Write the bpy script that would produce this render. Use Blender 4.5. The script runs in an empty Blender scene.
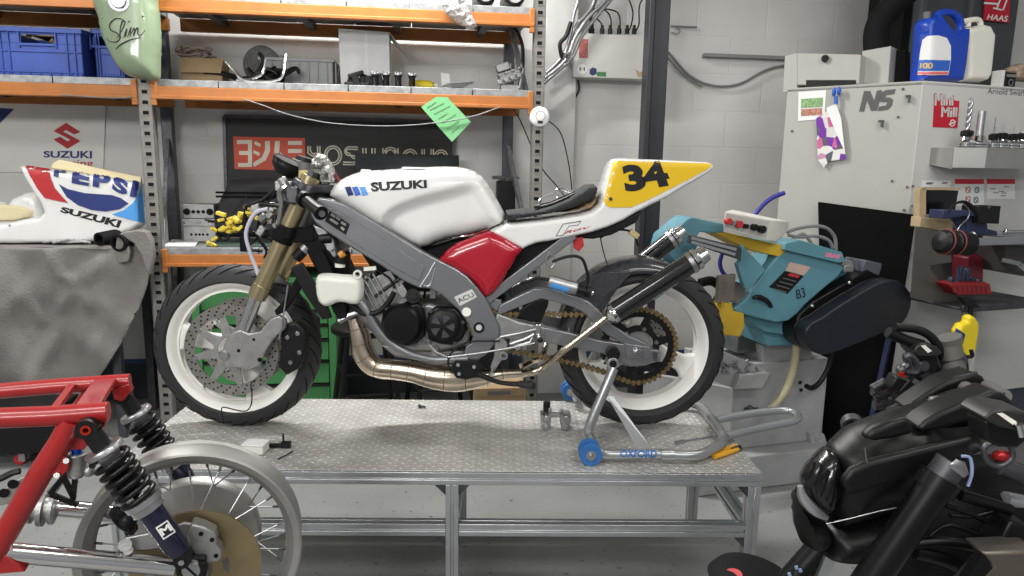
import bpy, bmesh, math, random
from math import pi, sin, cos, tan, atan2, sqrt, radians as rad
from mathutils import Vector as V, Matrix as Mx, geometry, noise
from mathutils.bvhtree import BVHTree
random.seed(7)
S = bpy.context.scene
C = S.collection
# ---------------------------------------------------------------- camera
FPX, PITCH, ROLL, CAMZ = 710.0, rad(9.9), 0.017, 1.45
cd = bpy.data.cameras.new('camera'); cam = bpy.data.objects.new('camera', cd); C.objects.link(cam)
CR = Mx.Rotation(pi/2-PITCH, 3, 'X') @ Mx.Rotation(ROLL, 3, 'Z')
cd.sensor_width = 36; cd.lens = FPX/1024*36; cd.clip_start = 0.02
cam.matrix_world = Mx.Translation((0, 0, CAMZ)) @ CR.to_4x4()
S.camera = cam
# ---------------------------------------------------------------- world, light, exposure
S.view_settings.view_transform = 'Standard'; S.view_settings.look = 'None'
S.view_settings.gamma = 1; S.view_settings.use_curve_mapping = False
S.view_settings.exposure = 0.16
w = bpy.data.worlds.new('workshop_air'); S.world = w; w.use_nodes = True
w.node_tree.nodes['Background'].inputs[0].default_value = (0.95, 0.97, 1.0, 1)
w.node_tree.nodes['Background'].inputs[1].default_value = 0.27
def area(name, loc, target, sx, sy, power, col=(1, .985, .96)):
    l = bpy.data.lights.new(name, 'AREA'); l.shape = 'RECTANGLE'; l.size = sx; l.size_y = sy
    l.energy = power; l.color = col
    o = bpy.data.objects.new(name, l); C.objects.link(o); o.location = loc
    o.rotation_euler = (V(target)-V(loc)).to_track_quat('-Z', 'Y').to_euler()
    return o
# the workshop's ceiling battens: one row over the bench, one over the aisle where the camera stands, one by the wall; the pair behind the camera is added fill
area('batten_light_over_bench', (-0.75, 3.4, 2.95), (-0.55, 2.6, 0), 1.5, 0.10, 84)
area('batten_light_over_bench_right', (1.9, 2.3, 2.95), (1.9, 2.3, 0), 1.6, 0.12, 16)
area('batten_light_over_aisle', (-1.2, 0.3, 2.95), (-1.0, 1.2, 0), 1.6, 0.25, 30)
area('added_fill_behind_camera', (-1.8, -1.9, 2.5), (-1.6, 4.0, 1.3), 2.2, 0.3, 72)  # added fill lamp, brightens the wall under the shelves
area('added_fill_behind_camera_right', (1.8, -1.9, 2.7), (1.5, 4.0, 1.1), 1.6, 0.3, 13)  # weaker right-hand partner, likewise an added fill lamp
area('batten_light_over_aisle_right', (1.4, 0.1, 2.95), (1.2, 1.4, 0), 1.6, 0.25, 24)
area('batten_light_left_bay', (-2.9, 2.4, 2.7), (-2.6, 3.6, 0.8), 1.2, 0.2, 22)

# ---------------------------------------------------------------- helpers
def cr(pts, n=6, closed=False):                       # Catmull-Rom through the points
    P = [V(p) for p in pts]; m = len(P); out = []
    R = range(m if closed else m-1)
    for i in R:
        if closed: a, b, c, d = P[i-1], P[i], P[(i+1) % m], P[(i+2) % m]
        else: a, b, c, d = P[max(i-1, 0)], P[i], P[i+1], P[min(i+2, m-1)]
        for k in range(n):
            t = k/n
            out.append(.5*((2*b)+(c-a)*t+(2*a-5*b+4*c-d)*t*t+(3*b-a-3*c+d)*t**3))
    if not closed: out.append(P[-1])
    return out
class Fr:                                             # an upright frame standing in the room: x right, y away, z up
    def __init__(s, x, y, z=0, yaw=0):
        s.M = Mx.Translation((x, y, z)) @ Mx.Rotation(yaw, 4, 'Z'); s.I = s.M.inverted()
        s.o = s.I @ V((0, 0, CAMZ)); s.R = s.I.to_3x3() @ CR
    def ray(s, px, py): return s.R @ V(((px-512)/FPX, -(py-288)/FPX, -1))
    def p(s, px, py, d=0):
        r = s.ray(px, py); t = (d-s.o.y)/r.y; return s.o+r*t
    def h(s, px, py, z=0):
        r = s.ray(px, py); t = (z-s.o.z)/r.z; return s.o+r*t
    def ps(s, L, d=0): return [s.p(a[0], a[1], a[2] if len(a) > 2 else d) for a in L]
    def xz(s, L, d=0): return [(q.x, q.z) for q in s.ps(L, d)]
class MB:
    def __init__(s): s.v = []; s.f = []; s.m = []; s.mi = 0
    def add(s, vs, fs):
        b = len(s.v); s.v += [V(v) for v in vs]
        for f in fs: s.f.append([b+i for i in f]); s.m.append(s.mi)
        return s
    def mat(s, i): s.mi = i; return s
    def box(s, c, sz, R=None):
        x, y, z = sz[0]/2, sz[1]/2, sz[2]/2; R = R or Mx.Identity(3)
        vs = [V(c)+R @ V((a, b, d)) for a in (-x, x) for b in (-y, y) for d in (-z, z)]
        return s.add(vs, [(0,1,3,2),(4,6,7,5),(0,4,5,1),(2,3,7,6),(0,2,6,4),(1,5,7,3)])
    def b2(s, a, b):                                   # box between two corners
        a, b = V(a), V(b); return s.box((a+b)/2, [abs(b[i]-a[i]) for i in range(3)])
    def bar(s, a, b, w, h, up=(0, 0, 1)):              # rectangular bar from a to b
        a, b = V(a), V(b); d = (b-a); L = d.length; x = d.normalized(); up = V(up)
        y = up.cross(x)
        if y.length < 1e-4: y = V((0, 1, 0)).cross(x)
        y.normalize(); z = x.cross(y)
        return s.box((a+b)/2, (L, w, h), Mx((x, y, z)).transposed())
    def tube(s, path, r, n=10, smooth=0, closed=False, flat=1.0, cap=True):
        P = [V(p) for p in path]
        if smooth:
            if not isinstance(r, (int, float)):
                rr = [V((a, 0, 0)) for a in r]; r = [q.x for q in cr(rr, smooth, closed)]
            P = cr(P, smooth, closed)
        m = len(P); r = [r]*m if isinstance(r, (int, float)) else list(r)
        t0 = (P[1]-P[0]).normalized(); nn = t0.orthogonal().normalized()
        vs = []; pt = t0
        for i in range(m):
            if closed: t = (P[(i+1) % m]-P[i-1])
            else: t = P[min(i+1, m-1)]-P[max(i-1, 0)]
            if t.length < 1e-9: t = pt.copy()
            t.normalize(); nn = (pt.rotation_difference(t)) @ nn; nn = (nn-t*nn.dot(t)).normalized(); bb = t.cross(nn); pt = t
            for k in range(n):
                a = 2*pi*k/n; vs.append(P[i]+nn*(r[i]*cos(a))+bb*(r[i]*sin(a)*flat))
        fs = []
        for i in range(m if closed else m-1):
            j = (i+1) % m
            for k in range(n): fs.append((i*n+k, i*n+(k+1) % n, j*n+(k+1) % n, j*n+k))
        if not closed and cap: fs += [tuple(range(n-1, -1, -1)), tuple((m-1)*n+k for k in range(n))]
        return s.add(vs, fs)
    def cyl(s, a, b, r, r2=None, n=20): return s.tube([a, b], [r, r if r2 is None else r2], n)
    def lathe(s, prof, c=(0, 0, 0), axis=(0, 1, 0), n=48, closed=False, a0=0, a1=2*pi):   # prof: (radius, along axis)
        c = V(c); ax = V(axis).normalized(); u = ax.orthogonal().normalized()
        if abs(ax.y) > .99: u = V((1, 0, 0))
        w_ = ax.cross(u); m = len(prof); full = abs(a1-a0-2*pi) < 1e-6; N = n if full else n+1
        vs = [c+ax*h+(u*cos(a0+(a1-a0)*k/n)+w_*sin(a0+(a1-a0)*k/n))*r for k in range(N) for r, h in prof]
        fs = []
        for k in range(n):
            k2 = (k+1) % N
            for i in range(m if closed else m-1):
                j = (i+1) % m; fs.append((k*m+i, k*m+j, k2*m+j, k2*m+i))
        if not closed:
            if prof[0][0] > 1e-6: fs.append(tuple(k*m for k in range(N)))
            if prof[-1][0] > 1e-6: fs.append(tuple(k*m+m-1 for k in range(N-1, -1, -1)))
        return s.add(vs, fs)
    def ring(s, c, ri, ro, t, axis=(0, 1, 0), n=48): return s.lathe([(ri, -t/2), (ro, -t/2), (ro, t/2), (ri, t/2)], c, axis, n, True)
    def ball(s, c, r, n=14, R=None):
        rx, ry, rz = (r, r, r) if isinstance(r, (int, float)) else r; R = R or Mx.Identity(3)
        m = n//2; vs = []; fs = []
        for i in range(m+1):
            for k in range(n):
                a, b = pi*i/m, 2*pi*k/n; vs.append(V(c)+R @ V((rx*sin(a)*cos(b), ry*sin(a)*sin(b), rz*cos(a))))
        for i in range(m):
            for k in range(n): fs.append((i*n+k, (i+1)*n+k, (i+1)*n+(k+1) % n, i*n+(k+1) % n))
        return s.add(vs, fs)
    def prism(s, poly, d0, d1):                        # polygon of (x, z) given a thickness in y
        n = len(poly); vs = [V((p[0], d0, p[1])) for p in poly]+[V((p[0], d1, p[1])) for p in poly]
        return s.add(vs, [tuple(range(n)), tuple(range(2*n-1, n-1, -1))]+[(i, i+n, (i+1) % n+n, (i+1) % n) for i in range(n)])
    def slab(s, pts, off):                             # polygon of 3-D points given a thickness along off
        n = len(pts); o = V(off); vs = [V(p) for p in pts]+[V(p)+o for p in pts]
        return s.add(vs, [tuple(range(n)), tuple(range(2*n-1, n-1, -1))]+[(i, i+n, (i+1) % n+n, (i+1) % n) for i in range(n)])
    def puff(s, poly, H, rd, d=0, res=.012, mod=None, back=1.0, shift=None, pw=2.0):   # a rounded body: outline in (x, z), half thickness H in y
        P = [V((p[0], p[1])) for p in poly]; n = len(P); Q = []
        for i in range(n):
            a, b = P[i], P[(i+1) % n]; k = max(1, int((b-a).length/res))
            Q += [a+(b-a)*(j/k) for j in range(k)]
        nb = len(Q); x0, x1 = min(q.x for q in Q), max(q.x for q in Q); z0, z1 = min(q.y for q in Q), max(q.y for q in Q)
        seg = [(P[i], P[(i+1) % n]-P[i]) for i in range(n)]
        def dist(q):
            m = 9
            for a, e in seg:
                L = e.length_squared
                t = 0 if L < 1e-12 else max(0, min(1, (q-a).dot(e)/L)); m = min(m, (q-a-e*t).length)
            return m
        def inside(q):
            c = False
            for i in range(n):
                a, b = P[i], P[i-1]
                if (a.y > q.y) != (b.y > q.y) and q.x < (b.x-a.x)*(q.y-a.y)/(b.y-a.y)+a.x: c = not c
            return c
        inn = []
        nx, nz = int((x1-x0)/res)+1, int((z1-z0)/res)+1
        for i in range(nx):
            for j in range(nz):
                q = V((x0+(i+.5+.25*(j % 2))*res, z0+(j+.5)*res))
                if inside(q) and dist(q) > res*.35: inn.append(q)
        if rd < res*4:                                  # rows close to the edge keep the rounding
            for fr_ in (.25, .6, 1.0):
                for i in range(nb):
                    a, b, c = Q[i-1], Q[i], Q[(i+1) % nb]; t = (c-a)
                    if t.length < 1e-9: continue
                    t.normalize(); nrm = V((-t.y, t.x))
                    for sg in (1, -1):
                        q = b+nrm*sg*rd*fr_
                        if inside(q) and dist(q) > rd*fr_*.9: inn.append(q)
        vv, _, ff, _, _, _ = geometry.delaunay_2d_cdt(Q+inn, [(i, (i+1) % nb) for i in range(nb)], [], 1, 1e-5)
        hh = []
        for q in vv:
            sdd = min(1, dist(q)/rd); h = H*(max(0, 1-(1-sdd)**pw))**(1/pw)
            if mod: h *= mod(q.x, q.y)
            hh.append(h)
        sh = [shift(q.x, q.y) if shift else 0 for q in vv]
        N = len(vv); b = len(s.v)
        for i, q in enumerate(vv): s.v.append(V((q.x, d+sh[i]-hh[i], q.y)))
        idx = []
        for i, q in enumerate(vv):
            if hh[i] < 1e-6: idx.append(b+i)
            else: idx.append(len(s.v)); s.v.append(V((q.x, d+sh[i]+hh[i]*back, q.y)))
        for f in ff:
            s.f.append([b+i for i in f]); s.m.append(s.mi)
            s.f.append([idx[i] for i in reversed(f)]); s.m.append(s.mi)
        return s
    def xf(s, M, i0=0):
        for i in range(i0, len(s.v)): s.v[i] = M @ s.v[i]
        return s
    def bvh(s): return BVHTree.FromPolygons(s.v, s.f)
def tag(o, label=None, cat=None, group=None, kind=None):
    if label: o['label'] = label
    if cat: o['category'] = cat
    if group: o['group'] = group
    if kind: o['kind'] = kind
    return o
def obj(name, mb, mats, parent=None, bevel=0, smooth=38, fr=None, seg=2, solid=0, split=False):
    if split:                                             # every separate piece becomes a part of its own
        up = list(range(len(mb.v)))
        def find(i):
            while up[i] != i: up[i] = up[up[i]]; i = up[i]
            return i
        for f in mb.f:
            for i in f[1:]: up[find(i)] = find(f[0])
        gr = {}
        for k, f in enumerate(mb.f): gr.setdefault(find(f[0]), []).append(k)
        o = None
        for ks in gr.values():
            m2 = MB(); mp = {}
            for k in ks:
                g = []
                for i in mb.f[k]:
                    if i not in mp: mp[i] = len(m2.v); m2.v.append(mb.v[i])
                    g.append(mp[i])
                m2.f.append(g); m2.m.append(mb.m[k])
            o = obj(name, m2, mats, parent, bevel, smooth, fr, seg, solid)
        return o
    me = bpy.data.meshes.new(name); me.from_pydata([tuple(v) for v in mb.v], [], mb.f)
    for m in (mats if isinstance(mats, (list, tuple)) else [mats]): me.materials.append(m)
    me.polygons.foreach_set('material_index', mb.m)
    bm = bmesh.new(); bm.from_mesh(me); bmesh.ops.recalc_face_normals(bm, faces=bm.faces); bm.to_mesh(me); bm.free()
    if smooth:
        me.polygons.foreach_set('use_smooth', [True]*len(me.polygons)); me.set_sharp_from_angle(angle=rad(smooth))
    me.update()
    o = bpy.data.objects.new(name, me); C.objects.link(o)
    if parent: o.parent = parent
    if fr: o.matrix_world = fr.M
    if solid:
        m = o.modifiers.new('s', 'SOLIDIFY'); m.thickness = solid; m.offset = 0
    if bevel:
        m = o.modifiers.new('b', 'BEVEL'); m.width = bevel; m.segments = seg; m.limit_method = 'ANGLE'; m.angle_limit = rad(50); m.harden_normals = False
    return o
def thing(name, fr, label, cat, group=None, off=None):
    o = bpy.data.objects.new(name, None); C.objects.link(o); o.empty_display_size = .05
    o.matrix_world = fr.M @ (Mx.Translation(off) if off else Mx.Identity(4))
    return tag(o, label, cat, group)
def single(name, mb, mats, fr, label, cat, group=None, **k):
    o = obj(name, mb, mats, None, fr=fr, **k); return tag(o, label, cat, group)
def dup(root, M, label, group=None):
    def cp(o, par):
        c = o.copy(); C.objects.link(c)
        if par: c.parent = par
        for ch in [q for q in ALLCH.get(o.name, [])]: cp(ch, c)
        return c
    r = cp(root, None); r.matrix_world = M; r['label'] = label
    if group: r['group'] = group
    return r
ALLCH = {}
def index_children(root):
    ALLCH[root.name] = list(root.children)
    for ch in root.children: index_children(ch)
def glyphs(body, bold=0.0, space=1.0):                  # flat outline of a word, bounding box scaled to 0..1
    thick = 'M' in body and bold > 0
    if thick: bold = 0
    cu = bpy.data.curves.new('word', 'FONT'); cu.body = body; cu.offset = bold; cu.space_character = space; cu.resolution_u = 4
    o = bpy.data.objects.new('word', cu); C.objects.link(o)
    dg = bpy.context.evaluated_depsgraph_get(); me = bpy.data.meshes.new_from_object(o.evaluated_get(dg))
    vs = [v.co.copy() for v in me.vertices]; fs = [list(p.vertices) for p in me.polygons]
    bpy.data.objects.remove(o); bpy.data.meshes.remove(me); bpy.data.curves.remove(cu)
    if thick: n = len(vs); vs = [v+V((q, 0, 0)) for q in (0, .035, .07) for v in vs]; fs = [[i+n*k for i in f] for k in range(3) for f in fs]
    x0, x1 = min(v.x for v in vs), max(v.x for v in vs); y0, y1 = min(v.y for v in vs), max(v.y for v in vs)
    return [((v.x-x0)/(x1-x0), (v.y-y0)/(y1-y0)) for v in vs], fs
def bil(q, u, v):                                        # quad: bottom-left, bottom-right, top-right, top-left
    a, b, c, d = [V(p) for p in q]; return (a*(1-u)+b*u)*(1-v)+(d*(1-u)+c*u)*v
def word(mb, body, quad, bold=0.0, space=1.0):           # word laid on four 3-D corners
    vs, fs = glyphs(body, bold, space); return mb.add([bil(quad, u, v) for u, v in vs], fs)
def hitpt(bvh, fr, px, py, off=.0012):                   # where a point of a printed mark sits on a curved surface
    r = fr.ray(px, py).normalized(); h = bvh.ray_cast(fr.o, r)
    if h[0] is None: return None
    n = h[1]
    if n.dot(r) > 0: n = -n
    return h[0]+n*off
def stick(mb, bvh, fr, poly, off=.0012, res=6):          # a sticker following the surface; outline in photo points
    P = [V(p) for p in poly]; n = len(P); Q = []
    for i in range(n):
        a, b = P[i], P[(i+1) % n]; k = max(1, int((b-a).length/res)); Q += [a+(b-a)*(j/k) for j in range(k)]
    nb = len(Q); x0, x1 = min(q.x for q in Q), max(q.x for q in Q); z0, z1 = min(q.y for q in Q), max(q.y for q in Q)
    inn = [V((x, y)) for x in [x0+(i+.5)*res for i in range(int((x1-x0)/res)+1)] for y in [z0+(j+.5)*res for j in range(int((z1-z0)/res)+1)]
           if pin((x, y), Q)]
    vv, _, ff, _, _, _ = geometry.delaunay_2d_cdt(Q+inn, [(i, (i+1) % nb) for i in range(nb)], [], 1, 1e-4)
    pts = [hitpt(bvh, fr, q.x, q.y, off) for q in vv]; ok = [i for i, q in enumerate(pts) if q]
    mp = {i: k for k, i in enumerate(ok)}
    return mb.add([pts[i] for i in ok], [[mp[i] for i in f] for f in ff if all(i in mp for i in f)])
def pin(q, Q):
    c = False
    for i in range(len(Q)):
        a, b = Q[i], Q[i-1]
        if (a[1] > q[1]) != (b[1] > q[1]) and q[0] < (b[0]-a[0])*(q[1]-a[1])/(b[1]-a[1])+a[0]: c = not c
    return c
def stickword(mb, bvh, fr, body, quad, bold=0.0, off=.0015, space=1.0):   # quad in photo points: bl, br, tr, tl
    vs, fs = glyphs(body, bold, space); q = [V((a, b, 0)) for a, b in quad]
    P2 = [bil(q, u, v).xy for u, v in vs]; todo = []
    for f in fs:
        for k in range(1, len(f)-1): todo.append((f[0], f[k], f[k+1]))
    fs = []; mid = {}
    while todo:                                          # long triangles are split so that the print follows the surface
        f = todo.pop(); e = [(P2[f[i]]-P2[f[(i+1) % 3]]).length for i in range(3)]; i = e.index(max(e))
        if e[i] < 3.0: fs.append(f); continue
        a, b, c = f[i], f[(i+1) % 3], f[(i+2) % 3]; key = (min(a, b), max(a, b))
        if key not in mid: mid[key] = len(P2); P2.append((P2[a]+P2[b])/2)
        m = mid[key]; todo += [(a, m, c), (m, b, c)]
    pts = [hitpt(bvh, fr, p.x, p.y, off) for p in P2]; vs = P2; ok = [i for i, p in enumerate(pts) if p]; mp = {i: k for k, i in enumerate(ok)}
    return mb.add([pts[i] for i in ok], [[mp[i] for i in f] for f in fs if all(i in mp for i in f)])
# ---------------------------------------------------------------- materials
MT = {}
def mat(name, col, rough=.5, metal=0, var=.06, scale=12, bump=0, bscale=60, coat=0, alpha=1, trans=0, emit=0, spec=None, dirt=0, ior=1.45):
    m = bpy.data.materials.new(name); m.use_nodes = True; nt = m.node_tree; N = nt.nodes; L = nt.links
    b = N['Principled BSDF']; b.inputs['Roughness'].default_value = rough; b.inputs['Metallic'].default_value = metal
    b.inputs['Coat Weight'].default_value = coat; b.inputs['Coat Roughness'].default_value = .05
    b.inputs['Alpha'].default_value = alpha; b.inputs['Transmission Weight'].default_value = trans; b.inputs['IOR'].default_value = ior
    if spec is not None: b.inputs['Specular IOR Level'].default_value = spec
    tc = N.new('ShaderNodeTexCoord'); nz = N.new('ShaderNodeTexNoise'); nz.inputs['Scale'].default_value = scale; nz.inputs['Detail'].default_value = 5
    L.new(tc.outputs['Object'], nz.inputs['Vector'])
    mr = N.new('ShaderNodeMapRange'); mr.inputs[1].default_value = .3; mr.inputs[2].default_value = .7
    mr.inputs[3].default_value = 1-var; mr.inputs[4].default_value = 1+var; L.new(nz.outputs['Fac'], mr.inputs[0])
    hs = N.new('ShaderNodeHueSaturation'); hs.inputs['Color'].default_value = (*col, 1); L.new(mr.outputs[0], hs.inputs['Value'])
    out = hs.outputs[0]
    if dirt:
        n2 = N.new('ShaderNodeTexNoise'); n2.inputs['Scale'].default_value = scale*.35; n2.inputs['Detail'].default_value = 8; L.new(tc.outputs['Object'], n2.inputs['Vector'])
        r2 = N.new('ShaderNodeMapRange'); r2.inputs[1].default_value = .52; r2.inputs[2].default_value = .72; r2.inputs[4].default_value = dirt; L.new(n2.outputs['Fac'], r2.inputs[0])
        mx = N.new('ShaderNodeMix'); mx.data_type = 'RGBA'; mx.inputs[7].default_value = (col[0]*.35+.02, col[1]*.33+.017, col[2]*.3+.012, 1)
        L.new(r2.outputs[0], mx.inputs[0]); L.new(out, mx.inputs[6]); out = mx.outputs[2]
    L.new(out, b.inputs['Base Color'])
    if emit: L.new(out, b.inputs['Emission Color']); b.inputs['Emission Strength'].default_value = emit
    if bump:
        n3 = N.new('ShaderNodeTexNoise'); n3.inputs['Scale'].default_value = bscale; n3.inputs['Detail'].default_value = 4; L.new(tc.outputs['Object'], n3.inputs['Vector'])
        bp = N.new('ShaderNodeBump'); bp.inputs['Strength'].default_value = bump; bp.inputs['Distance'].default_value = .004
        L.new(n3.outputs['Fac'], bp.inputs['Height']); L.new(bp.outputs[0], b.inputs['Normal'])
    MT[name] = m; return m
def srgb(r, g, b):
    f = lambda c: (c/255/12.92) if c/255 <= .04045 else ((c/255+.055)/1.055)**2.4
    return (f(r), f(g), f(b))
white = mat('white_gloss', (.80, .80, .78), .22, coat=.6, var=.02)
whitewheel = mat('white_wheel_paint', (.80, .79, .75), .38, var=.03, dirt=.15)
red = mat('red_gloss', (.40, .005, .020), .25, coat=.7, var=.03)
redframe = mat('red_frame_paint', (.30, .012, .012), .35, coat=.3, var=.08, dirt=.1)
yellow = mat('race_yellow', (.78, .50, .015), .4, var=.02)
black = mat('black_plastic', (.006, .006, .0065), .45, var=.1, spec=.35)
blacksat = mat('black_satin', (.004, .004, .0045), .36, var=.1, spec=.35)
blackmatt = mat('black_matt', (.006, .006, .0065), .75, var=.15, spec=.2)
rubber = mat('tyre_rubber', (.021, .021, .023), .62, var=.15, bump=.15, bscale=90)
seatfoam = mat('seat_foam', (.026, .027, .03), .85, bump=.3, bscale=250)
alu = mat('brushed_aluminium', (.55, .56, .58), .33, metal=.9, var=.08, scale=20)
castalu = mat('cast_aluminium', (.36, .36, .355), .45, metal=.8, var=.14, scale=25, bump=.25, bscale=150)
framegrey = mat('frame_silver_paint', (.25, .255, .27), .34, metal=.7, var=.04, coat=.3)
chrome = mat('polished_steel', (.72, .72, .72), .12, metal=1, var=.05)
steel = mat('dull_steel', (.42, .42, .43), .38, metal=.95, var=.15, scale=30)
darksteel = mat('dark_steel', (.10, .10, .11), .45, metal=.8, var=.2, scale=30)
gold = mat('gold_anodised', (.50, .42, .25), .3, metal=.9, var=.05)
chaingold = mat('chain_bronze', (.25, .18, .09), .45, metal=.8, var=.3, scale=60)
discsteel = mat('brake_disc_steel', (.36, .34, .32), .34, metal=.9, var=.12, scale=25)
bronze = mat('bronze_disc', (.30, .235, .13), .4, metal=.8, var=.12, scale=18)
titan = mat('heat_tinted_steel', (.62, .53, .42), .24, metal=1, var=.18, scale=9)
carbon = mat('carbon_silencer', (.012, .012, .014), .18, coat=.8, var=.2, scale=70)
orange = mat('rack_orange', srgb(166, 102, 45), .45, var=.08, dirt=.35)
galv = mat('galvanised_steel', (.28, .29, .295), .5, metal=.5, var=.25, scale=30, dirt=.3)
uprightm = mat('upright_grey', (.22, .212, .195), .5, metal=.3, var=.15, dirt=.35)
bluec = mat('crate_blue', (.026, .065, .30), .5, var=.12, dirt=.25)
tankgreen = mat('sage_green_paint', (.20, .26, .165), .28, var=.05, coat=.4, dirt=.15)
card = mat('cardboard', (.34, .235, .13), .85, var=.08)
whitebox = mat('white_card', (.72, .72, .72), .7, var=.04)
paper = mat('paper', (.78, .78, .76), .8, var=.02)
paperg = mat('green_paper', (.20, .52, .23), .8, var=.03)
ink = mat('ink_black', (.01, .01, .012), .5)
inkred = mat('ink_red', (.46, .025, .03), .5, var=.02)
inkblue = mat('ink_blue', (.02, .035, .17), .5, var=.02)
inknavy = mat('ink_navy', (.02, .03, .13), .4, var=.02)
inkmid = mat('ink_mid_blue', (.03, .12, .50), .4, var=.02)
inksky = mat('ink_sky_blue', (.08, .32, .72), .4, var=.02)
inkwhite = mat('ink_white', (.8, .8, .78), .5, var=.02)
inkgrey = mat('ink_grey', (.13, .13, .13), .5)
cream = mat('cream_paper', (.75, .70, .58), .8)
bannerm = mat('banner_charcoal', (.035, .034, .034), .65, var=.05)
bannerred = mat('banner_red', (.60, .09, .05), .6, var=.03)
tarp = mat('grey_canvas', (.19, .18, .17), .9, var=.12, scale=9, bump=.9, bscale=110)
cabgreen = mat('cabinet_green', (.05, .21, .065), .45, var=.06)
boltm = mat('bolt_steel', (.5, .5, .5), .25, metal=1)
plastw = mat('translucent_plastic', (.74, .75, .68), .35, var=.03)
plastn = mat('natural_plastic', (.80, .78, .70), .4, var=.02)
bluejug = mat('blue_bottle', (.012, .055, .42), .3, var=.04)
yelplast = mat('yellow_plastic', (.80, .62, .02), .4, var=.05)
teal = mat('machine_teal', (.10, .25, .31), .42, var=.05, dirt=.25)
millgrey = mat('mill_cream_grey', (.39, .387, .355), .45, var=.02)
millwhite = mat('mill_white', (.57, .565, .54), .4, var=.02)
milldark = mat('mill_charcoal', (.055, .06, .068), .5, var=.05)
millbase = mat('mill_base_blue_grey', (.055, .068, .09), .5, var=.06)
silverpl = mat('silver_panel', (.36, .36, .34), .32, metal=.6, var=.05)
panelw = mat('box_white', (.60, .595, .56), .5, var=.03, dirt=.08)
machgrey = mat('machine_grey', (.36, .37, .37), .55, var=.08, dirt=.5)
wood = mat('plywood', (.42, .32, .19), .7, var=.12, scale=20)
glass = mat('clear_plastic', (.9, .9, .9), .08, trans=.9, var=.0)
foil = mat('bubble_wrap', (.6, .6, .6), .16, trans=.45, var=.2, scale=50, bump=1, bscale=90)
blueano = mat('blue_anodised', (.02, .10, .55), .3, metal=.7)
redano = mat('red_anodised', (.60, .04, .02), .3, metal=.7)
navy = mat('navy_blue_paint', (.022, .03, .075), .45, var=.1)
standsil = mat('stand_silver_paint', (.40, .41, .42), .32, metal=.7, var=.06)
wheelblue = mat('wheel_blue', (.03, .14, .40), .4)
hosem = mat('yellowed_hose', (.42, .38, .24), .35, var=.05)
greymat = mat('bench_mat', (.045, .075, .062), .7)
satb = mat('satin_black_fairing', (.004, .004, .004), .42, var=.08, spec=.4)
burg = mat('burgundy_plastic', (.14, .012, .022), .4)
cablegrey = mat('cable_grey', (.20, .20, .20), .5)
# checker plate
def plate_mat():
    m = mat('checker_plate', (.66, .65, .62), .34, metal=.35, var=.18, scale=7, dirt=.35); nt = m.node_tree; N, L = nt.nodes, nt.links
    tc = N.new('ShaderNodeTexCoord'); sx = N.new('ShaderNodeSeparateXYZ'); L.new(tc.outputs['Object'], sx.inputs[0])
    def mth(op, a, b=None):
        n = N.new('ShaderNodeMath'); n.operation = op
        for i, q in enumerate((a, b)):
            if q is None: continue
            if isinstance(q, (int, float)): n.inputs[i].default_value = q
            else: L.new(q, n.inputs[i])
        return n.outputs[0]
    X, Y = sx.outputs[0], sx.outputs[1]; c = .040
    u = mth('DIVIDE', mth('ADD', X, Y), c); v = mth('DIVIDE', mth('SUBTRACT', X, Y), c)
    par = mth('MODULO', mth('ABSOLUTE', mth('ADD', mth('FLOOR', u), mth('FLOOR', v))), 2)
    fu = mth('ABSOLUTE', mth('SUBTRACT', mth('FRACT', u), .5)); fv = mth('ABSOLUTE', mth('SUBTRACT', mth('FRACT', v), .5))
    def bar_(a, b): # elongated lozenge
        return mth('MAXIMUM', mth('SUBTRACT', 1, mth('ADD', mth('MULTIPLY', mth('POWER', mth('MULTIPLY', a, 2.1), 2), 1), mth('POWER', mth('MULTIPLY', b, 6.5), 2))), 0)
    h = mth('ADD', mth('MULTIPLY', par, bar_(fu, fv)), mth('MULTIPLY', mth('SUBTRACT', 1, par), bar_(fv, fu)))
    bp = N.new('ShaderNodeBump'); bp.inputs['Strength'].default_value = 1; bp.inputs['Distance'].default_value = .006
    b_ = N['Principled BSDF']; src = b_.inputs['Base Color'].links[0].from_socket; hs = N.new('ShaderNodeHueSaturation')   # the raised bars are worn bright
    L.new(src, hs.inputs['Color']); L.new(mth('ADD', mth('MULTIPLY', h, .55), .78), hs.inputs['Value']); L.new(hs.outputs[0], b_.inputs['Base Color'])
    L.new(mth('POWER', h, .5), bp.inputs['Height']); L.new(bp.outputs[0], N['Principled BSDF'].inputs['Normal'])
    return m
plate = plate_mat()
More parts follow.
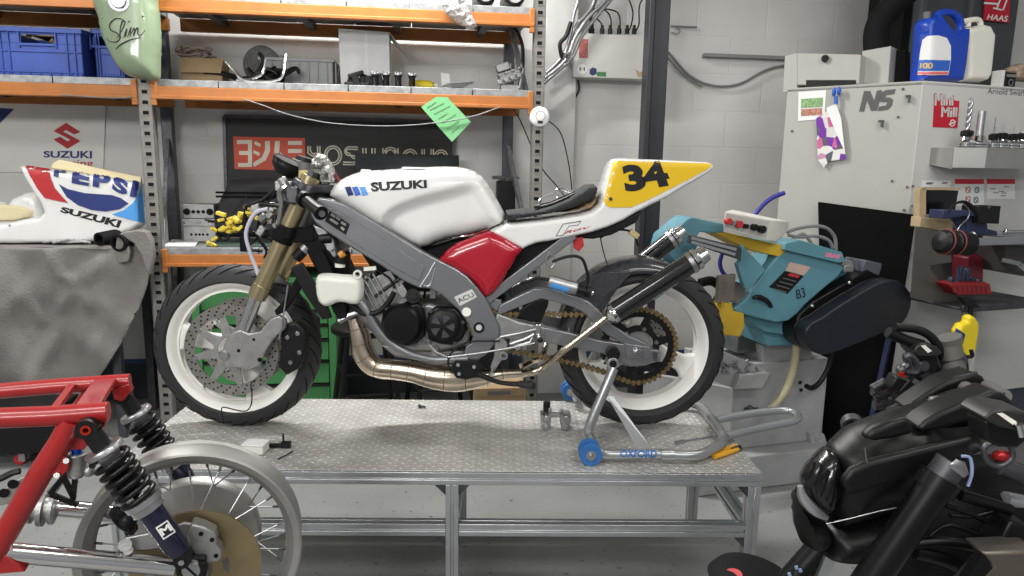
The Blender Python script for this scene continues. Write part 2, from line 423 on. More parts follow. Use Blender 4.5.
def wall_mat():
    m = mat('painted_block', (.70, .695, .67), .7, var=.05, scale=3, dirt=.12); nt = m.node_tree; N, L = nt.nodes, nt.links
    tc = N.new('ShaderNodeTexCoord'); mp = N.new('ShaderNodeMapping'); mp.inputs['Rotation'].default_value = (-pi/2, 0, 0); L.new(tc.outputs['Object'], mp.inputs[0])
    br = N.new('ShaderNodeTexBrick'); br.inputs['Scale'].default_value = 1; br.inputs['Brick Width'].default_value = .45; br.inputs['Row Height'].default_value = .225
    br.inputs['Mortar Size'].default_value = .006; br.inputs['Mortar Smooth'].default_value = .6
    br.inputs['Color1'].default_value = br.inputs['Color2'].default_value = (1, 1, 1, 1); br.inputs['Mortar'].default_value = (0, 0, 0, 1)
    L.new(mp.outputs[0], br.inputs['Vector'])
    nz = N.new('ShaderNodeTexNoise'); nz.inputs['Scale'].default_value = 22; nz.inputs['Detail'].default_value = 8; L.new(tc.outputs['Object'], nz.inputs['Vector'])
    ad = N.new('ShaderNodeMath'); ad.operation = 'MULTIPLY_ADD'; ad.inputs[1].default_value = .5; L.new(nz.outputs[0], ad.inputs[0]); L.new(br.outputs[0], ad.inputs[2])
    bp = N.new('ShaderNodeBump'); bp.inputs['Strength'].default_value = .32; bp.inputs['Distance'].default_value = .006
    L.new(ad.outputs[0], bp.inputs['Height']); L.new(bp.outputs[0], N['Principled BSDF'].inputs['Normal'])
    return m
wallm = wall_mat()
def floor_mat():
    m = mat('painted_concrete', (.235, .24, .235), .5, var=.12, scale=2.5, bump=.2, bscale=40, dirt=.25); nt = m.node_tree; N, L = nt.nodes, nt.links
    b = N['Principled BSDF']; src = b.inputs['Base Color'].links[0].from_socket
    tc = N.new('ShaderNodeTexCoord'); nz = N.new('ShaderNodeTexNoise'); nz.inputs['Scale'].default_value = 45; nz.inputs['Detail'].default_value = 3; L.new(tc.outputs['Object'], nz.inputs['Vector'])
    r = N.new('ShaderNodeMapRange'); r.inputs[1].default_value = .66; r.inputs[2].default_value = .70; L.new(nz.outputs[0], r.inputs[0])
    mx = N.new('ShaderNodeMix'); mx.data_type = 'RGBA'; mx.inputs[7].default_value = (.09, .085, .075, 1); L.new(r.outputs[0], mx.inputs[0]); L.new(src, mx.inputs[6]); L.new(mx.outputs[2], b.inputs['Base Color'])
    return m
floorm = floor_mat()
# ---------------------------------------------------------------- the room
W = Fr(0, 4.45, 0, .13)                                  # the back wall: local y = 0 is its face
def struct(name, mb, m, fr=None, **k): o = obj(name, mb, m, None, fr=fr, **k); o['kind'] = 'structure'; return o
struct('floor', MB().b2((-5, -2.5, -.1), (6, 6, 0)), floorm)
struct('wall_back', MB().b2((-4.6, 0, 0), (5.2, .2, 3.1)), wallm, W)
struct('ceiling', MB().b2((-5, -2.5, 3.1), (6, 6, 3.2)), mat('ceiling_paint', (.5, .5, .48), .8))
a = W.p(545, 60, -.1); b = W.p(577, 60, -.1)
struct('trim_1', MB().b2((a.x, -.1, 0), (b.x, -.001, 3.09)), mat('pillar_white', (.6, .6, .58), .7, var=.05, dirt=.1), W, bevel=.004)   # the pillar beside the racking
struct('trim_2', MB().b2((-4.5, -.012, .225), (5, -.001, .25)), mat('blue_line', (.035, .075, .20), .6), W)
struct('baseboard_back', MB().b2((-4.5, -.01, 0.001), (5, -.001, .2245)), mat('dado_grey', (.045, .05, .058), .7, var=.15), W)
a, b = W.p(705, 55, -.05), W.p(790, 62, -.05)             # stepped lintel in the block wall
struct('trim_3', MB().b2((a.x, -.05, a.z-.008), (b.x+.5, -.001, a.z+.012)), mat('lintel_grey', (.25, .25, .24), .7), W)
# ---------------------------------------------------------------- the racking
YF = -.62
RK = W
t = thing('pallet_racking', W, 'orange-beamed grey steel racking with two levels of shelves along the wall', 'racking')
xl0, xl1 = W.p(138, 100, YF).x, W.p(152, 100, YF).x
xr0, xr1 = W.p(533.5, 60, YF).x, W.p(545, 60, YF).x
zm = W.p(256, 82, YF).z; zt = W.p(400, 1.5, YF).z; zl = W.p(200, 248, YF).z     # deck tops
YB = -.06
def upright(x0, x1, y0, y1):
    m = MB(); th = .0025
    m.b2((x0, y0, 0.002), (x1, y0+.004, 3.0)); m.b2((x0, y0, 0.002), (x0+.004, y1, 3.0)); m.b2((x1-.004, y0, 0.002), (x1, y1, 3.0))
    m.b2((x0-.02, y0-.01, 0.002), (x1+.02, y1+.01, .008)); m.mat(1)
    for k in range(58):
        z = .06+k*.05; m.b2((x0+(x1-x0)*.3, y0-.0015, z), (x0+(x1-x0)*.7, y0+.002, z+.018))
        m.mat(0); m.b2((x0+(x1-x0)*.3-.004, y0-.003, z-.004), (x0+(x1-x0)*.7+.004, y0+.001, z)); m.mat(1)
    return m
for x0, x1 in ((xl0, xl1), (xr0, xr1)):
    obj('upright', upright(x0, x1, YF, YF+.05), [uprightm, blackmatt], t)
xb = W.p(171, 150, YB).x; xc = W.p(508, 80, YB).x
for xx in (xb, xc): obj('rear_upright', MB().b2((xx-.03, YB-.05, .002), (xx+.03, YB, 3.0)), darksteel, t, bevel=.004)
for xx, x2 in ((xl1-.02, xb), (xr0+.02, xc)):             # lattice between front and rear post
    for z0 in (.25, .95, 1.65):
        obj('brace', MB().bar((xx, YF+.05, z0), (x2, YB-.05, z0+.6), .022, .03), galv, t)
def beam(x0, x1, ztop, h=.062):
    m = MB(); z1 = ztop-.034
    m.b2((x0, YF-.006, z1-h), (x1, YF+.03, z1)); m.b2((x0, YF-.016, z1-h), (x1, YF+.01, z1-h+.018))
    for xx in (x0+.012, x1-.012): m.b2((xx-.014, YF-.014, z1-h-.03), (xx+.014, YF+.003, z1+.028))
    return m
def deck(x0, x1, ztop, n):
    m = MB()
    for k in range(n): m.b2((x0+(x1-x0)*k/n+.002, YF+.0, ztop-.034), (x0+(x1-x0)*(k+1)/n-.002, YB-.06, ztop))
    return m
for z, x0, x1, n in ((zm, xl1, xr0, 6), (zt, xl1, xr0, 6), (zm, xl0-2.3, xl0, 6), (zt, xl0-2.3, xl0, 6), (zl, xl1, xr0, 4)):
    bm_ = obj('shelf_beam', beam(x0, x1, z), orange, t, bevel=.003)
    obj('rear_beam', MB().b2((x0, YB-.055, z-.10), (x1, YB-.02, z-.034)), orange, t)
    obj('shelf_deck', deck(x0, x1, z, n), galv, t, bevel=.002)
    mm = MB()
    for k in range(4): xx = x0+(x1-x0)*(k+.5)/4; mm.b2((xx-.02, YF+.031, z-.07), (xx+.02, YB-.056, z-.035))
    obj('cross_tie', mm, darksteel, t, split=True)
def S1(px, py, d): return W.p(px, py, d)
def bx_(x0p, x1p, ytop, d, z, depth, inset=0):           # box measured on the photo: left/right pixel, top pixel at depth d
    a, b = W.p(x0p, ytop, d), W.p(x1p, ytop, d); return a.x, b.x, z, a.z, d, d+depth
Fm = W
# blue crates
def crate(name, x0p, x1p, ytop, d, depth, label, z=zm):
    x0, x1, z0, z1, y0, y1 = bx_(x0p, x1p, ytop, d, z+.001, depth); fr = Fr(*(W.M @ V(((x0+x1)/2, (y0+y1)/2, z0))), .13)
    w_, dd, h = x1-x0, y1-y0, z1-z0; m = MB(); tk = .006
    m.b2((-w_/2, -dd/2, 0), (w_/2, dd/2, .006))
    hx = .075; hz0, hz1 = h*.68, h*.86
    for sy in (-1, 1):
        ya, yb = sy*dd/2, sy*(dd/2-tk)
        m.b2((-w_/2, ya, .006), (w_/2, yb, hz0)); m.b2((-w_/2, ya, hz1), (w_/2, yb, h))
        m.b2((-w_/2, ya, hz0), (-hx, yb, hz1)); m.b2((hx, ya, hz0), (w_/2, yb, hz1))
        for k in (-1, 1):
            m.b2((k*(hx+.008)-.004, ya-sy*-.008, hz0-.02), (k*(hx+.008)+.004, ya, hz1+.01))
        m.b2((-hx-.01, ya+sy*.008, hz0-.012), (hx+.01, ya, hz0))
        for q in (h*.5, h*.08): m.b2((-w_/2, ya+sy*.005, q), (w_/2, ya, q+.006))
        for k in range(9): xx = -w_/2+.01+k*(w_-.02)/8; m.b2((xx-.0025, ya+sy*.006, .01), (xx+.0025, ya, h*.12))
        for k in (-.33, .33, .42, -.42): m.b2((k*w_-.003, ya+sy*.007, .01), (k*w_+.003, ya, h-.02))
    for sx in (-1, 1): m.b2((sx*w_/2, -dd/2, .006), (sx*(w_/2-tk), dd/2, h))
    for sx in (-1, 1):
        m.b2((sx*(w_/2+.010), -dd/2-.01, h-.022), (sx*w_/2, dd/2+.01, h))
        m.b2((-w_/2-.01, sx*(dd/2+.010), h-.022), (w_/2+.01, sx*dd/2, h))
    t = thing(name, fr, label, 'crate', 'blue plastic crates on the shelf'); obj('crate_body', m, bluec, t, bevel=.0015)
    mb = MB(); s = random.Random(3)
    for k in range(9):
        a = V((s.uniform(-.4, .4)*w_, s.uniform(-.4, .4)*dd, h*s.uniform(.5, .9))); b = a+V((s.uniform(-.12, .12), s.uniform(-.1, .1), s.uniform(0, .05))); mb.cyl(a, b, .012, n=8)
    mb.b2((-w_*.2, -.1, h*.9), (w_*.15, .1, h*1.03))
    obj('contents', mb, card, t); return t
crate('storage_crate', -8, 80, 26, -.56, .40, 'front blue crate with a hand slot, left end of the middle shelf')
crate('storage_crate', 93, 122, 29, -.48, .34, 'blue crate further back, half hidden behind the green tank')
# sage green petrol tank hanging on the shelf end
def green_tank():
    d = -.72; P = [(93,-14),(97,12),(104,40),(114,62),(124,73),(138,79),(150,81),(160,80),(161,60),(161,30),(158,0),(156,-14)]
    fr = Fr(*(W.M @ W.p(130, 40, d)), .13); off = W.I @ fr.M
    poly = [(q.x-off.translation.x, q.z-off.translation.z) for q in cr(W.ps(P, d), 3, True)]
    m = MB().puff(poly, .085, .09, 0, .02); o = obj('petrol_tank', m, tankgreen, None, fr=fr, smooth=70)
    tag(o, 'sage green petrol tank lettered Slim, stood on end at the racking post', 'petrol tank')
    bv = m.bvh(); k = MB()
    strokes = [[(127,20),(119,17),(111,22),(112,30),(119,33),(122,38),(117,43),(108,42)], [(118,40),(122,30),(126,22),(123,36),(125,38)], [(127,38),(130,28),(128,37),(131,37)], [(132,36),(134,28),(133,35),(136,30),(137,28),(136,35),(139,29),(141,28),(140,34),(145,31)],
        [(116,49),(120,45),(130,40),(141,37.5)], [(129,22),(129.8,21.2)]]
    strokes = [[(126,22),(122,19),(115,19),(110,24),(111,30),(117,33),(120,38),(116,42),(109,41),(107,38)], [(117,38),(122,30),(125,22),(122,22),(120,32),(121,38)], [(123.5,38),(127,28.5),(125.5,37)], [(127.5,37),(131,27.5),(130.5,31),(130,37)], [(131,34),(134,28),(134.5,31),(133.5,36),(136,29.5),(138,28),(138,34),(141,35),(145,30)],
        [(116,49),(121,44.5),(130,40),(141,37.5)], [(128.4,22),(129.8,21.2)]]
    for s_ in strokes:
        pts = [hitpt(bv, fr, q.x, q.y, .0005) for q in cr([V((a, b, 0)) for a, b in s_], 5)]
        pts = [p for p in pts if p]
        if len(pts) > 2: k.tube(pts, [.0015+.0016*sin(pi*min(1, i/len(pts)*1.1)) for i in range(len(pts))], 6)
    c = obj('lettering', k, ink, o); c['label'] = 'black script lettering Slim'
    cap = MB(); c0 = hitpt(bv, fr, 119, 1, 0) or V((0, -.08, .1))
    cap.lathe([(0, -.012), (.030, -.012), (.034, -.006), (.034, .01)], c0, (0, 1, 0), 28); cap.ring(c0, .034, .046, .008)
    obj('filler_cap', cap, steel, o); b2 = MB()
    for px, py in ((102, 18), (143, 16)):
        q = hitpt(bv, fr, px, py, 0)
        if q: b2.ball(q, .005, 8)
    obj('stud', b2, steel, o)
green_tank()
def onshelf(name, label, cat, px, d=-.35, z=None, group=None, yaw=0):
    z = zm if z is None else z; q = W.p(px, 60, d); fr = Fr(*(W.M @ V((q.x, d, z+.0015))), .13+yaw); return fr
sc_ = 1/ (FPX/4.1)                                       # metres per photo point at the shelves
# small cardboard carton with a coil of cable on it
fr = onshelf('', '', '', 205, -.38); k = .0056
t = thing('cardboard_carton', fr, 'small open brown cardboard carton with flap, right of the green tank', 'carton')
m = MB(); x0, x1, z1 = -.10, .10, .125
m.b2((x0, -.07, 0), (x1, .07, .004)); m.b2((x0, -.07, 0), (x1, -.067, z1)); m.b2((x0, .067, 0), (x1, .07, z1)); m.b2((x0, -.07, 0), (x0+.003, .07, z1)); m.b2((x1-.003, -.07, 0), (x1, .07, z1))
obj('carton_body', m, card, t)
obj('flap', MB().slab([(x0, -.07, z1), (x1+.01, -.07, z1), (x1+.005, -.115, z1-.075), (x0+.005, -.115, z1-.075)], (0, .003, .002)), card, t)
m = MB(); s = random.Random(5)
for j in range(7):
    c = V((-.03+s.uniform(-.03, .03)-.05*(j % 2), s.uniform(-.03, .02), .135+.008*j)); r = s.uniform(.05, .085)
    m.tube([c+V((r*cos(a), r*.6*sin(a), .012*sin(2*a+j))) for a in [2*pi*i/18 for i in range(18)]], .004, 6, closed=True)
t2 = single('cable_coil', m, mat('cable_tan', (.22, .17, .13), .6), fr, 'tangled coil of thin tan cable heaped on the small carton', 'cable')
# brake lever and pedals heap
fr = onshelf('', '', '', 265, -.42)
m = MB(); s = random.Random(11)
for j in range(11):
    a = V((s.uniform(-.13, .13), s.uniform(-.03, .03), .03)); b = a+V((s.uniform(-.10, .10), s.uniform(-.05, .05), s.uniform(.0, .10))); c = b+V((s.uniform(-.09, .09), 0, s.uniform(-.04, .05)))
    for q in (a, b, c): q.z = max(.02, q.z)
    m.tube([a, b, c], [.017, .013, .009], 8, smooth=4)
single('hose_heap', m, blacksat, fr, 'heap of black rubber hoses and levers in front of the grey tub', 'hoses')
m = MB(); fr = onshelf('', '', '', 262, -.53); U = lambda L: [V((a*.0058, -.02+(b if len(q) > 3 else 0)*0, c*.0058)) for q in L for a, b, c in [q]]
m = MB(); m.tube([V((-.13, 0, .015)), V((-.06, 0, .02)), V((.0, 0, .05)), V((.02, 0, .12))], .008, 8, smooth=5)
m.tube([V((-.18, 0, .10)), V((-.13, -.02, .05)), V((-.08, -.02, .012)), V((.06, -.02, .014)), V((.10, 0, .05)), V((.12, 0, .15))], .008, 8, smooth=5)
single('silver_bracket', m, chrome, fr, 'bent bright silver tube bracket lying on the middle shelf', 'bracket')
fr = onshelf('', '', '', 300, -.19)
m = MB(); w_, dd, h = .38, .24, .16
m.b2((-w_/2, -dd/2, 0), (w_/2, dd/2, .005))
for sy in (-1, 1): m.b2((-w_/2, sy*dd/2, 0), (w_/2, sy*(dd/2-.005), h)); m.b2((-w_/2-.01, sy*(dd/2+.01), h-.015), (w_/2+.01, sy*dd/2, h))
for sx in (-1, 1): m.b2((sx*w_/2, -dd/2, 0), (sx*(w_/2-.005), dd/2, h)); m.b2((sx*(w_/2+.01), -dd/2, h-.015), (sx*w_/2, dd/2, h))
for j in range(9): m.b2((-w_/2+.01+j*.048, -dd/2-.007, .01), (-w_/2+.016+j*.048, -dd/2, h-.02))
single('plastic_tub', m, mat('tub_grey', (.28, .29, .29), .5), fr, 'grey ribbed plastic tub behind the heap of black hoses', 'tub', bevel=.001)
fr = onshelf('', '', '', 262, -.2); q = fr.p(262, 52, 0)
single('perforated_disc', MB().lathe([(0, -.004), (.105, -.004), (.11, 0), (.105, .004), (0, .004)], (q.x, 0, .125), (0.2, 1, .15), 40), mat('dull_disc', (.13, .13, .125), .5, metal=.5, var=.3, scale=60), fr, 'dark round disc standing on edge behind the silver bracket', 'disc')
# white carton
fr = onshelf('', '', '', 368, -.34); a, b, c = fr.p(338, 28, 0), fr.p(389, 30, 0), fr.p(341, 86, 0)
t = thing('white_carton', fr, 'tall white cardboard box with an open side flap on the middle shelf', 'box')
h = a.z; x0, x1 = c.x, b.x
obj('box_body', MB().add([(a.x, 0, h), (x0, 0, 0), (x0, .26, 0), (a.x, .26, h), (b.x, 0, h-.01), (b.x+.002, 0, 0), (b.x, .26, 0), (b.x, .26, h-.01)], [(0, 1, 5, 4), (3, 7, 6, 2), (0, 3, 2, 1), (4, 5, 6, 7), (1, 2, 6, 5), (0, 4, 7, 3)]), whitebox, t, bevel=.003)
obj('flap', MB().slab([(b.x, 0, h-.01), (b.x, .24, h-.01), (b.x+.10, .22, h-.12), (b.x+.085, .02, h-.11)], (0, 0, -.003)), whitebox, t)
obj('tape', MB().b2((a.x+(b.x-a.x)*.52, -.0012, .1), (a.x+(b.x-a.x)*.57, 0, h-.008)), paper, t)
# black motor parts
fr = onshelf('', '', '', 358, -.48)
m = MB(); s = random.Random(2)
for j in range(6): m.box((-.04+.03*j, s.uniform(-.02, .02), .03+.005*(j % 2)), (.035, .05, .05+.015*(j % 3)), Mx.Rotation(s.uniform(-.4, .4), 3, 'Y'))
m.cyl((-.05, -.03, .05), (.03, -.03, .075), .012); m.cyl((-.07, -.03, .015), (.06, -.03, .015), .010)
single('brake_part', m, black, fr, 'small black brake part lying left of the four spools', 'brake part', bevel=.004)
proto = None
for i, px in enumerate((375, 386, 398, 412)):
    fr = onshelf('', '', '', px, -.50+.01*(i % 2))
    if proto is None:
        proto = thing('threaded_spool', fr, 'leftmost of four black spools in a row on the shelf', 'spool', 'black spools with metal ends on the shelf')
        obj('spool_core', MB().lathe([(.02, 0), (.021, .006), (.016, .008)]+[(.016+.0015*(k % 2), .008+.004*k) for k in range(13)]+[(.021, .06), (.021, .066)], (0, 0, 0), (0, 0, 1), 20), black, proto)
        obj('metal_end', MB().cyl((0, 0, .0665), (0, 0, .074), .026, n=20).cyl((0, 0, .0745), (0, 0, .082), .008), steel, proto)
        obj('bolt', MB().cyl((.015, 0, .0742), (.015, 0, .084), .004).cyl((-.015, 0, .0742), (-.015, 0, .084), .004), boltm, proto); index_children(proto)
    else: dup(proto, fr.M, ['second of four black spools from the white carton side', 'third of four black spools along the shelf', 'rightmost of four black spools, in front of the yellow bottle'][i-1])
fr = onshelf('', '', '', 425, -.38)
m = MB().puff([(q[0]*.0058, q[1]*.0058) for q in [(-14, 0), (6, 0), (9, 2), (9, 8), (4, 10), (-14, 10.5), (-16, 8), (-16, 2)]], .03, .02, 0, .012)
t = single('yellow_bottle', m, yelplast, fr, 'yellow plastic bottle lying behind the black spools', 'bottle')
obj('bottle_cap', MB().cyl((.048, 0, .032), (.068, 0, .032), .014), inkwhite, t)
fr = onshelf('', '', '', 455, -.45)
m = MB(); s = random.Random(9)
for j in range(4):
    z = .004+.01*j; a = s.uniform(-.5, .5); cx = -.03+.02*j
    m.slab([V((cx+dx*cos(a)-dy*sin(a), dx*sin(a)+dy*cos(a), z+max(0, dx)*.25)) for dx, dy in ((-.08, -.05), (.08, -.05), (.08, .05), (-.08, .05))], (0, 0, .0012))
m.slab([(-.07, 0, .01), (-.02, 0, .01), (-.03, .02, .09), (-.075, .02, .095)], (0, .001, .001))
single('paper_scraps', m, paper, fr, 'loose white papers and wrapper on the shelf beside the clear bag', 'papers')
# carburettor-like engine part at the right end
fr = onshelf('', '', '', 510, -.45)
m = MB(); R = Mx.Rotation(-.35, 3, 'Y')
m.box((0, 0, .085), (.12, .08, .06), R); m.box((-.04, 0, .13), (.07, .06, .04), R)
for j in range(4):
    c = V((-.06+.034*j, -.045, .05+.013*j)); m.cyl(c, c+V((0, -.02, 0)), .014); m.cyl(c+V((0, 0, .035)), c+V((0, -.02, .035)), .009)
for j in range(5): m.cyl((-.05+.03*j, 0, .10), (-.06+.03*j, 0, .155), .007)
m.box((.0, 0, .02), (.10, .06, .04)); m.cyl((.05, -.02, .02), (.07, -.02, .13), .012)
single('carburettor', m, castalu, fr, 'grey cast carburettor body at the right end of the middle shelf', 'carburettor', bevel=.003)
# top shelf: black rollers and a clear bag hanging over the edge
for i, px in enumerate((483, 511)):
    fr = onshelf('', '', '', px, -.5, zt); m = MB().lathe([(.0, -.12), (.045, -.12), (.055, -.11), (.055, .1), (0, .1)], (0, 0, .055), (0, 1, 0), 28); 
    t = single('black_canister', m, blacksat, fr, ['black round canister on the top shelf above the clear bag', 'black round canister at the right end of the top shelf'][i], 'canister')
    obj('end_disc', MB().ring((0, -.122, .055), .015, .038, .006).cyl((0, -.12, .055), (0, -.13, .055), .012), steel, t)
fr = Fr(*(W.M @ W.p(455, 2, -.66)), .13)
m = MB().puff([(q[0]*.0056, q[1]*.0056) for q in [(-6, 4), (8, 4), (12, -4), (17, -13), (20, -20), (15, -24), (8, -21), (0, -17), (-8, -11), (-12, -4)]], .035, .03, 0, .012, mod=lambda x, z: 1+.45*noise.noise(V((x*40, 3, z*40))))
single('plastic_bag', m, foil, fr, 'crumpled clear plastic bag hanging over the top orange beam', 'bag', smooth=20)
# hanging green note, alarm disc
fr = Fr(*(W.M @ W.p(446, 119, YF-.022)), .13)
q = [fr.p(a, b, 0) for a, b in ((421, 107), (436, 97), (447, 97), (471, 122), (452, 142))]
m = MB().slab(q, (0, .0008, 0)); m.mat(1)
for i, (a, b, c, d_) in enumerate(((427, 108, 436, 102), (430, 110, 444, 103), (434, 114, 450, 106), (438, 119, 448, 113), (442, 123, 456, 114), (447, 129, 459, 121), (451, 133, 460, 126))):
    A, B = fr.p(a, b, -.001), fr.p(c, d_, -.001); m.bar(A, B, .0006, .0025)
single('paper_note', m, [paperg, inkgrey], fr, 'green handwritten paper note hanging from the orange beam', 'note')
fr = Fr(*(W.M @ W.p(539.5, 117, YF-.004)), .13)
t = thing('round_alarm', fr, 'round white sensor disc fixed on the right racking post', 'sensor')
obj('alarm_body', MB().lathe([(0, -.028), (.03, -.028), (.048, -.02), (.052, -.012), (.054, 0), (0, 0)], (0, 0, 0), (0, 1, 0), 36), inkwhite, t)
obj('grille', MB().ring((0, -.028, .004), .024, .026, .002), inkgrey, t); obj('display', MB().b2((-.014, -.0295, -.034), (.014, -.026, -.022)), ink, t)
# string of thin cable drooping below the shelf
fr = W
m = MB().tube([W.p(a, b, YF-.03) for a, b in ((243, 99), (262, 105), (290, 115), (330, 123), (380, 126), (425, 124), (470, 117), (500, 107))], .0028, 6, smooth=6)
single('drooping_cable', m, cablegrey, W, 'thin grey cable drooping in front of the dark banner', 'cable')
m = MB().tube([W.p(a, b, YF-.03) for a, b in ((60, 95), (80, 96), (100, 97.5), (120, 98), (132, 97))], .0028, 6, smooth=6)
single('thin_cable', m, cablegrey, W, 'thin cable clipped under the left orange beam', 'cable')
m = MB().tube([W.p(a, b, -.3) for a, b in ((508, 26), (516, 30), (522, 44), (523, 60), (522, 76))], .010, 8, smooth=6)
single('black_hose', m, black, W, 'black hose curving down behind the grey carburettor body', 'hose')
# ---------------------------------------------------------------- things on the back wall
# white poster with an S emblem
YP = -.012
def quadW(L, d): return [W.p(a, b, d) for a, b in L]
fr = W
t = thing('wall_poster', W, 'white racing poster with red S emblem on the left wall', 'poster')
obj('sheet', MB().slab(quadW(((-30, 92), (105.5, 105), (103, 173), (-30, 172)), YP), (0, .006, 0)), mat('poster_white', (.76, .75, .71), .6, var=.02), t)
obj('blue_corner', MB().slab(quadW(((-30, 106), (14, 109), (-1, 124), (-30, 130)), YP-.002), (0, .0015, 0)), inkblue, t)
e1 = [(54, 129), (66, 122.6), (80.5, 131.5), (78.5, 134), (66, 130.5), (73.5, 137.5), (66, 141)]
e1 = [(53.5, 131), (66, 122.8), (80.5, 132), (74, 134.5), (66, 130), (63, 131.5), (80.5, 141), (67.5, 148.8), (53.5, 139.5), (60, 136.8), (67.5, 141.3), (70.5, 139.8)]
obj('emblem', MB().slab(quadW(e1, YP-.002), (0, .0015, 0)), inkred, t)
m = MB(); word(m, 'SUZUKI', quadW(((43.5, 157.5), (92, 158.5), (92, 150.8), (43.5, 151)), YP-.002), .03)
obj('lettering', m, inkblue, t)
m = MB(); word(m, 'racing', quadW(((59, 167), (93, 168), (93, 160.5), (59, 160)), YP-.002), .01); obj('lettering', m, inkred, t)
# banner
YBn = -.03
t = thing('workshop_banner', W, 'long charcoal banner with red square and white retro lettering', 'banner')
obj('cloth', MB().slab(quadW(((224, 116), (455, 122), (452, 196), (225, 188)), YBn), (0, .008, 0)), bannerm, t)
fm = MB()
for a, b in (((224, 116), (455, 122)), ((224, 116), (226, 190)), ((455, 122), (452, 196))): fm.bar(W.p(*a, YBn-.003), W.p(*b, YBn-.003), .012, .018)
obj('edge_strip', fm, darksteel, t)
obj('red_square', MB().slab(quadW(((233, 136.5), (305, 138), (305, 171), (234.5, 169)), YBn-.002), (0, .0015, 0)), bannerred, t)
m = MB(); TB = {'poly': [
    [(237, 140), (252, 140), (252, 167), (238, 167), (238, 163), (248, 163), (248, 155), (239, 155), (239, 151), (248, 151), (248, 144), (237, 144)],
    [(255, 141), (261, 144), (260, 147), (254, 144)], [(254, 150), (260, 153), (259, 156), (253, 153)],
    [(270, 141), (270, 151), (266, 160), (254, 167), (253, 163), (262, 157), (265, 150), (265, 141)],
    [(275, 141), (280, 141), (278, 168), (273, 168)], [(280, 152), (286, 157), (284, 160), (279, 156)],
    [(288, 141), (302, 141), (302, 145), (288, 145)], [(288, 149), (302, 149), (302, 153), (288, 153)], [(287, 158), (302, 158), (302, 163), (287, 163)]]}
for P in TB['poly']: m.slab(quadW(P, YBn-.0035), (0, .001, 0))
obj('lettering', m, cream, t)
m = MB()
def ln(L, r=.0046, closed=False, smooth=0):
    m.tube(quadW(L, YBn-.004), r, 6, smooth=smooth, closed=closed, flat=1)
def arc(cx, cy, rx, ry, a0, a1, n=16): return [(cx+rx*cos(rad(a0+(a1-a0)*i/n)), cy-ry*sin(rad(a0+(a1-a0)*i/n))) for i in range(n+1)]
for q in (0, 2.4):                                       # double-line letters
    ln([(308+q, 146), (308+q, 153-q), (312, 156-q), (320-q*.5, 156-q)] ); ln([(320-q, 146), (320-q, 163-q), (318-q, 165-q), (309, 165-q)])
    ln(arc(333, 155.5, 8.6-q, 9.6-q, 0, 360, 24))
    ln([(358, 147+q)]+arc(349.5, 151.2, 4.6-q*.6, 4.4-q, 90, 270, 8)+arc(352.5, 160.2, 5.2-q*.6, 4.6-q, 90, -90, 8)+[(343, 164.5-q)])
for x in (363, 366, 372, 375): ln([(x, 148), (x, 165)])
for x in (383, 386, 395, 398): ln([(x, 148), (x, 166)])
for q in (0, 2.4): ln(arc(390.5, 152.5, 6-q, 5-q, 180, 0, 8)); ln(arc(410, 156, 7-q, 6.5-q, 180, 0, 10)); ln(arc(441, 156.5, 6.5-q, 6.5-q, 200, -20, 12))
for x in (403, 405.4, 417, 414.6): ln([(x, 156), (x, 166)])
for x in (422, 424.4, 431, 433.4): ln([(x, 149), (x, 167)])
ln([(424, 158), (431, 158)])
obj('lettering', m, cream, t, smooth=60)
# wall electrics
fr = Fr(*(W.M @ W.p(612, 80, -.16)), .13)
t = thing('electrical_enclosure', fr, 'wide white electrical enclosure on the wall left of the black post', 'electrical box')
a, b = fr.p(575, 34, 0), fr.p(650, 79, 0)
obj('enclosure_body', MB().b2((a.x, 0, b.z), (b.x, .155, a.z)), panelw, t, bevel=.004)
obj('lid', MB().b2((a.x-.006, -.012, b.z-.004), (b.x+.006, 0, a.z+.004)), panelw, t, bevel=.003)
m = MB().slab([fr.p(*q, -.0135) for q in ((579, 39), (588, 39), (588, 58), (579, 58))], (0, .001, 0)); o = obj('warning_sticker', m, mat('sticker_pink', (.45, .13, .12), .5, var=.5, scale=80), t)
m = MB().lathe([(0, 0), (.028, 0), (.028, .001)], fr.p(582, 69, -.0137), (0, 1, 0), 24); obj('round_sticker', m, inkwhite, t)
m = MB(); word(m, 'H', [fr.p(*q, -.015) for q in ((579.5, 71), (585, 71), (585, 67), (579.5, 67))], .02); obj('letter', m, inkgrey, t)
obj('blue_sticker', MB().puff([(q.x, q.z) for q in [fr.p(*q, 0) for q in ((589, 70), (592, 67.5), (596, 69), (596, 74), (592, 76), (589, 74))]], .001, .01, -.0135), inknavy, t)
obj('green_sticker', MB().slab([fr.p(*q, -.0135) for q in ((597, 72), (606, 72), (606, 76.5), (597, 76))], (0, .001, 0)), cabgreen, t)
obj('tan_sticker', MB().slab([fr.p(*q, -.0135) for q in ((635, 69), (640, 72), (646, 70), (646, 77), (638, 77))], (0, .001, 0)), wood, t)
for i, px in enumerate((592, 602, 610, 619, 627, 634)):
    q = fr.p(px, 34, .07); g = obj('cable_gland', MB().cyl(q, q+V((0, 0, .03)), .014, n=8).cyl(q+V((0, 0, .03)), q+V((0, 0, .05)), .009), black, t)
    top = [(600, -8), (615, -12), (626, -10), (640, -6), (620, -20), (652, -12)][i]
    mids = [(590, 18), (597, 14), (606, 9), (636, 10), (632, 8), (640, 4)][i]
    if i in (2, 3): pts = [q, fr.p(px+1, 20, .07), fr.p(px-4, 11, .07), fr.p(600-2*i, 9, .07), fr.p(591, 20, .07), fr.p(589, 33, .07)]
    else: pts = [q, fr.p((px+mids[0])/2+2, 24, .07), fr.p(*mids, .07), fr.p(*top, .07)]
    obj('supply_cable', MB().tube(pts, .0045, 8, smooth=6), black, t)
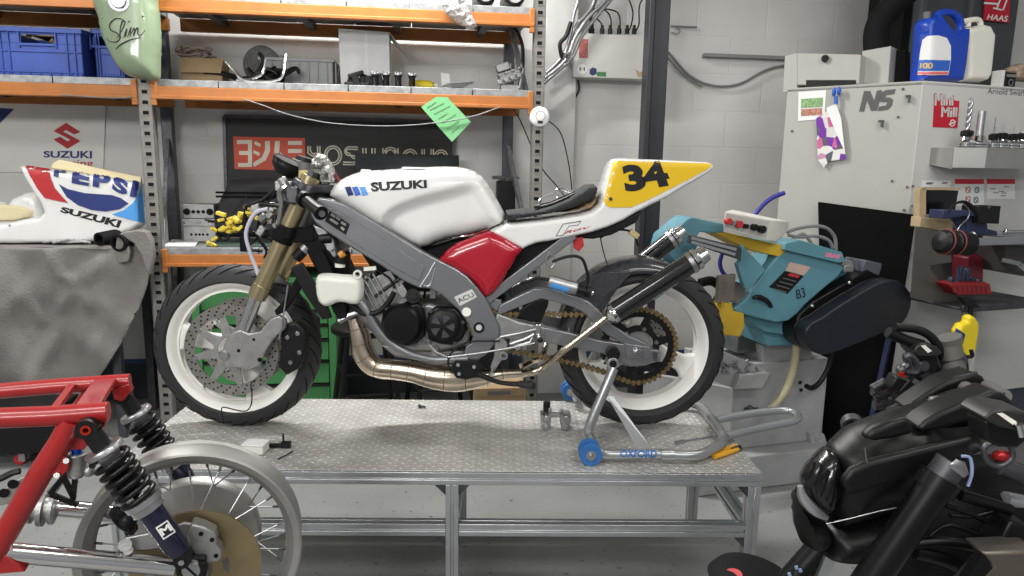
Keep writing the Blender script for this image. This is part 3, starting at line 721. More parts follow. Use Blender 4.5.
# conduits swinging down from the roof into the pillar
t = thing('steel_conduit', W, 'bundle of bent steel conduits running up beside the pillar', 'conduits')
for i, L in enumerate(([(545, 78), (560, 66), (568, 56), (575, 38), (588, 18), (604, 2), (612, -14)], [(543, 84), (560, 69), (572, 58), (582, 36), (597, 16), (612, -2), (622, -16)], [(546, 73), (558, 62), (566, 50), (571, 30), (574, 14), (578, 0), (578, -16)], [(550, 70), (562, 59), (569, 44), (576, 26), (590, 10), (596, -4), (600, -18)])):
    obj('conduit', MB().tube([W.p(a, b, -.24+.03*i) for a, b in L], .0105, 10, smooth=6), steel, t)
m = MB(); q = W.p(567, 57, -.2); m.ball(q, (.03, .08, .03), 12); obj('pipe_clip', m, chrome, t)
m = MB().tube([W.p(a, b, -.2) for a, b in ((562, 58), (560, 44), (566, 36), (571, 22))], .012, 8, smooth=5); obj('black_sleeve', m, black, t)
m = MB().tube([W.p(a, b, -.05) for a, b in ((578, 80), (579, 90), (574, 99), (570, 103))], .006, 8, smooth=6)
single('black_flex', m, black, W, 'short black flex hanging below the white electrical enclosure', 'cable')
# black steel stanchion
P = Fr(0, 3.9, 0, .05); a, b = P.p(651, 0, 0), P.p(672.5, 0, 0)
a2 = P.p(641, 200, 0)
PX = (P.p(643, 144, 0).x+P.p(651, 0, 0).x)/2
w2 = b.x-a.x
fr = Fr(*(P.M @ V((PX+w2/2, .06, 0))), .05)
t = thing('steel_stanchion', fr, 'black steel stanchion post from floor to roof behind the seat tail', 'post')
m = MB().b2((-w2/2, -.06, .002), (w2/2, -.048, 3.09)).b2((-w2/2, .048, .002), (w2/2, .06, 3.09)).b2((-w2/2+.045, -.048, .002), (-w2/2+.055, .048, 3.09))
m = MB().b2((-w2/2, -.06, .002), (-w2/2+.03, .06, 3.09)).b2((-w2/2+.03, -.045, .002), (w2/2, .045, 3.09))
obj('post_body', m, mat('stanchion_black', (.018, .019, .024), .42), t, bevel=.004)
obj('base_plate', MB().b2((-w2/2-.04, -.1, .0015), (w2/2+.04, .1, .012)), darksteel, t)
# wall cable and socket
m = MB().tube([W.p(a, b, -.03) for a, b in ((668, 52), (678, 64), (690, 76), (706, 84), (724, 86.5), (742, 83), (762, 72), (780, 66), (792, 66))], .008, 8, smooth=6)
m.tube([W.p(a, b, -.03) for a, b in ((668, 58), (676, 67), (688, 78), (702, 87))], .006, 8, smooth=6)
single('wall_cable', m, cablegrey, W, 'thick grey cable sagging across the white wall to the cream machine', 'cable')
a, b = W.p(681, 28, -.02), W.p(700, 54, -.02)
m = MB().tube([W.p(a, b, -.02) for a, b in ((671, 26), (690, 27), (697, 27))], .005, 6)
m.tube([W.p(a, b, -.02) for a, b in ((671, 32), (678, 34), (680, 30), (676, 27))], .003, 6, smooth=4)
single('clipped_wire', m, cablegrey, W, 'short grey wire clipped to the wall right of the black post', 'wire')
m = MB().tube([W.p(a, b, -.3) for a, b in ((534, 105), (545, 118), (560, 132), (568, 160), (572, 190))], .0035, 6, smooth=6)
m.tube([W.p(a, b, -.3) for a, b in ((510, 105), (520, 120), (540, 165), (556, 185), (566, 198))], .0035, 6, smooth=6)
single('hanging_wires', m, black, W, 'two thin black wires hanging behind the right racking post', 'wires')
# ---------------------------------------------------------------- on the lower shelf
a, b = W.p(355, 153.5, -.2), W.p(459, 153, -.2)
fr = Fr(*(W.M @ V(((a.x+b.x)/2, -.2, zl+.001))), .13); h = a.z-zl; w2 = (b.x-a.x)/2
t = thing('computer_monitor', fr, 'wide black computer monitor standing behind the white petrol tank', 'monitor')
obj('casing', MB().b2((-w2, 0, h-.36), (w2, .03, h)), black, t, bevel=.003)
obj('screen', MB().b2((-w2+.012, -.0015, h-.345), (w2-.012, 0, h-.014)), mat('screen_dark', (.02, .028, .032), .15), t)
obj('stand', MB().b2((-.03, .01, .01), (.03, .035, h-.3)).b2((-.13, -.07, 0), (.13, .09, .01)), black, t)
fr = W; q = [(215, 238), (217, 205), (224, 190), (232, 179), (262, 177), (285, 178), (292, 200), (292, 240)]
z0 = zl+.002
def onlow(px, d): q = W.p(px, 230, d); return Fr(*(W.M @ V((q.x, d, zl+.0015))), .13)
fr = onlow(252, -.25); L = [(p.x, max(p.z, .0)) for p in fr.ps(((216, 237), (217, 208), (224, 192), (231, 180), (262, 178), (287, 179), (292, 200), (292, 237)))]
m = MB().puff(L, .09, .05, 0, .02, mod=lambda x, z: 1+.25*noise.noise(V((x*9, 1, z*9))))
t = single('tool_bag', m, mat('bag_black', (.03, .03, .033), .75, bump=.4), fr, 'black soft tool bag slumped against the wall behind the forks', 'bag', smooth=60)
m = MB(); 
for zz in (.36, .40): m.tube([V((x, -.09-.01*cos(x*9), zz*.55+.05)) for x in (-.16, -.08, 0, .08, .16)], .006, 6, smooth=4)
obj('strap', m, blackmatt, t)
# cylinder head block
fr = onlow(199, -.30); a, b = fr.p(181, 204, -.06), fr.p(216, 236, -.06); w2 = (b.x-a.x)/2; h = a.z; cx = (a.x+b.x)/2
t = thing('cylinder_head', fr, 'grey cast cylinder head on edge on the left of the lower shelf', 'engine part')
obj('casting', MB().b2((cx-w2, -.06, 0), (cx+w2, .06, h*.62)).b2((cx-w2*.95, -.055, h*.62), (cx+w2*.95, .055, h)).b2((cx-w2, -.068, h*.42), (cx+w2, -.06, h*.62)), castalu, t, bevel=.006)
m = MB()
for s_ in (-.7, -.3, .0, .3, .7):
    r = .018 if abs(s_) > .5 else .009; m.lathe([(0, 0), (r, 0), (r, .003)], (cx+s_*w2, -.0605, h*.8), (0, 1, 0), 18)
    m.lathe([(0, 0), (.007, 0), (.007, .003)], (cx+s_*w2*.7, -.0605, h*.2), (0, 1, 0), 14); 
obj('port', m, blackmatt, t, split=True)
m = MB()
for s_ in (-.85, .85, -.1, .1): m.cyl((cx+s_*w2, -.072, h*.52), (cx+s_*w2, -.066, h*.52), .006)
obj('bolt', m, boltm, t, split=True)
fr = onlow(225, -.42); a, b = fr.p(198, 241, 0), fr.p(300, 241, 0)
m = MB().b2((fr.h(205, 247, 0).x, -.15, 0), (b.x, .12, .004)); single('bench_mat', m, greymat, fr, 'dark green cutting mat on the lower shelf under the yellow connectors', 'mat')
fr = onlow(183, -.5); q = [fr.h(*p_, .002) for p_ in ((163, 246.5), (195, 246.5), (200, 240), (172, 240))]
single('paper_sheet', MB().slab(q, (0, 0, .003)), paper, fr, 'blank white paper sheet on the left corner of the lower shelf', 'paper')
fr = onlow(235, -.5); m = MB().tube([V((-.09, 0, .10)), V((-.06, 0, .10)), V((-.03, 0, .07)), V((-.04, 0, .035)), V((-.06, 0, .03))], .008, 8, smooth=5)
single('hooked_pipe', m, black, fr, 'small black hooked pipe beside the grey casting', 'pipe')
fr = onlow(505, -.2); a, b = fr.p(496, 181, 0), fr.p(514, 181, 0); w2 = (b.x-a.x)/2; h = a.z
t = thing('black_motor', fr, 'squat black motor with a bright star knob behind the petrol tank', 'motor')
obj('motor_body', MB().b2((-w2, -w2, 0.0), (w2, w2, h)), black, t, bevel=.008)
obj('collar', MB().b2((-w2*.9, -w2*.9, h*.45), (w2*.9, w2*1.02, h*.5)), steel, t)
m = MB().cyl((0, 0, h), (0, 0, h+.02), .05, .03)
for k_ in range(6): m.ball((.065*cos(k_*1.05), .065*sin(k_*1.05), h+.02), (.02, .02, .012), 8)
obj('star_knob', m, steel, t)
# ---------------------------------------------------------------- the aluminium bench
ZB = Fr(0, 2.42, 0, .024).p(238, 424, 0).z
B = Fr(0, 2.42, ZB, .024)                               # bench and bike frame: z = 0 is the bench top
yf = B.h(500, 471.5, 0).y; yb = B.h(500, 400.5, 0).y
xl = B.h(108, 472, 0).x; xr = B.h(762, 472.5, 0).x; xl = min(xl, B.h(188, 405, 0).x)
zfl = -ZB
t = thing('display_bench', B, 'low aluminium profile bench with a checker plate top carrying the white race bike', 'bench', off=(0, 0, -ZB))
T0 = Mx.Translation((0, 0, ZB))
def oz(name, m, mt, par, **k): m.xf(T0); return obj(name, m, mt, par, **k)
oz('checker_plate_top', MB().b2((xl, yf+.004, -.004), (xr, yb, 0)), plate, t, bevel=.001)
def profile(a, b, s=.04):                                # slotted extrusion
    a, b = V(a), V(b); x = (b-a).normalized(); up = V((0, 0, 1)) if abs(x.z) < .9 else V((0, 1, 0)); y = up.cross(x).normalized(); z = x.cross(y)
    L = (b-a).length; h = s/2; g = .0045; dp = .008
    P = []
    for k in range(4):
        R = Mx.Rotation(k*pi/2, 2)
        P += [R @ V(q) for q in ((-h, -h), (-g, -h), (-g, -h+dp), (g, -h+dp), (g, -h))]
    m = MB(); m.slab([a+y*p.x+z*p.y for p in P], x*L); return m
def rail(name, a, b, s=.04): oz(name, profile(a, b, s), alu, t, bevel=.0012)
zt_ = -.004-.02
for y in (yf+.02, yb-.02): rail('top_rail', (xl, y, zt_-.001), (xr, y, zt_-.001))
xm = B.p(452, 500, yf).x
for x in (xl+.02, xm, xr-.02): rail('top_crossrail', (x, yf+.0405, zt_-.001), (x, yb-.0405, zt_-.001))
zr = B.p(600, 531, yf).z; zb_ = zt_-.0215
legs = [(xl+.02, yf+.02), (xm, yf+.02), (xr-.02, yf+.02), (xl+.02, yb-.02), (xm, yb-.02), (xr-.02, yb-.02)]
for x, y in legs:
    rail('leg', (x, y, zb_), (x, y, zfl+.012)); oz('foot', MB().cyl((x, y, zfl+.001), (x, y, zfl+.0118), .022), black, t)
for y in (yf+.02, yb-.02):
    rail('lower_rail', (xl+.0405, y, zr), (xm-.0205, y, zr)); rail('lower_rail', (xm+.0205, y, zr), (xr-.0405, y, zr))
for x in (xl+.02, xm, xr-.02): rail('side_rail', (x, yf+.0405, zr), (x, yb-.0405, zr))
for x, y in legs[:3]:
    for sx in (-1, 1):
        if (x < xl+.1 and sx < 0) or (x > xr-.1 and sx > 0): continue
        for zz, sz in ((zb_, -1), (zr-.0205, -1)):
            oz('corner_bracket', MB().slab([(x+sx*.0205, yf+.003, zz), (x+sx*.055, yf+.003, zz), (x+sx*.0205, yf+.003, zz+sz*.035)], (0, .034, 0)), darksteel, t, bevel=.001)
# things on the bench
fr = B
def hb(px, py, z=0): return B.h(px, py, z)
q = hb(423, 408); m = MB().tube([q+V((-.012, 0, .007)), q+V((0, 0, .007)), q+V((.01, 0, .004))], .005, 8).ball(q+V((-.012, 0, .008)), .008, 8)
single('small_bolt', m, darksteel, B, 'tiny dark bolt lying alone on the middle of the checker plate', 'bolt')
# brake caliper halves
c = hb(555, 428); t = thing('brake_caliper_pair', B, 'pair of bright brake caliper halves under the rear tyre on the plate', 'brake calipers')
for sx, nm in ((-.035, 'caliper_half'), (.035, 'caliper_half')):
    m = MB(); cc = c+V((sx, 0, 0)); m.box(cc+V((0, 0, .042)), (.036, .06, .03)); m.cyl(cc+V((0, -.03, .018)), cc+V((0, .03, .018)), .0165, n=20); m.cyl(cc+V((0, -.045, .05)), cc+V((0, -.02, .05)), .012); m.cyl(cc+V((0, -.04, .02)), cc+V((0, -.03, .02)), .008)
    obj(nm, m, steel, t, bevel=.003)
obj('bridge', MB().box(c+V((0, 0, .05)), (.05, .02, .014)).cyl(c+V((-.02, 0, .057)), c+V((-.02, 0, .075)), .006).cyl(c+V((.02, 0, .057)), c+V((.02, 0, .07)), .006), castalu, t, bevel=.002)
obj('black_knob', MB().cyl(c+V((-.03, .02, .058)), c+V((-.03, .02, .09)), .013), black, t)
# yellow-handled cutters
t = thing('hand_cutters', B, 'small cutters with yellow handles at the right end of the bench top', 'pliers')
for L, r in (([(736, 448), (724, 453), (713, 459)], .0085), ([(738, 452), (726, 456), (715, 460)], .0085)):
    obj('handle', MB().tube([hb(a, b)+V((0, 0, .0095)) for a, b in L], [r*.7, r, r*.8], 8, smooth=4), mat('orange_yellow_grip', (.72, .36, .02), .4), t)
obj('jaw', MB().tube([hb(a, b)+V((0, 0, .010)) for a, b in ((732, 452), (740, 449), (741, 452))], .006, 6), darksteel, t)
m = MB().tube([hb(a, b)+V((0, 0, .006)) for a, b in ((679, 444), (700, 440), (712, 438))], .0035, 8); m.tube([hb(a, b)+V((0, 0, .008)) for a, b in ((675, 445), (684, 443))], .006, 8)
single('screwdriver', m, steel, B, 'thin steel rod tool lying inside the paddock stand loop', 'tool')
# clear box and black clamp under the front wheel
fr = Fr(*(B.M @ hb(256, 452)), -.1)
t = thing('clear_parts_box', fr, 'small clear plastic parts box beside the front tyre on the bench', 'box')
obj('box_body', MB().b2((-.035, -.025, .001), (.035, .025, .028)), plastw, t, bevel=.004); obj('lid', MB().b2((-.037, -.027, .0285), (.037, .027, .034)), mat('lid_clear', (.8, .8, .78), .2), t, bevel=.002)
m = MB(); c = hb(280, 448); m.bar(c+V((-.045, 0, .008)), c+V((.03, .0, .010)), .012, .010).box(c+V((.02, 0, .012)), (.03, .016, .018)).cyl(c+V((.012, 0, .01)), c+V((.012, 0, .05)), .003)
single('black_clamp', m, black, B, 'small black clamp tool lying on the bench near the front tyre', 'clamp')
m = MB().tube([hb(a, b)+V((0, 0, .003)) for a, b in ((278, 460), (286, 456), (293, 452))], .002, 6); single('wire_offcut', m, black, B, 'short black wire offcut at the front left of the plate', 'wire')
# brake line trailing from the front disc to the bench
# ---------------------------------------------------------------- paddock stand under the rear wheel
t = thing('paddock_stand', B, 'silver tubular paddock stand with blue wheels holding up the rear wheel', 'paddock stand')
R1 = .0165
dn = hb(592, 462).y+.03                                  # near arm depth
near = lambda a, b: B.p(a, b, dn)
w0 = near(588.5, 449); zc = w0.z
pts = [B.p(613, 372, -.16), B.p(603, 395, -.175), B.p(592, 424, -.185)]
yn = B.h(640, 454, .030).y
A = [B.p(614, 368, -.155), B.p(602, 396, -.175), B.p(590, 425, -.19), B.p(589.5, 436, -.195), B.p(597, 450, yn+.004), B.p(609, 454.5, yn)]
yn = B.h(640, 454, .030).y
zlo = .030
lo = lambda a, b: B.h(a, b, max(zlo, R1+.001))
for p in A: p.z = max(p.z, R1+.002)
A += [lo(656, 454), lo(694, 455.5), lo(712, 449), lo(722, 443), lo(722, 434), lo(705, 411), lo(697, 405), lo(683, 407)]
yfar = .205
far_end = lo(683, 407); A += [V((far_end.x-.06, yfar, far_end.z)), V((w0.x+.12, yfar, far_end.z))]
m = MB().tube(A[:12], R1, 12, smooth=5)
BT = m.bvh(); obj('base_tube', m, standsil, t, smooth=60)
Bf = [V((p.x, -p.y, p.z)) for p in A[:6]]
m = MB().tube(Bf+[V((A[10].x-.12, yfar, zlo)), V((A[11].x-.02, yfar-.03, A[11].z)), A[11]], R1, 12, smooth=5)
obj('far_arm', m, standsil, t, smooth=60)
H = [lo(716, 420), lo(745, 414.5), lo(776, 410.5), lo(790, 411), lo(798, 416), lo(794, 421), lo(777, 424.5), lo(750, 430), lo(726, 436)]
m = MB().tube(H, R1*.88, 12, smooth=5); obj('handle_loop', m, standsil, t, smooth=60)
for s_ in (1, -1):
    pl = [V((p.x, p.y*s_, p.z)) for p in (B.p(607, 396, -.17), B.p(613, 396, -.17), lo(650, 446), lo(637, 448))]
    obj('gusset', MB().slab(pl, (0, .006, 0)), standsil, t)
    hd = MB(); c = B.p(612, 362, -.14); c.y *= s_; hd.cyl(c+V((0, -.022*s_, 0)), c+V((0, .03*s_, 0)), .020, n=20).bar(c+V((0, 0, -.005)), c+V((-.012, 0, -.07)), .03, .02)
    obj('hook_head', hd, standsil, t, bevel=.002); obj('hook_cup', MB().cyl(c+V((0, -.026*s_, 0)), c+V((0, -.023*s_, 0)), .012), black, t)
    zc = .036
    for dy, nm in ((-.018, 0), (.018, 1)):
        c = V((w0.x, (yn+dy)*s_, zc)); wl = obj('wheel', MB().lathe([(.010, -.011), (.022, -.013), (.034, -.012), (.036, -.006), (.036, .006), (.034, .012), (.022, .013), (.010, .011)], c, (0, 1, 0), 32, True), wheelblue, t)
        obj('hub', MB().cyl(c+V((0, -.0135, 0)), c+V((0, .0135, 0)), .016, n=18).cyl(c+V((0, -.018, 0)), c+V((0, .018, 0)), .008), steel, wl)
    obj('axle', MB().cyl((w0.x, (yn-.045)*s_, zc), (w0.x, (yn+.045)*s_, zc), .006), steel, t)
m = MB(); stickword(m, BT, B, 'OXFORD', ((620, 457), (656.5, 457.6), (657, 450.4), (620.5, 449.9)), .03, .0015)
obj('lettering', m, wheelblue, t)
m = MB(); q0, q1 = lo(661, 455), lo(674, 455); m.tube([q0, q1], R1+.003, 14); obj('sleeve', m, standsil, t)
# ---------------------------------------------------------------- the white race bike
t = thing('race_motorcycle', B, 'white red and yellow race bike number 34 without front fairing, on the bench', 'motorcycle')
def pp(L, d): return B.xz(L, d)
def part(n, m, mt, par=None, **k): return obj(n, m, mt, par or t, **k)
def pr(L, d, d1, n=0): P = pp(L, d); P = [(q.x, q.y) for q in cr([V((a, b, 0)) for a, b in P], n, True)] if n else P; return P
# wheels
FC = B.p(238.5, 345.5, 0); RC = B.p(640, 343, 0); RR = FC.z-.001
def wheel(c, R, hw, ang, name, big):
    tp = []
    for k in range(13):
        a = -pi/2+pi*k/12; tp.append((R-.052+.052*cos(a), hw*sin(a)))
    prof = [(.222, -hw*.72), (.226, -hw*.80), (R-.052, -hw)]+tp[1:-1]+[(R-.052, hw), (.226, hw*.80), (.222, hw*.72), (.218, hw*.6), (.218, -hw*.6)]
    ty = part('tyre', MB().lathe(prof, c, (0, 1, 0), 96, True), rubber); g = MB()
    for k in range(30):
        for s in (-1, 1):
            a = 2*pi*(k+(.5 if s > 0 else 0))/30; pts = []
            for j in range(5):
                b = s*(.25+.2*j); rr = R-.052+.052*cos(b)+.0004; aa = a+.06*j; pts.append(c+V((rr*cos(aa), hw*sin(b), rr*sin(aa))))
            g.tube(pts, .0022, 4)
    part('tread_groove', g, blackmatt, ty)
    r0 = .232 if not big else .236
    w2 = hw*.80
    rp = [(r0-.003, -w2-.003), (r0, -w2), (.226, -w2+.010), (.2155, -w2+.016), (.2155, w2-.016), (.226, w2-.010), (r0, w2), (r0-.003, w2+.003), (r0-.010, w2-.001), (.212, w2-.012), (.204, w2-.030), (.195, .022), (.195, -.022), (.204, -w2+.030), (.212, -w2+.012), (r0-.010, -w2+.001)]
    rim = part('rim', MB().lathe(rp, c, (0, 1, 0), 96, True), whitewheel, smooth=30)
    m = MB().lathe([(.0, -.05), (.04, -.05), (.045, -.03), (.045, .03), (.04, .05), (0, .05)], c, (0, 1, 0), 32)
    part('hub', m, whitewheel, rim, bevel=.002)
    for a in ang:
        a = rad(a); u, w_ = V((cos(a), 0, sin(a))), V((-sin(a), 0, cos(a))); hwd = .026
        P = [u*.03+w_*.034, u*.10+w_*.026, u*.16+w_*.030, u*.199+w_*.058, u*.199-w_*.058, u*.16-w_*.030, u*.10-w_*.026, u*.03-w_*.034]
        m = MB().slab([c+p+V((0, -.019, 0)) for p in P], (0, .038, 0)); part('spoke', m, whitewheel, rim, bevel=.009, seg=3)
    m = MB()
    a = rad(ang[0]+60); m.cyl(c+V((cos(a)*.2, 0, sin(a)*.2)), c+V((cos(a)*.165, -.012, sin(a)*.165)), .0045); part('valve', m, black, rim)
    return rim
FWD = wheel(FC, RR, .056, (170, 290, 50), 'front', 0)
RWD = wheel(RC, RR+.006, .080, (95, 215, 335), 'rear', 1)
for o_, nm in ((FWD, 'front_rim'), (RWD, 'rear_rim')): o_['label'] = 'white three-spoke '+nm.replace('_', ' ')
def disc(c, y, ro, ri, holes, name='brake_disc'):
    cc = c+V((0, y, 0)); o = part(name, MB().ring(cc, ri, ro, .005, n=72), discsteel); m = MB()
    for k in range(holes):
        for j, rr in enumerate((ro-.008, (ro+ri)/2, ri+.008)):
            a = 2*pi*(k+.33*j)/holes; q = cc+V((cos(a)*rr, -.0026, sin(a)*rr)); m.lathe([(0, 0), (.0034, 0), (.0034, -.0004)], q, (0, 1, 0), 8); m.lathe([(0, 0), (.0034, 0), (.0034, .0055)], q, (0, 1, 0), 8)
    part('drilling', m, blackmatt, o)
    m = MB().ring(cc, .045, .058, .007)
    for k in range(8):
        a = 2*pi*k/8+.2; u, w_ = V((cos(a), 0, sin(a))), V((-sin(a), 0, cos(a)))
        m.slab([cc+p+V((0, -.003, 0)) for p in (u*.05+w_*.018, u*(ri+.002)+w_*.009, u*(ri+.002)-w_*.009, u*.05-w_*.018)], (0, .006, 0))
    part('disc_carrier', m, castalu, o, bevel=.001)
    m = MB()
    for k in range(8): a = 2*pi*k/8+.2; q = cc+V((cos(a)*ri, -.005, sin(a)*ri)); m.cyl(q, q+V((0, .008, 0)), .0075, n=12)
    part('rivet', m, boltm, o, split=True)
disc(FC, -.068, .158, .122, 28); disc(FC, .068, .158, .122, 28)
disc(RC, .075, .11, .07, 20)
# forks
for s in (-1, 1):
    y = .105
    def fp(a, b): q = B.p(a, b, -y); return V((q.x, s*y, q.z))
    top, mid, bot = fp(311, 178), fp(257, 297), fp(243, 332)
    ax = (top-mid).normalized()
    part('fork_tube', MB().cyl(mid, top, .0275, n=28).cyl(mid-ax*.002, mid+ax*.045, .0305, n=28).cyl(top-ax*.012, top+ax*.006, .031, n=28), gold, bevel=.001)
    part('fork_stanchion', MB().cyl(bot, mid, .0215, n=24), chrome)
    part('fork_cap', MB().cyl(top+ax*.006, top+ax*.022, .019, n=6), darksteel)
    ft = part('fork_foot', MB().slab([fp(*q) for q in ((236, 331), (243, 328), (251, 332), (262, 330), (272, 318), (281, 314), (288, 319), (287, 327), (276, 337), (266, 352), (262, 364), (250, 369), (240, 366), (228, 366), (223, 356), (226, 343))], (0, s*.022, 0)), castalu, bevel=.005, seg=3)
    for a, b, r in ((262, 358, .008), (241, 349, .006), (256, 338, .005)): q = fp(a, b)+V((0, s*.0223, 0)); part('foot_recess', MB().lathe([(0, 0), (r, 0), (r, .0006)], q, (0, 1, 0), 18), blackmatt, ft)
    m = MB()
    for q in ((283, 321), (268, 345), (248, 363), (229, 360)): p_ = fp(*q); m.cyl(p_+V((0, s*.002, 0)), p_+V((0, s*.014, 0)), .008, n=12)
    m.cyl(FC+V((0, s*.07, 0)), FC+V((0, s*(y+.026), 0)), .018, n=20)
    part('axle_bolt', m, boltm, ft)
    # caliper behind the leg
    cb = fp(292, 342); m = MB().slab([fp(*q) for q in ((281, 326), (296, 322), (305, 330), (306, 350), (300, 368), (286, 376), (278, 366), (281, 346))], (0, -s*.045, 0))
    ca = part('brake_caliper', m, black, bevel=.008, seg=3); m = MB()
    for q in ((288, 337), (291, 362), (300, 352), (298, 333)): p_ = fp(*q); m.cyl(p_+V((0, s*.001, 0)), p_+V((0, s*.008, 0)), .0075, n=12)
    part('caliper_bolt', m, boltm, ca, split=True)
part('front_axle', MB().cyl(FC+V((0, -.135, 0)), FC+V((0, .135, 0)), .0125, n=24), steel)
def yk(a, b, z, th, mt, nm, r=.042):                     # triple clamp joining both legs
    q = B.p(a, b, -.105); m = MB().slab([V((q.x-.03, -.14, q.z)), V((q.x+.03, -.14, q.z+.0)), V((q.x+.10, -.04, q.z+.0)), V((q.x+.10, .04, q.z)), V((q.x+.03, .14, q.z)), V((q.x-.03, .14, q.z))], (.01, 0, th))
    m.cyl(q+V((-.008, 0, -.005)), q+V((.012, 0, th+.008)), .038, n=24).cyl(V((q.x-.008, .105, q.z-.005)), V((q.x+.012, .105, q.z+th+.008)), .038, n=24)
    return part(nm, m, mt, bevel=.004)
yk(283, 238, 0, .035, blackmatt, 'lower_yoke'); yk(303, 193, 0, .026, darksteel, 'upper_yoke')
part('fork_strap', MB().cyl(B.p(281.5, 242, -.105), B.p(285.5, 233, -.105), .034, n=28).bar(B.p(290, 236, -.105), B.p(315, 234, -.11), .03, .045), blackmatt, bevel=.004)
for s in (-1, 1):                                        # clip-ons
    def m3(a, b, y): q = B.p(a, b, -abs(y)); return V((q.x, s*abs(y), q.z))
    a, b, c_ = m3(298, 194, .14), m3(304, 199, .17), m3(321, 213, .27)
    part('clip_on', MB().cyl(m3(293, 190, .105), b, .014).lathe([(.030, -.014), (.038, -.014), (.038, .014), (.030, .014)], m3(291, 197, .105), (top-mid), 28, True), darksteel, bevel=.001)
    g = part('hand_grip', MB().cyl(b, c_, .018, n=24).cyl(b-(c_-b)*.05, b+(c_-b)*.12, .026, n=24).cyl(c_-(c_-b)*.08, c_+(c_-b)*.03, .022, n=24), blacksat, bevel=.002)
    part('bar_end', MB().cyl(c_+(c_-b)*.03, c_+(c_-b)*.07, .010), steel, g)
    lv = part('lever', MB().tube([m3(285, 186, .16), m3(279, 193, .18), m3(281, 205, .21), m3(278, 222, .25), m3(274, 226, .27)], [.010, .008, .007, .006, .007], 8, smooth=5), chrome)
    part('master_cylinder', MB().cyl(m3(281, 178, .15), m3(288, 190, .15), .014).box(m3(284, 186, .14), (.05, .03, .03)), castalu, bevel=.003)
# throttle cluster
part('switch_block', MB().cyl(B.p(290, 190, -.15), B.p(283, 181, -.15), .013).box(B.p(293, 195, -.15), (.035, .03, .05)), darksteel, bevel=.003)
ck = part('rev_counter', MB().xf(Mx.Identity(4)).lathe([(0, -.03), (.030, -.028), (.050, -.005), (.052, .012), (.047, .022), (0, .02)], B.p(287, 167, -.02), (.45, -.05, .9), 36), black)
part('dial_bezel', MB().lathe([(.048, .014), (.054, .014), (.054, .024), (.048, .024)], B.p(287, 167, -.02), (.45, -.05, .9), 36, True), blacksat, ck)
part('gauge_stay', MB().tube([B.p(283, 172, -.04), B.p(281, 182, -.05), B.p(276, 192, -.05), B.p(268, 200, -.04)], .009, 8, smooth=4), black)
rs = part('fluid_reservoir', MB().cyl(B.p(306, 181, -.05), B.p(306, 170, -.05), .024, n=24), mat('brake_fluid_pot', (.62, .55, .26), .25))
part('reservoir_cap', MB().cyl(B.p(304, 161, -.05), B.p(305, 157, -.05), .028, .026, n=24), black, rs)
part('reservoir_pot', MB().cyl(B.p(306, 170, -.05), B.p(304.5, 161, -.05), .024, n=24), inkgrey, rs)
m = MB(); s_ = random.Random(4)
P0 = pp([(311, 160), (318, 153), (326, 155), (332, 163), (336, 172), (334, 181), (326, 187), (317, 183), (310, 174)], -.06)
m.puff(P0, .04, .03, -.06, .007, mod=lambda x, z: 1+.9*noise.noise(V((x*75, 5, z*75))))
part('bubble_wrap', m, mat('wrap_foil', (.42, .42, .40), .18, metal=.6, var=.25, scale=80, bump=1, bscale=160), smooth=0)['label'] = 'crumpled clear bubble wrap'
part('steering_head', MB().cyl(B.p(322, 190, 0), B.p(305, 234, 0), .036, n=24), framegrey)
# fairing bracket with looms, ahead of the forks
Bk = lambda L, d=-.05: [B.p(a, b, d) for a, b in L]
fb = part('fairing_bracket', MB().tube(Bk(((284, 178), (275, 190), (262, 201), (246, 206), (244, 222), (245, 244))), .0065, 8).tube(Bk(((246, 206), (262, 204), (280, 206))), .0065, 8).tube(Bk(((245, 244), (252, 250), (262, 251)), -.05), .006, 8).tube(Bk(((260, 215), (257, 236), (266, 250), (264, 258))), .004, 6, smooth=4), black)
part('bracket_pad', MB().box(B.p(245, 244, -.05), (.03, .02, .05)), blackmatt, fb, bevel=.003)
m = MB(); s_ = random.Random(8)
for k in range(10):
    a = (s_.uniform(252, 280), s_.uniform(205, 238)); m.tube(Bk((a, (a[0]+s_.uniform(-10, 12), a[1]+s_.uniform(-8, 14)), (a[0]+s_.uniform(-16, 16), a[1]+s_.uniform(4, 22))), s_.uniform(-.08, .03)), .0035, 6, smooth=4)
part('wiring_loom', m, black, split=True)
m = MB()
for k in range(9): m.box(B.p(s_.uniform(254, 274), s_.uniform(206, 232), s_.uniform(-.08, .0)), (.022, .02, s_.uniform(.015, .035)), Mx.Rotation(s_.uniform(0, 3), 3, 'Y'))
part('ignition_box', m, castalu, bevel=.003, split=True)
m = MB()
for k in range(40):
    px = s_.gauss(232, 11); py = 226+(232-px)*.55+s_.gauss(0, 4.5); m.box(B.p(min(px, 250), py, s_.uniform(-.07, .02)), (.022, .013, .010), Mx.Rotation(s_.uniform(-.9, .9), 3, 'Y') @ Mx.Rotation(s_.uniform(-.7, .7), 3, 'Z'))
for q in ((221, 214), (249, 208), (260, 219)): m.box(B.p(*q, -.04), (.03, .02, .012), Mx.Rotation(.3, 3, 'Y'))
part('loom_connectors', m, mat('connector_yellow', (.70, .55, .06), .45, var=.12), bevel=.002, split=True)
m = MB().tube(Bk(((226, 238), (221, 227), (214, 222), (208, 222)), 0), .003, 6, smooth=4).tube(Bk(((232, 214), (240, 205), (246, 196)), 0), .002, 6)
m.tube(Bk(((205, 220), (222, 222), (240, 224), (252, 220)), -.03), .003, 6, smooth=4)
part('loose_wire', m, black)
part('breather_hose', MB().tube(Bk(((268, 209), (257, 212), (250, 221), (246, 235), (250, 252), (256, 268), (260, 280)), -.10), .0065, 8, smooth=5), mat('milky_hose', (.50, .50, .58), .35))
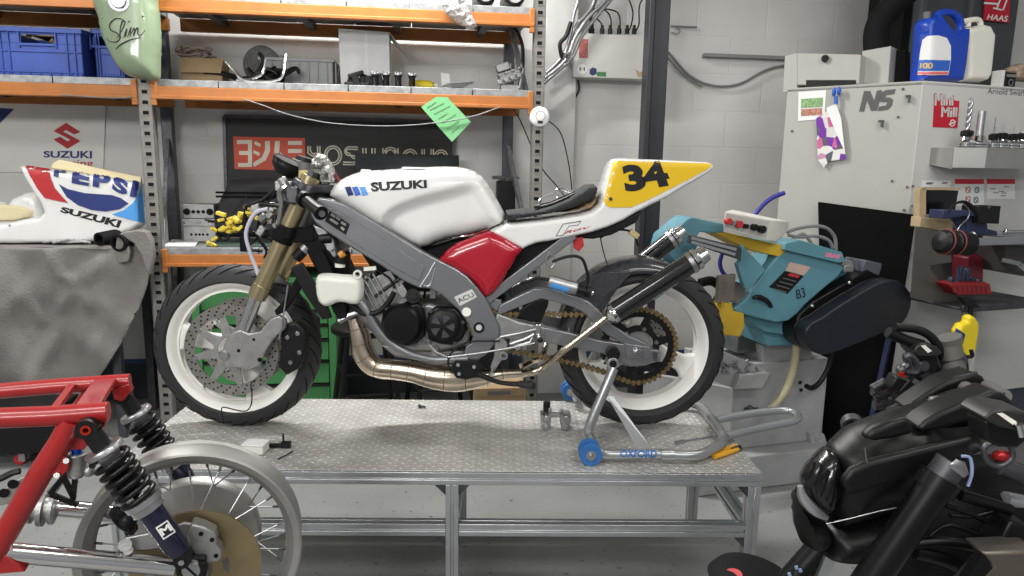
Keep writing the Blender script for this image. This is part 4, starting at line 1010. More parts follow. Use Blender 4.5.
# main frame
fy = -.135
BEAM = [(313, 203), (319, 197), (330, 199), (345, 204), (362, 214), (382, 226), (402, 239), (420, 250), (437, 259), (455, 268), (467, 276), (477, 287), (484, 296), (492, 311), (500, 327), (500, 336), (494, 345), (487, 354), (478, 361), (463, 361), (464, 353), (466, 346), (471, 343), (473, 336), (468, 324), (458, 310), (440, 294), (430, 289), (418, 288), (403, 281), (389, 271), (370, 259), (345, 244), (325, 231), (314, 222), (309, 212)]
for s in (-1, 1):
    P = pp(BEAM, fy); m = MB().prism(P, s*.135, s*.098)
    fo = part('frame_beam', m, framegrey, bevel=.006, seg=3)
    q = lambda L: [V((p.x, s*abs(p.y), p.z)) for p in B.ps(L, fy-.001)]
    part('weld_bead', MB().tube(q(((435, 262), (428, 275), (420, 287))), .003, 6), alu, fo)
    part('weld_bead', MB().tube(q(((435, 268), (430, 285), (424, 285))), .0016, 6, smooth=3), alu, fo)
    part('raised_panel', MB().slab(q(((326, 206), (355, 221), (380, 237), (425, 267), (419, 281), (395, 268), (352, 242), (320, 219))), (0, s*.0025, 0)), framegrey, fo, bevel=.002)
    if s < 0:
        lb = part('rating_plate', MB().slab(q(((330, 211), (350, 224), (346, 235), (325, 221))), (0, -.004, 0)), black, fo); m = MB()
        for a, b, c_, d_ in ((331, 214, 335, 217), (336, 217, 340, 220), (330, 219, 338, 224), (341, 222, 346, 225), (341, 227, 344, 230)): m.bar(B.p(a, b, fy-.006), B.p(c_, d_, fy-.006), .001, .008)
        part('plate_text', m, castalu, lb)
        lb = part('approval_label', MB().slab(q(((454, 297), (472, 289), (477, 297), (460, 306))), (0, -.0012, 0)), mat('label_silver', (.62, .62, .60), .4), fo); m = MB()
        word(m, 'ACU', [V((p.x, fy-.0035, p.z)) for p in B.ps(((459, 303), (475, 296), (472, 292), (456, 299)), fy)], .02); part('plate_text', m, inkgrey, lb)
        part('round_plug', MB().cyl(B.p(466.5, 312, fy-.001), B.p(466.5, 312, fy-.005), .015, n=20), plastn, fo)
        pv = part('pivot_bolt', MB().lathe([(.012, 0), (.018, 0), (.018, -.004), (.012, -.004)], B.p(479, 327.5, fy-.001), (0, 1, 0), 24, True), black, fo)
        part('bolt_head', MB().cyl(B.p(479, 327.5, fy+.001), B.p(479, 327.5, fy-.004), .010, n=16), steel, fo)
    part('cradle_tube', MB().tube(q(((352, 288), (358, 300), (366, 310), (376, 327), (388, 341), (403, 351), (420, 357), (440, 360), (468, 358))), .0135, 10, smooth=4), framegrey, fo)
    part('engine_mount', MB().tube(q(((339, 321), (350, 315), (361, 311))), .011, 8), framegrey, fo)
part('headstock_gusset', MB().slab([V((p.x, -.11, p.z)) for p in B.ps(((312, 224), (325, 229), (334, 240), (337, 256), (330, 262), (325, 256), (320, 243)), -.11)], (0, .22, 0)), castalu, bevel=.006, seg=3)
part('headstock_bolt', MB().cyl(B.p(330, 247, -.11), B.p(330, 247, -.125), .012, n=18), steel)
part('frame_crossmember', MB().cyl(B.p(479, 327.5, .13), B.p(479, 327.5, -.12), .02).b2(B.p(430, 262, -.1), B.p(440, 288, .1)), framegrey)
# subframe
for s in (-1, 1):
    q = lambda L, d=-.10: [V((p.x, s*abs(p.y), p.z)) for p in B.ps(L, d)]
    a, b = q(((486, 300), (574, 234)));
    sr = part('subframe_rail', MB().bar(a, b, .018, .032), framegrey, bevel=.003)
    part('rail_joint', MB().slab(q(((478, 290), (488, 298), (502, 300), (498, 312), (490, 308))), (0, .02*-s, 0)), framegrey, sr, bevel=.003)
    part('rail_bolt', MB().cyl(*[q(((549, 253),))[0]+V((0, s*.012*k, 0)) for k in (0, 1)], .005), steel, sr)
    part('hook_tab', MB().tube(q(((549, 252), (555, 260), (551, 268), (546, 262), (549, 254)), -.11), .003, 6, smooth=4), steel, sr)
# swingarm
sa = None
for s in (-1, 1):
    q = lambda L, d=-.125: [V((p.x, s*abs(p.y), p.z)) for p in B.ps(L, d)]
    lowb = [(543, 327), (570, 333), (603, 341), (632, 345), (659, 352), (658, 362), (644, 366), (630, 367), (616, 361), (603, 354), (570, 347), (544, 343)]
    so = part('swingarm_leg', MB().slab(q(lowb), (0, -s*.032, 0)), framegrey, bevel=.004)
    ban = [(497, 316), (500, 305), (518, 296), (534, 288.5), (545, 289), (562, 293), (578, 297.5), (589, 302), (598, 310), (612, 325), (629, 336), (645, 343), (653, 350), (640, 350), (625, 345), (607, 335), (594, 323), (584, 313), (572, 307), (556, 302), (541, 299), (520, 307)]
    part('swingarm_brace', MB().slab(q(ban), (0, -s*.03, 0)), framegrey, so, bevel=.004)
    part('swingarm_root', MB().slab(q(((497, 313), (510, 318), (520, 322), (545, 327), (545, 343), (520, 342), (500, 338), (492, 328))), (0, -s*.05, 0)), castalu, so, bevel=.006)
    c = q(((637.5, 352),), -.125)[0]
    ad = part('chain_adjuster', MB().slab(q(((624, 343), (650, 347), (650, 359), (626, 358))), (0, s*.005, 0)), framegrey, so, bevel=.002)
    part('axle_nut', MB().cyl(c+V((0, s*.003, 0)), c+V((0, s*.010, 0)), .019, n=24).cyl(c+V((0, s*.010, 0)), c+V((0, s*.024, 0)), .014, n=6), boltm, ad)
    part('adjuster_block', MB().slab(q(((652, 350), (660, 351), (660, 362), (652, 361))), (0, -s*.03, 0)), framegrey, so, bevel=.002)
    sp = q(((612, 352),), -.128)[0]; part('stand_bobbin', MB().lathe([(.008, 0), (.022, 0), (.022, s*.006), (.012, s*.010), (.012, s*.022), (.022, s*.026), (.022, s*.03), (0, s*.03)], sp, (0, 1, 0), 24), black, so)
part('rear_axle', MB().cyl(B.p(637.5, 352, -.125)+V((0, .01, 0)), V((B.p(637.5, 352, -.125).x, .12, B.p(637.5, 352, -.125).z)), .011), steel)
RC2 = V((RC.x, 0, RC.z))
# sprocket and chain on the near side
cy = -.098; sc = B.p(638, 346, cy); sr_ = .123
m = MB().ring(sc, sr_-.022, sr_, .006, n=72).ring(sc, .052, .072, .006, n=48)
for k in range(6):
    a = k*pi/3+.25; u, w_ = V((cos(a), 0, sin(a))), V((-sin(a), 0, cos(a)))
    m.slab([sc+p+V((0, -.003, 0)) for p in (u*.068+w_*.016, u*(sr_-.018)+w_*.010, u*(sr_-.018)-w_*.010, u*.068-w_*.016)], (0, .006, 0))
for k in range(43):
    a = k*2*pi/43; u, w_ = V((cos(a), 0, sin(a))), V((-sin(a), 0, cos(a)))
    m.slab([sc+p+V((0, -.003, 0)) for p in (u*(sr_-.002)+w_*.006, u*(sr_+.007)+w_*.002, u*(sr_+.007)-w_*.002, u*(sr_-.002)-w_*.006)], (0, .006, 0))
spk = part('rear_sprocket', m, black); m = MB()
for k in range(6): a = k*pi/3+.25; q = sc+V((cos(a)*.062, -.004, sin(a)*.062)); m.cyl(q, q+V((0, -.006, 0)), .008, n=6)
part('sprocket_nut', m, boltm, spk, split=True)
part('cush_drive', MB().lathe([(0, -.02), (.05, -.02), (.055, .03), (0, .03)], sc+V((0, .03, 0)), (0, 1, 0), 36), castalu)
fs = B.p(478, 322, cy); r2 = .04
a_up = [fs+V((0, 0, r2))]; top_s = B.p(508, 313, cy); 
pts = [V((fs.x+r2*cos(a), cy, fs.z+r2*sin(a))) for a in [rad(270-i*18) for i in range(11)]]
pts += [B.p(508, 313.5, cy), B.p(540, 313.5, cy), B.p(577, 314, cy)]
r3 = sr_+.004
pts += [sc+V((r3*cos(a), 0, r3*sin(a))) for a in [rad(100-i*10) for i in range(21)]]
pts += [B.p(604, 372, cy), B.p(570, 362, cy), B.p(535, 355, cy), B.p(508, 350, cy)]
path = cr(pts, 6, True); L = 0; links = MB(); step = .0092; acc = 0; k = 0
for i in range(len(path)):
    a, b = path[i], path[(i+1) % len(path)]; d_ = (b-a).length
    while acc <= d_:
        q = a+(b-a)*(acc/max(d_, 1e-6)); x = (b-a).normalized()
        if k % 2 == 0: links.bar(q-x*.0052, q+x*.0052, .019, .0165)
        else: links.bar(q-x*.0055, q+x*.0055, .010, .007)
        acc += step; k += 1
    acc -= d_
part('drive_chain', links, chaingold, smooth=0)
part('front_sprocket_cover', MB().cyl(B.p(478, 322, cy-.02), B.p(478, 322, cy+.02), .035), darksteel)
cg = part('chain_guard', MB().slab(B.ps(((518, 318), (523, 307), (535, 300), (549, 298), (548, 306), (541, 322), (530, 322)), -.12), (0, .03, 0)), blacksat, bevel=.005); 
part('guard_slot', MB().slab(B.ps(((527, 317), (531, 309), (545, 302), (541, 312), (533, 318)), -.1205), (0, .001, 0)), blackmatt, cg)
# rear hugger
HP = cr([V((a, b, 0)) for a, b in ((560, 300), (566, 288), (578, 274), (596, 261), (615, 252), (634, 249), (650, 249), (658, 253))], 6)
ang0 = []
hug = MB(); nA = 26
for i in range(nA):
    a = rad(172-i*(172-72)/(nA-1)); r = RR+.012+.014*sin(pi*i/(nA-1)); row = []
    for j in range(11):
        b = -1+j*.2; yy = .098*b; rr = r-.045*abs(b)**4
        hug.v.append(RC2+V((rr*cos(a), yy, rr*sin(a))))
for i in range(nA-1):
    for j in range(10): hug.f.append([i*11+j, i*11+j+1, (i+1)*11+j+1, (i+1)*11+j]); hug.m.append(0)
hugm = mat('carbon_hugger', (.035, .036, .04), .25, coat=.6, var=.25, scale=80)
hu = part('rear_hugger', hug, hugm, solid=.004, smooth=60)
part('hugger_skirt', MB().slab(B.ps(((556, 302), (570, 287), (590, 276), (607, 272), (622, 272), (634, 271), (622, 283), (612, 297), (604, 312), (594, 306), (580, 299)), -.103), (0, .006, 0)), hugm, hu, bevel=.002)
# reservoir damper
a, b = B.p(548, 281, -.15), B.p(577, 289, -.15); ax = (b-a).normalized()
dm = part('shock_reservoir', MB().cyl(a, b, .0215, n=28), steel, bevel=.004); part('reservoir_end', MB().cyl(b, b+ax*.03, .012).cyl(b+ax*.03, b+ax*.045, .018), black, dm)
part('reservoir_label', MB().lathe([(.0218, .01), (.0218, .07)], a, ax, 28, a0=2.3, a1=3.9), inksky, dm)
part('reservoir_valve', MB().ball(B.p(592, 293, -.155), .009, 10), chrome, dm)
part('damper_hose', MB().tube(Bk(((584, 290), (588, 280), (586, 268), (582, 259), (574, 256), (562, 258), (552, 262)), -.15), .005, 8, smooth=5), black, dm)
part('damper_hose', MB().tube(Bk(((550, 280), (538, 278), (528, 281), (520, 283)), -.15), .005, 8, smooth=5), black, dm)
part('rear_shock', MB().tube([B.p(500, 280, 0), B.p(520, 335, 0)], .03, 14), darksteel)
# engine
en = part('crankcase', MB().prism(pp([(372, 312), (395, 306), (430, 304), (462, 312), (472, 330), (468, 346), (440, 352), (405, 352), (380, 344), (368, 328)], -.10), -.10, .12), castalu, bevel=.01)
cc = B.p(399, 326, -.10)
part('generator_cover', MB().prism(pp([(383, 309), (388, 305), (408, 305), (418, 303), (424, 308), (425, 336), (418, 343), (408, 346), (395, 343), (385, 335), (382, 322)], -.135), -.14, -.10), blacksat, en, bevel=.008, seg=3)
part('generator_dome', MB().lathe([(0, -.022), (.055, -.020), (.066, -.008), (.068, .0)], B.p(402, 324, -.14), (0, 1, 0), 40), blacksat, en)
part('clutch_cover', MB().prism(pp([(428, 312), (436, 307), (455, 308), (464, 318), (467, 330), (462, 340), (452, 345), (440, 344), (428, 340)], -.13), -.135, -.10), blacksat, en, bevel=.008, seg=3)
c = B.p(443, 325.5, -.136); cv = part('sprocket_dome', MB().lathe([(0, -.012), (.042, -.012), (.055, -.004), (.057, .0)], c, (0, 1, 0), 40), black, en); m = MB()
for k in range(5):
    a = k*2*pi/5+1.2; u, w_ = V((cos(a), 0, sin(a))), V((-sin(a), 0, cos(a))); m.slab([c+p+V((0, -.0125, 0)) for p in (u*.010, u*.036+w_*.014, u*.040, u*.036-w_*.014)], (0, -.003, 0))
part('star_relief', m, darksteel, cv)
m = MB()
for q in ((386, 308), (424, 306), (421, 341), (388, 340), (431, 311), (463, 322), (455, 343), (431, 342)): p_ = B.p(*q, -.141); m.cyl(p_, p_+V((0, -.006, 0)), .006, n=10)
part('cover_bolt', m, darksteel, en, split=True)
m = MB().box(B.p(382, 292, -.02), (.16, .17, .12), Mx.Rotation(-.5, 3, 'Y'))
for k in range(6): m.box(B.p(366+k*4, 300-k*3, -.02), (.008, .19, .12), Mx.Rotation(-.5, 3, 'Y'))
part('cylinder_block', m, castalu, en, bevel=.003)
part('cylinder_barrel', MB().tube([B.p(352, 300, -.05), B.p(385, 320, -.05)], .06, 20).tube([B.p(352, 300, .05), B.p(385, 320, .05)], .06, 20), castalu, en)
part('lower_casting', MB().prism(pp([(380, 344), (440, 350), (466, 350), (462, 364), (430, 362), (395, 356)], -.06), -.07, .07), castalu, en, bevel=.006)
m = MB(); s_ = random.Random(21)
for k in range(14):
    a = (s_.uniform(360, 425), s_.uniform(268, 300)); m.tube(Bk((a, (a[0]+s_.uniform(-14, 14), a[1]+s_.uniform(-6, 14)), (a[0]+s_.uniform(-26, 26), a[1]+s_.uniform(2, 30))), s_.uniform(-.12, -.04)), s_.uniform(.003, .006), 6, smooth=4)
part('cable_bundle', m, black, en)
m = MB()
for k in range(16): m.box(B.p(s_.uniform(366, 436), s_.uniform(276, 303), s_.uniform(-.1, 0)), (s_.uniform(.02, .045), .03, s_.uniform(.015, .03)), Mx.Rotation(s_.uniform(0, 3), 3, 'Y'))
part('carburettor_bank', m, castalu, en, bevel=.003, split=True)
part('air_box', MB().prism(pp([(352, 238), (372, 240), (425, 262), (440, 275), (438, 292), (410, 290), (372, 268)], -.08), -.09, .09), blackmatt, en)
part('ignition_cover', MB().cyl(B.p(413, 296, -.13), B.p(413, 296, -.09), .024).cyl(B.p(413, 296, -.145), B.p(413, 296, -.13), .012), black, en)
part('coolant_hose', MB().tube(Bk(((346, 298), (354, 308), (366, 314), (380, 311), (390, 300), (394, 292)), -.14), .009, 10, smooth=5), black, en)
part('engine_rear_fill', MB().prism(pp([(462, 300), (492, 318), (500, 345), (480, 368), (462, 366)], 0), -.05, .06), darksteel, en)
# radiator with shroud
ra = part('radiator', MB().slab([V((p.x, -.15, p.z)) for p in B.ps(((312, 258), (322, 250), (346, 298), (347, 318), (338, 320), (333, 312)), -.15)], (0, .30, 0)), blackmatt, bevel=.006)
part('radiator_stay', MB().slab([V((p.x, -.16, p.z)) for p in B.ps(((290, 268), (302, 262), (325, 300), (332, 318), (322, 320), (303, 292)), -.16)], (0, .012, 0)), black, ra, bevel=.004)
part('radiator_hose', MB().tube(Bk(((296, 258), (306, 248), (318, 240), (332, 238)), -.10), .019, 14, smooth=5), black, ra)
part('hose_clamp', MB().cyl(B.p(304, 250, -.10), B.p(308, 246, -.10), .022, n=20), steel, ra)
part('radiator_core', MB().slab([V((p.x, -.12, p.z)) for p in B.ps(((298, 236), (312, 228), (336, 262), (336, 284), (322, 282)), -.12)], (0, .24, 0)), blackmatt, ra, bevel=.006)
part('fork_guard_stay', MB().slab([V((p.x, -.13, p.z)) for p in B.ps(((300, 270), (308, 266), (300, 290), (285, 312), (276, 316), (274, 311), (284, 300)), -.13)], (0, .02, 0)), blackmatt, bevel=.004)
# coolant bottle
P = pp(cr([V((a, b, 0)) for a, b in ((328, 272), (334, 266), (352, 267), (366, 268), (372, 272), (372, 288), (366, 295), (350, 293), (338, 297), (330, 290))], 3, True), -.16); P = [(a, b) for a, b in P]
cb = part('coolant_bottle', MB().puff(P, .035, .02, -.16, .008), plastw, smooth=60)
part('bottle_neck', MB().cyl(B.p(340, 267, -.16), B.p(340, 262, -.16), .016), plastw, cb); part('bottle_cap', MB().cyl(B.p(340.5, 263, -.16), B.p(341, 257.5, -.16), .02, n=20), black, cb)
part('bottle_lug', MB().lathe([(.008, 0), (.014, 0), (.014, -.01), (.008, -.01)], B.p(358, 274, -.19), (0, 1, 0), 16, True).bar(B.p(364, 269, -.16), B.p(376, 268, -.16), .01, .012), plastw, cb, split=True)
part('orange_fitting', MB().cyl(B.p(340, 256, -.15), B.p(344, 253, -.15), .012), mat('fitting_orange', (.6, .28, .05), .4), cb)
# exhausts
EX = [(353, 318), (358, 335), (362, 352), (373, 366), (392, 369), (412, 371.5), (433, 376), (457, 378), (483, 377), (503, 374), (525, 373)]
ER = [.022, .029, .034, .034, .033, .036, .043, .045, .030, .016, .013]
for s in (-1, 1):
    q = lambda L, d: [V((p.x, s*abs(p.y), p.z)) for p in B.ps(L, d)]
    y = .095 if s < 0 else .04
    pts = q(EX, -y); 
    if s > 0: pts = [p+V((0, 0, -.03)) for p in pts]
    ex = part('expansion_chamber', MB().tube(pts, ER, 22, smooth=6), titan, smooth=60)
    m = MB()
    cp = cr(pts, 6); rp_ = [v.x for v in cr([V((r, 0, 0)) for r in ER], 6)]
    for i in range(4, len(cp)-6, 5):
        ax = (cp[i+1]-cp[i]).normalized(); m.lathe([(rp_[i]*.99, -.0016), (rp_[i]+.0012, 0), (rp_[i]*.99, .0016)], cp[i], ax, 22)
    part('weld_seam', m, mat('weld_brown', (.30, .20, .11), .4, metal=.9) if s < 0 else MT['weld_brown'], ex)
    sp = q(((522, 373),), -y)+q(((534, 372), (545, 366)), -(y+.03))+q(((562, 352), (590, 330), (612, 313)), -.19)
    part('tail_pipe', MB().tube(sp, .0115, 16, smooth=5), titan, ex, smooth=60)
    if s < 0:
        a, b = B.p(609, 316, -.19), B.p(697, 259, -.19)
    else:
        a0, b0 = B.p(612, 313, -.19), B.p(697, 259, -.19); a = V((a0.x-.03, .17, a0.z+.03)); b = V((b0.x+.0, .17, b0.z))
        a = B.p(600, 296, .17); b = B.p(676, 236, .17)
    ax = (b-a).normalized(); L_ = (b-a).length
    si = part('silencer', MB().cyl(a+ax*.02, b, .033, n=36), carbon, bevel=.003)
    part('front_band', MB().lathe([(.012, -.012), (.025, -.002), (.0345, .010), (.0345, .022), (.033, .024)], a, ax, 36), chrome, si)
    part('end_cap', MB().lathe([(.033, -.01), (.0355, -.008), (.0355, .004), (.029, .008), (.024, .035), (.020, .035), (.020, .0)], b, ax, 36), chrome, si)
    part('hanger_band', MB().lathe([(.0335, 0), (.036, .002), (.036, .014), (.0335, .016)], b-ax*.03, ax, 36), steel, si)
# tank
def tmod(x, z):
    return 1.0
TP = [(330, 197), (331, 190), (335, 184), (342, 178.5), (350, 174.5), (358, 172), (370, 170.5), (382, 170), (410, 168), (440, 166.5), (458, 167), (470, 169.5), (478, 173.5), (484, 179), (490, 188), (496, 198), (502, 209), (506, 217), (502, 225), (490, 230), (475, 235), (460, 238), (447, 240), (436, 244), (428, 248), (420, 249.5), (410, 246), (395, 237), (375, 225), (352, 211), (338, 203)]
knee = cr([V((a, b, 0)) for a, b in ((380, 226), (384, 214), (396, 205), (420, 196), (448, 189), (466, 184), (478, 186), (488, 200), (498, 216), (500, 226))], 4)
kn = pp([(p.x, p.y) for p in knee]+[(480, 240), (430, 255), (400, 245)], -.14)
kseg = [(kn[i], kn[i+1]) for i in range(len(knee)-1)]
def segd(x, z, S_):
    m = 9; q = V((x, z))
    for a, b in S_:
        a = V(a); e = V(b)-a; t_ = max(0, min(1, (q-a).dot(e)/max(e.length_squared, 1e-12))); m = min(m, (q-a-e*t_).length)
    return m
xn = B.p(330, 197, 0).x; xe = B.p(500, 220, 0).x
def tmod(x, z):
    f = 1.0
    if pin((x, z), kn): f -= .24*min(1, segd(x, z, kseg)/.035)**.8*(1-.35*max(0, min(1, (x-xn)/.7-.75)))
    u = max(0, min(1, (x-xn)/(xe-xn))); return f*(.78+.30*sin(pi*min(1, u*1.15+.05)))
# outline silhouette is set by the tank top at the centre line, its lower edge by the near flank
up = pp(TP[:18], -.03); dn_ = pp(TP[18:], -.06)
tm = MB().puff(up+dn_, .142, .075, 0, .0085, mod=tmod, pw=2.6); tb = tm.bvh()
tk = part('petrol_tank', tm, white, smooth=60)
part('filler_neck', MB().cyl(B.p(366, 176, 0), B.p(366, 169.5, 0), .019, .017, n=24), white, tk, bevel=.003)
part('tank_recess', MB().lathe([(0, 0), (.075, 0), (.08, -.006)], B.p(425, 167.2, 0), (0, 0, 1), 32), white, tk)
part('tank_seam', MB().tube([hitpt(tb, B, a, b, .0) or B.p(a, b, -.13) for a, b in ((345, 206), (360, 215), (380, 226.5), (400, 238), (413, 245), (421, 247.5), (429, 246), (438, 242), (452, 238))], .0022, 6), blackmatt, tk)
m = MB()
for i, (x, mt) in enumerate(((346, inknavy), (353.2, inkmid), (360.4, inksky))):
    mm = MB(); stick(mm, tb, B, [(x-1, 187.5), (x+4.5, 186.6), (x+8, 194.6), (x+2.5, 195.8)], .0022, 2.0); part('stripe', mm, mt, tk)
mm = MB(); stickword(mm, tb, B, 'SUZUKI', [(371.5, 191.8), (427, 188), (426.5, 180), (370.5, 182.6)], .045, .002); part('lettering', mm, ink, tk)
# seat unit
SP = [(488, 231), (497, 226), (506, 222.5), (520, 221), (540, 219), (560, 216), (580, 213), (590, 210), (597, 204), (602, 193), (606, 180), (610, 167), (614, 159), (622, 158), (660, 159.5), (712, 162), (716.5, 164.5), (716, 169), (712, 173), (700, 180), (685, 188), (668, 198), (650, 206), (636, 213), (622, 221), (608, 227), (590, 232.5), (570, 237), (552, 240.5), (536, 243), (526, 247), (522.5, 249.5)]
def smod(x, z):
    u = max(0, min(1, (x-B.p(490, 230, 0).x)/(B.p(716, 165, 0).x-B.p(490, 230, 0).x)))
    if u < .45: return 1.0
    return 1-.62*((u-.45)/.55)
su = MB().puff(pp(SP, -.06), .115, .016, 0, .0085, mod=smod, pw=3); sb = su.bvh()
se = part('seat_cowl', su, white, smooth=60)
mm = MB(); NP = [(615.5, 161), (714, 164), (708, 168.5), (690, 178.5), (660, 194), (640, 203.5), (631, 207.3), (611, 207.6), (606, 205.5), (604, 201), (607, 190), (611.5, 172), (613.5, 163)]
stick(mm, sb, B, NP, .0022, 3); pl = part('number_plate', mm, yellow, se)
mm = MB(); stickword(mm, sb, B, '34', [(625.5, 192.5), (672, 185.5), (662.5, 161.5), (621, 165.5)], .055, .0034, .95); part('race_number', mm, ink, pl)
q = hitpt(sb, B, 610.5, 199, .001); part('plate_screw', MB().cyl(q, q+V((0, -.004, 0)), .006, n=12), darksteel, pl)
mm = MB(); stickword(mm, sb, B, 'RGV', [(564, 234), (588, 228.5), (591, 226), (568, 230.5)], .03, .0015)
part('lettering', mm, inkred, se)
mm = MB(); gl = lambda L: mm.tube([hitpt(sb, B, a, b, .001) or B.p(a, b, -.1) for a, b in L], .0013, 5)
gl(((556, 236), (563, 224), (581, 221), (578, 225), (569, 226), (563, 235), (556, 236)))
part('outline_graphic', mm, inkgrey, se)
part('cowl_underside', MB().prism(pp([(560, 236), (590, 230), (620, 220), (640, 210), (634, 222), (610, 234), (592, 238)], -.04), -.075, .075), black, se, bevel=.005)
# seat pad
seatp = [(506, 212), (520, 211), (536, 209.5), (552, 205.5), (568, 198.5), (582, 189.5), (590, 185), (597, 184.5), (600.5, 188), (599, 194), (590, 202), (576, 208.5), (556, 214), (536, 217.5), (506, 222)]
part('seat_pad', MB().puff(pp(seatp, -.1), .105, .018, 0, .010, pw=3), seatfoam, smooth=50)
part('seat_insert', MB().puff(pp([(556, 214), (576, 208.5), (590, 202), (598, 194), (599, 200), (592, 209), (570, 213)], -.07), .08, .01, 0, .01), mat('tan_insert', (.38, .27, .15), .8), smooth=50)
# red side panel
RP = [(438.5, 261), (443, 254), (455, 244), (470, 238), (490, 231), (505, 238), (522.5, 249), (517, 257), (508, 272), (499, 287), (492, 295), (486, 297.5), (482, 294), (477, 286), (470, 279), (455, 270)]
for s in (-1, 1):
    m = MB().puff(pp(RP, -.118), .026, .045, s*.112, .009); part('side_panel', m, red, smooth=60)
part('inner_void', MB().prism(pp([(430, 248), (455, 240), (500, 234), (560, 238), (548, 250), (520, 262), (495, 292), (482, 292), (455, 268)], 0), -.09, .09), blackmatt)
# rear sets, levers, linkages
rs_ = part('footrest_hanger', MB().slab(B.ps(((495, 340), (502, 336), (508, 344), (505, 356), (498, 366), (494, 372), (490, 368), (494, 356)), -.14), (0, .010, 0)), castalu, bevel=.003)
m = MB().tube(Bk(((504, 350), (530, 342), (533, 336)), -.15), .005, 8).tube(Bk(((500, 337), (520, 333), (536, 329)), -.15), .005, 8).tube(Bk(((510, 344), (525, 339), (534, 334)), -.15), .006, 8)
part('linkage_rod', m, steel, rs_, split=True)
part('gear_rod', MB().tube(Bk(((448, 357), (480, 353), (510, 348), (535, 343)), -.16), .0032, 8), steel)
m = MB().box(B.p(538, 331, -.14), (.02, .02, .05)).ball(B.p(539, 337, -.15), .011, 10); part('hanger_knuckle', m, chrome, rs_, bevel=.003)
part('knuckle_boot', MB().ball(B.p(540, 340, -.155), .010, 10), black, rs_)
m = MB().lathe([(.008, 0), (.014, 0), (.014, -.012), (.008, -.012)], B.p(503.5, 355, -.15), (0, 1, 0), 20, True); part('rod_eye', m, steel, rs_)
m = MB().slab(B.ps(((451, 368), (455, 360), (466, 360), (478, 361), (484, 368), (481, 376), (466, 380), (456, 378)), -.15), (0, .02, 0)); gp = part('gear_pedal_plate', m, black, bevel=.003)
part('gear_pedal', MB().tube(Bk(((478, 374), (498, 382), (515, 384), (532, 384)), -.17), [.010, .008, .009, .012], 8, smooth=4), black, gp)
part('pedal_rubber', MB().cyl(B.p(520, 384, -.19), B.p(534, 386, -.22), .012), rubber, gp)
m = MB()
for q in ((458, 365), (459, 374), (474, 367)): m.cyl(B.p(*q, -.151), B.p(*q, -.158), .006)
part('pedal_bolt', m, chrome, gp, split=True)
part('gear_linkage', MB().cyl(B.p(436, 348, -.12), B.p(434, 360, -.12), .009).tube(Bk(((429, 345), (436, 352), (447, 357)), -.14), .004, 6).box(B.p(435, 352, -.12), (.02, .02, .03)), castalu)
part('side_cable', MB().tube(Bk(((450, 370), (448, 360), (454, 350), (468, 342), (500, 341)), -.15), .003, 6, smooth=5), black)
part('lower_bracket', MB().tube(Bk(((494, 366), (491, 374), (489, 378), (494, 373)), -.14), .005, 8, smooth=3), castalu)
# front brake line and rear light bits
part('front_brake_line', MB().tube(Bk(((256, 380), (251, 384), (252, 395), (251, 405), (246, 411), (236, 410), (226, 407.5), (222, 408), (222, 414), (224, 424)), -.13), .0022, 6, smooth=5), black)
part('mudguard_stay', MB().tube(Bk(((288, 285), (285, 305), (282, 325), (279, 340)), -.135), .003, 6), steel)
part('red_reflector', MB().slab(B.ps(((573, 238), (583, 237), (584, 246), (579, 252), (574, 248)), -.09), (0, .012, 0)), inkred, bevel=.003)
part('rear_loom', MB().tube(Bk(((600, 238), (612, 231), (625, 230), (634, 234), (638, 246)), -.05), .004, 6, smooth=4).tube(Bk(((600, 236), (603, 250), (607, 264)), -.05), .002, 6), black)
part('loom_plug', MB().box(B.p(634, 234, -.05), (.035, .02, .02), Mx.Rotation(.6, 3, 'Y')), mat('loom_tan', (.5, .4, .2), .5), bevel=.003)
part('red_hose', MB().tube(Bk(((318, 175), (326, 166), (332, 168), (336, 176), (340, 182)), -.06), .006, 8, smooth=4), burg)
# loose pieces lying on the seat pad
pts = [B.p(a, b, -.06) for a, b in ((537, 209.2), (552, 205), (566, 199), (575, 194.5))]
for p in pts: p.z += .003
t2 = thing('seat_clamp_tool', B, 'black clamp tool with silver wires lying on the bike seat', 'tool')
obj('clamp_bar', MB().tube(pts, [.006, .005, .005, .004], 8).tube([p+V((0, .02, .006)) for p in pts], .004, 8).box(pts[0]+V((0, 0, .004)), (.02, .03, .008)), black, t2)
obj('wire_loop', MB().tube([B.p(a, b, -.03) for a, b in ((537, 207), (540, 199), (550, 194), (562, 191), (572, 193))], .002, 6, smooth=4).tube([B.p(a, b, -.03) for a, b in ((552, 204), (558, 196), (556, 190), (562, 188), (574, 194))], .002, 6, smooth=4), chrome, t2)
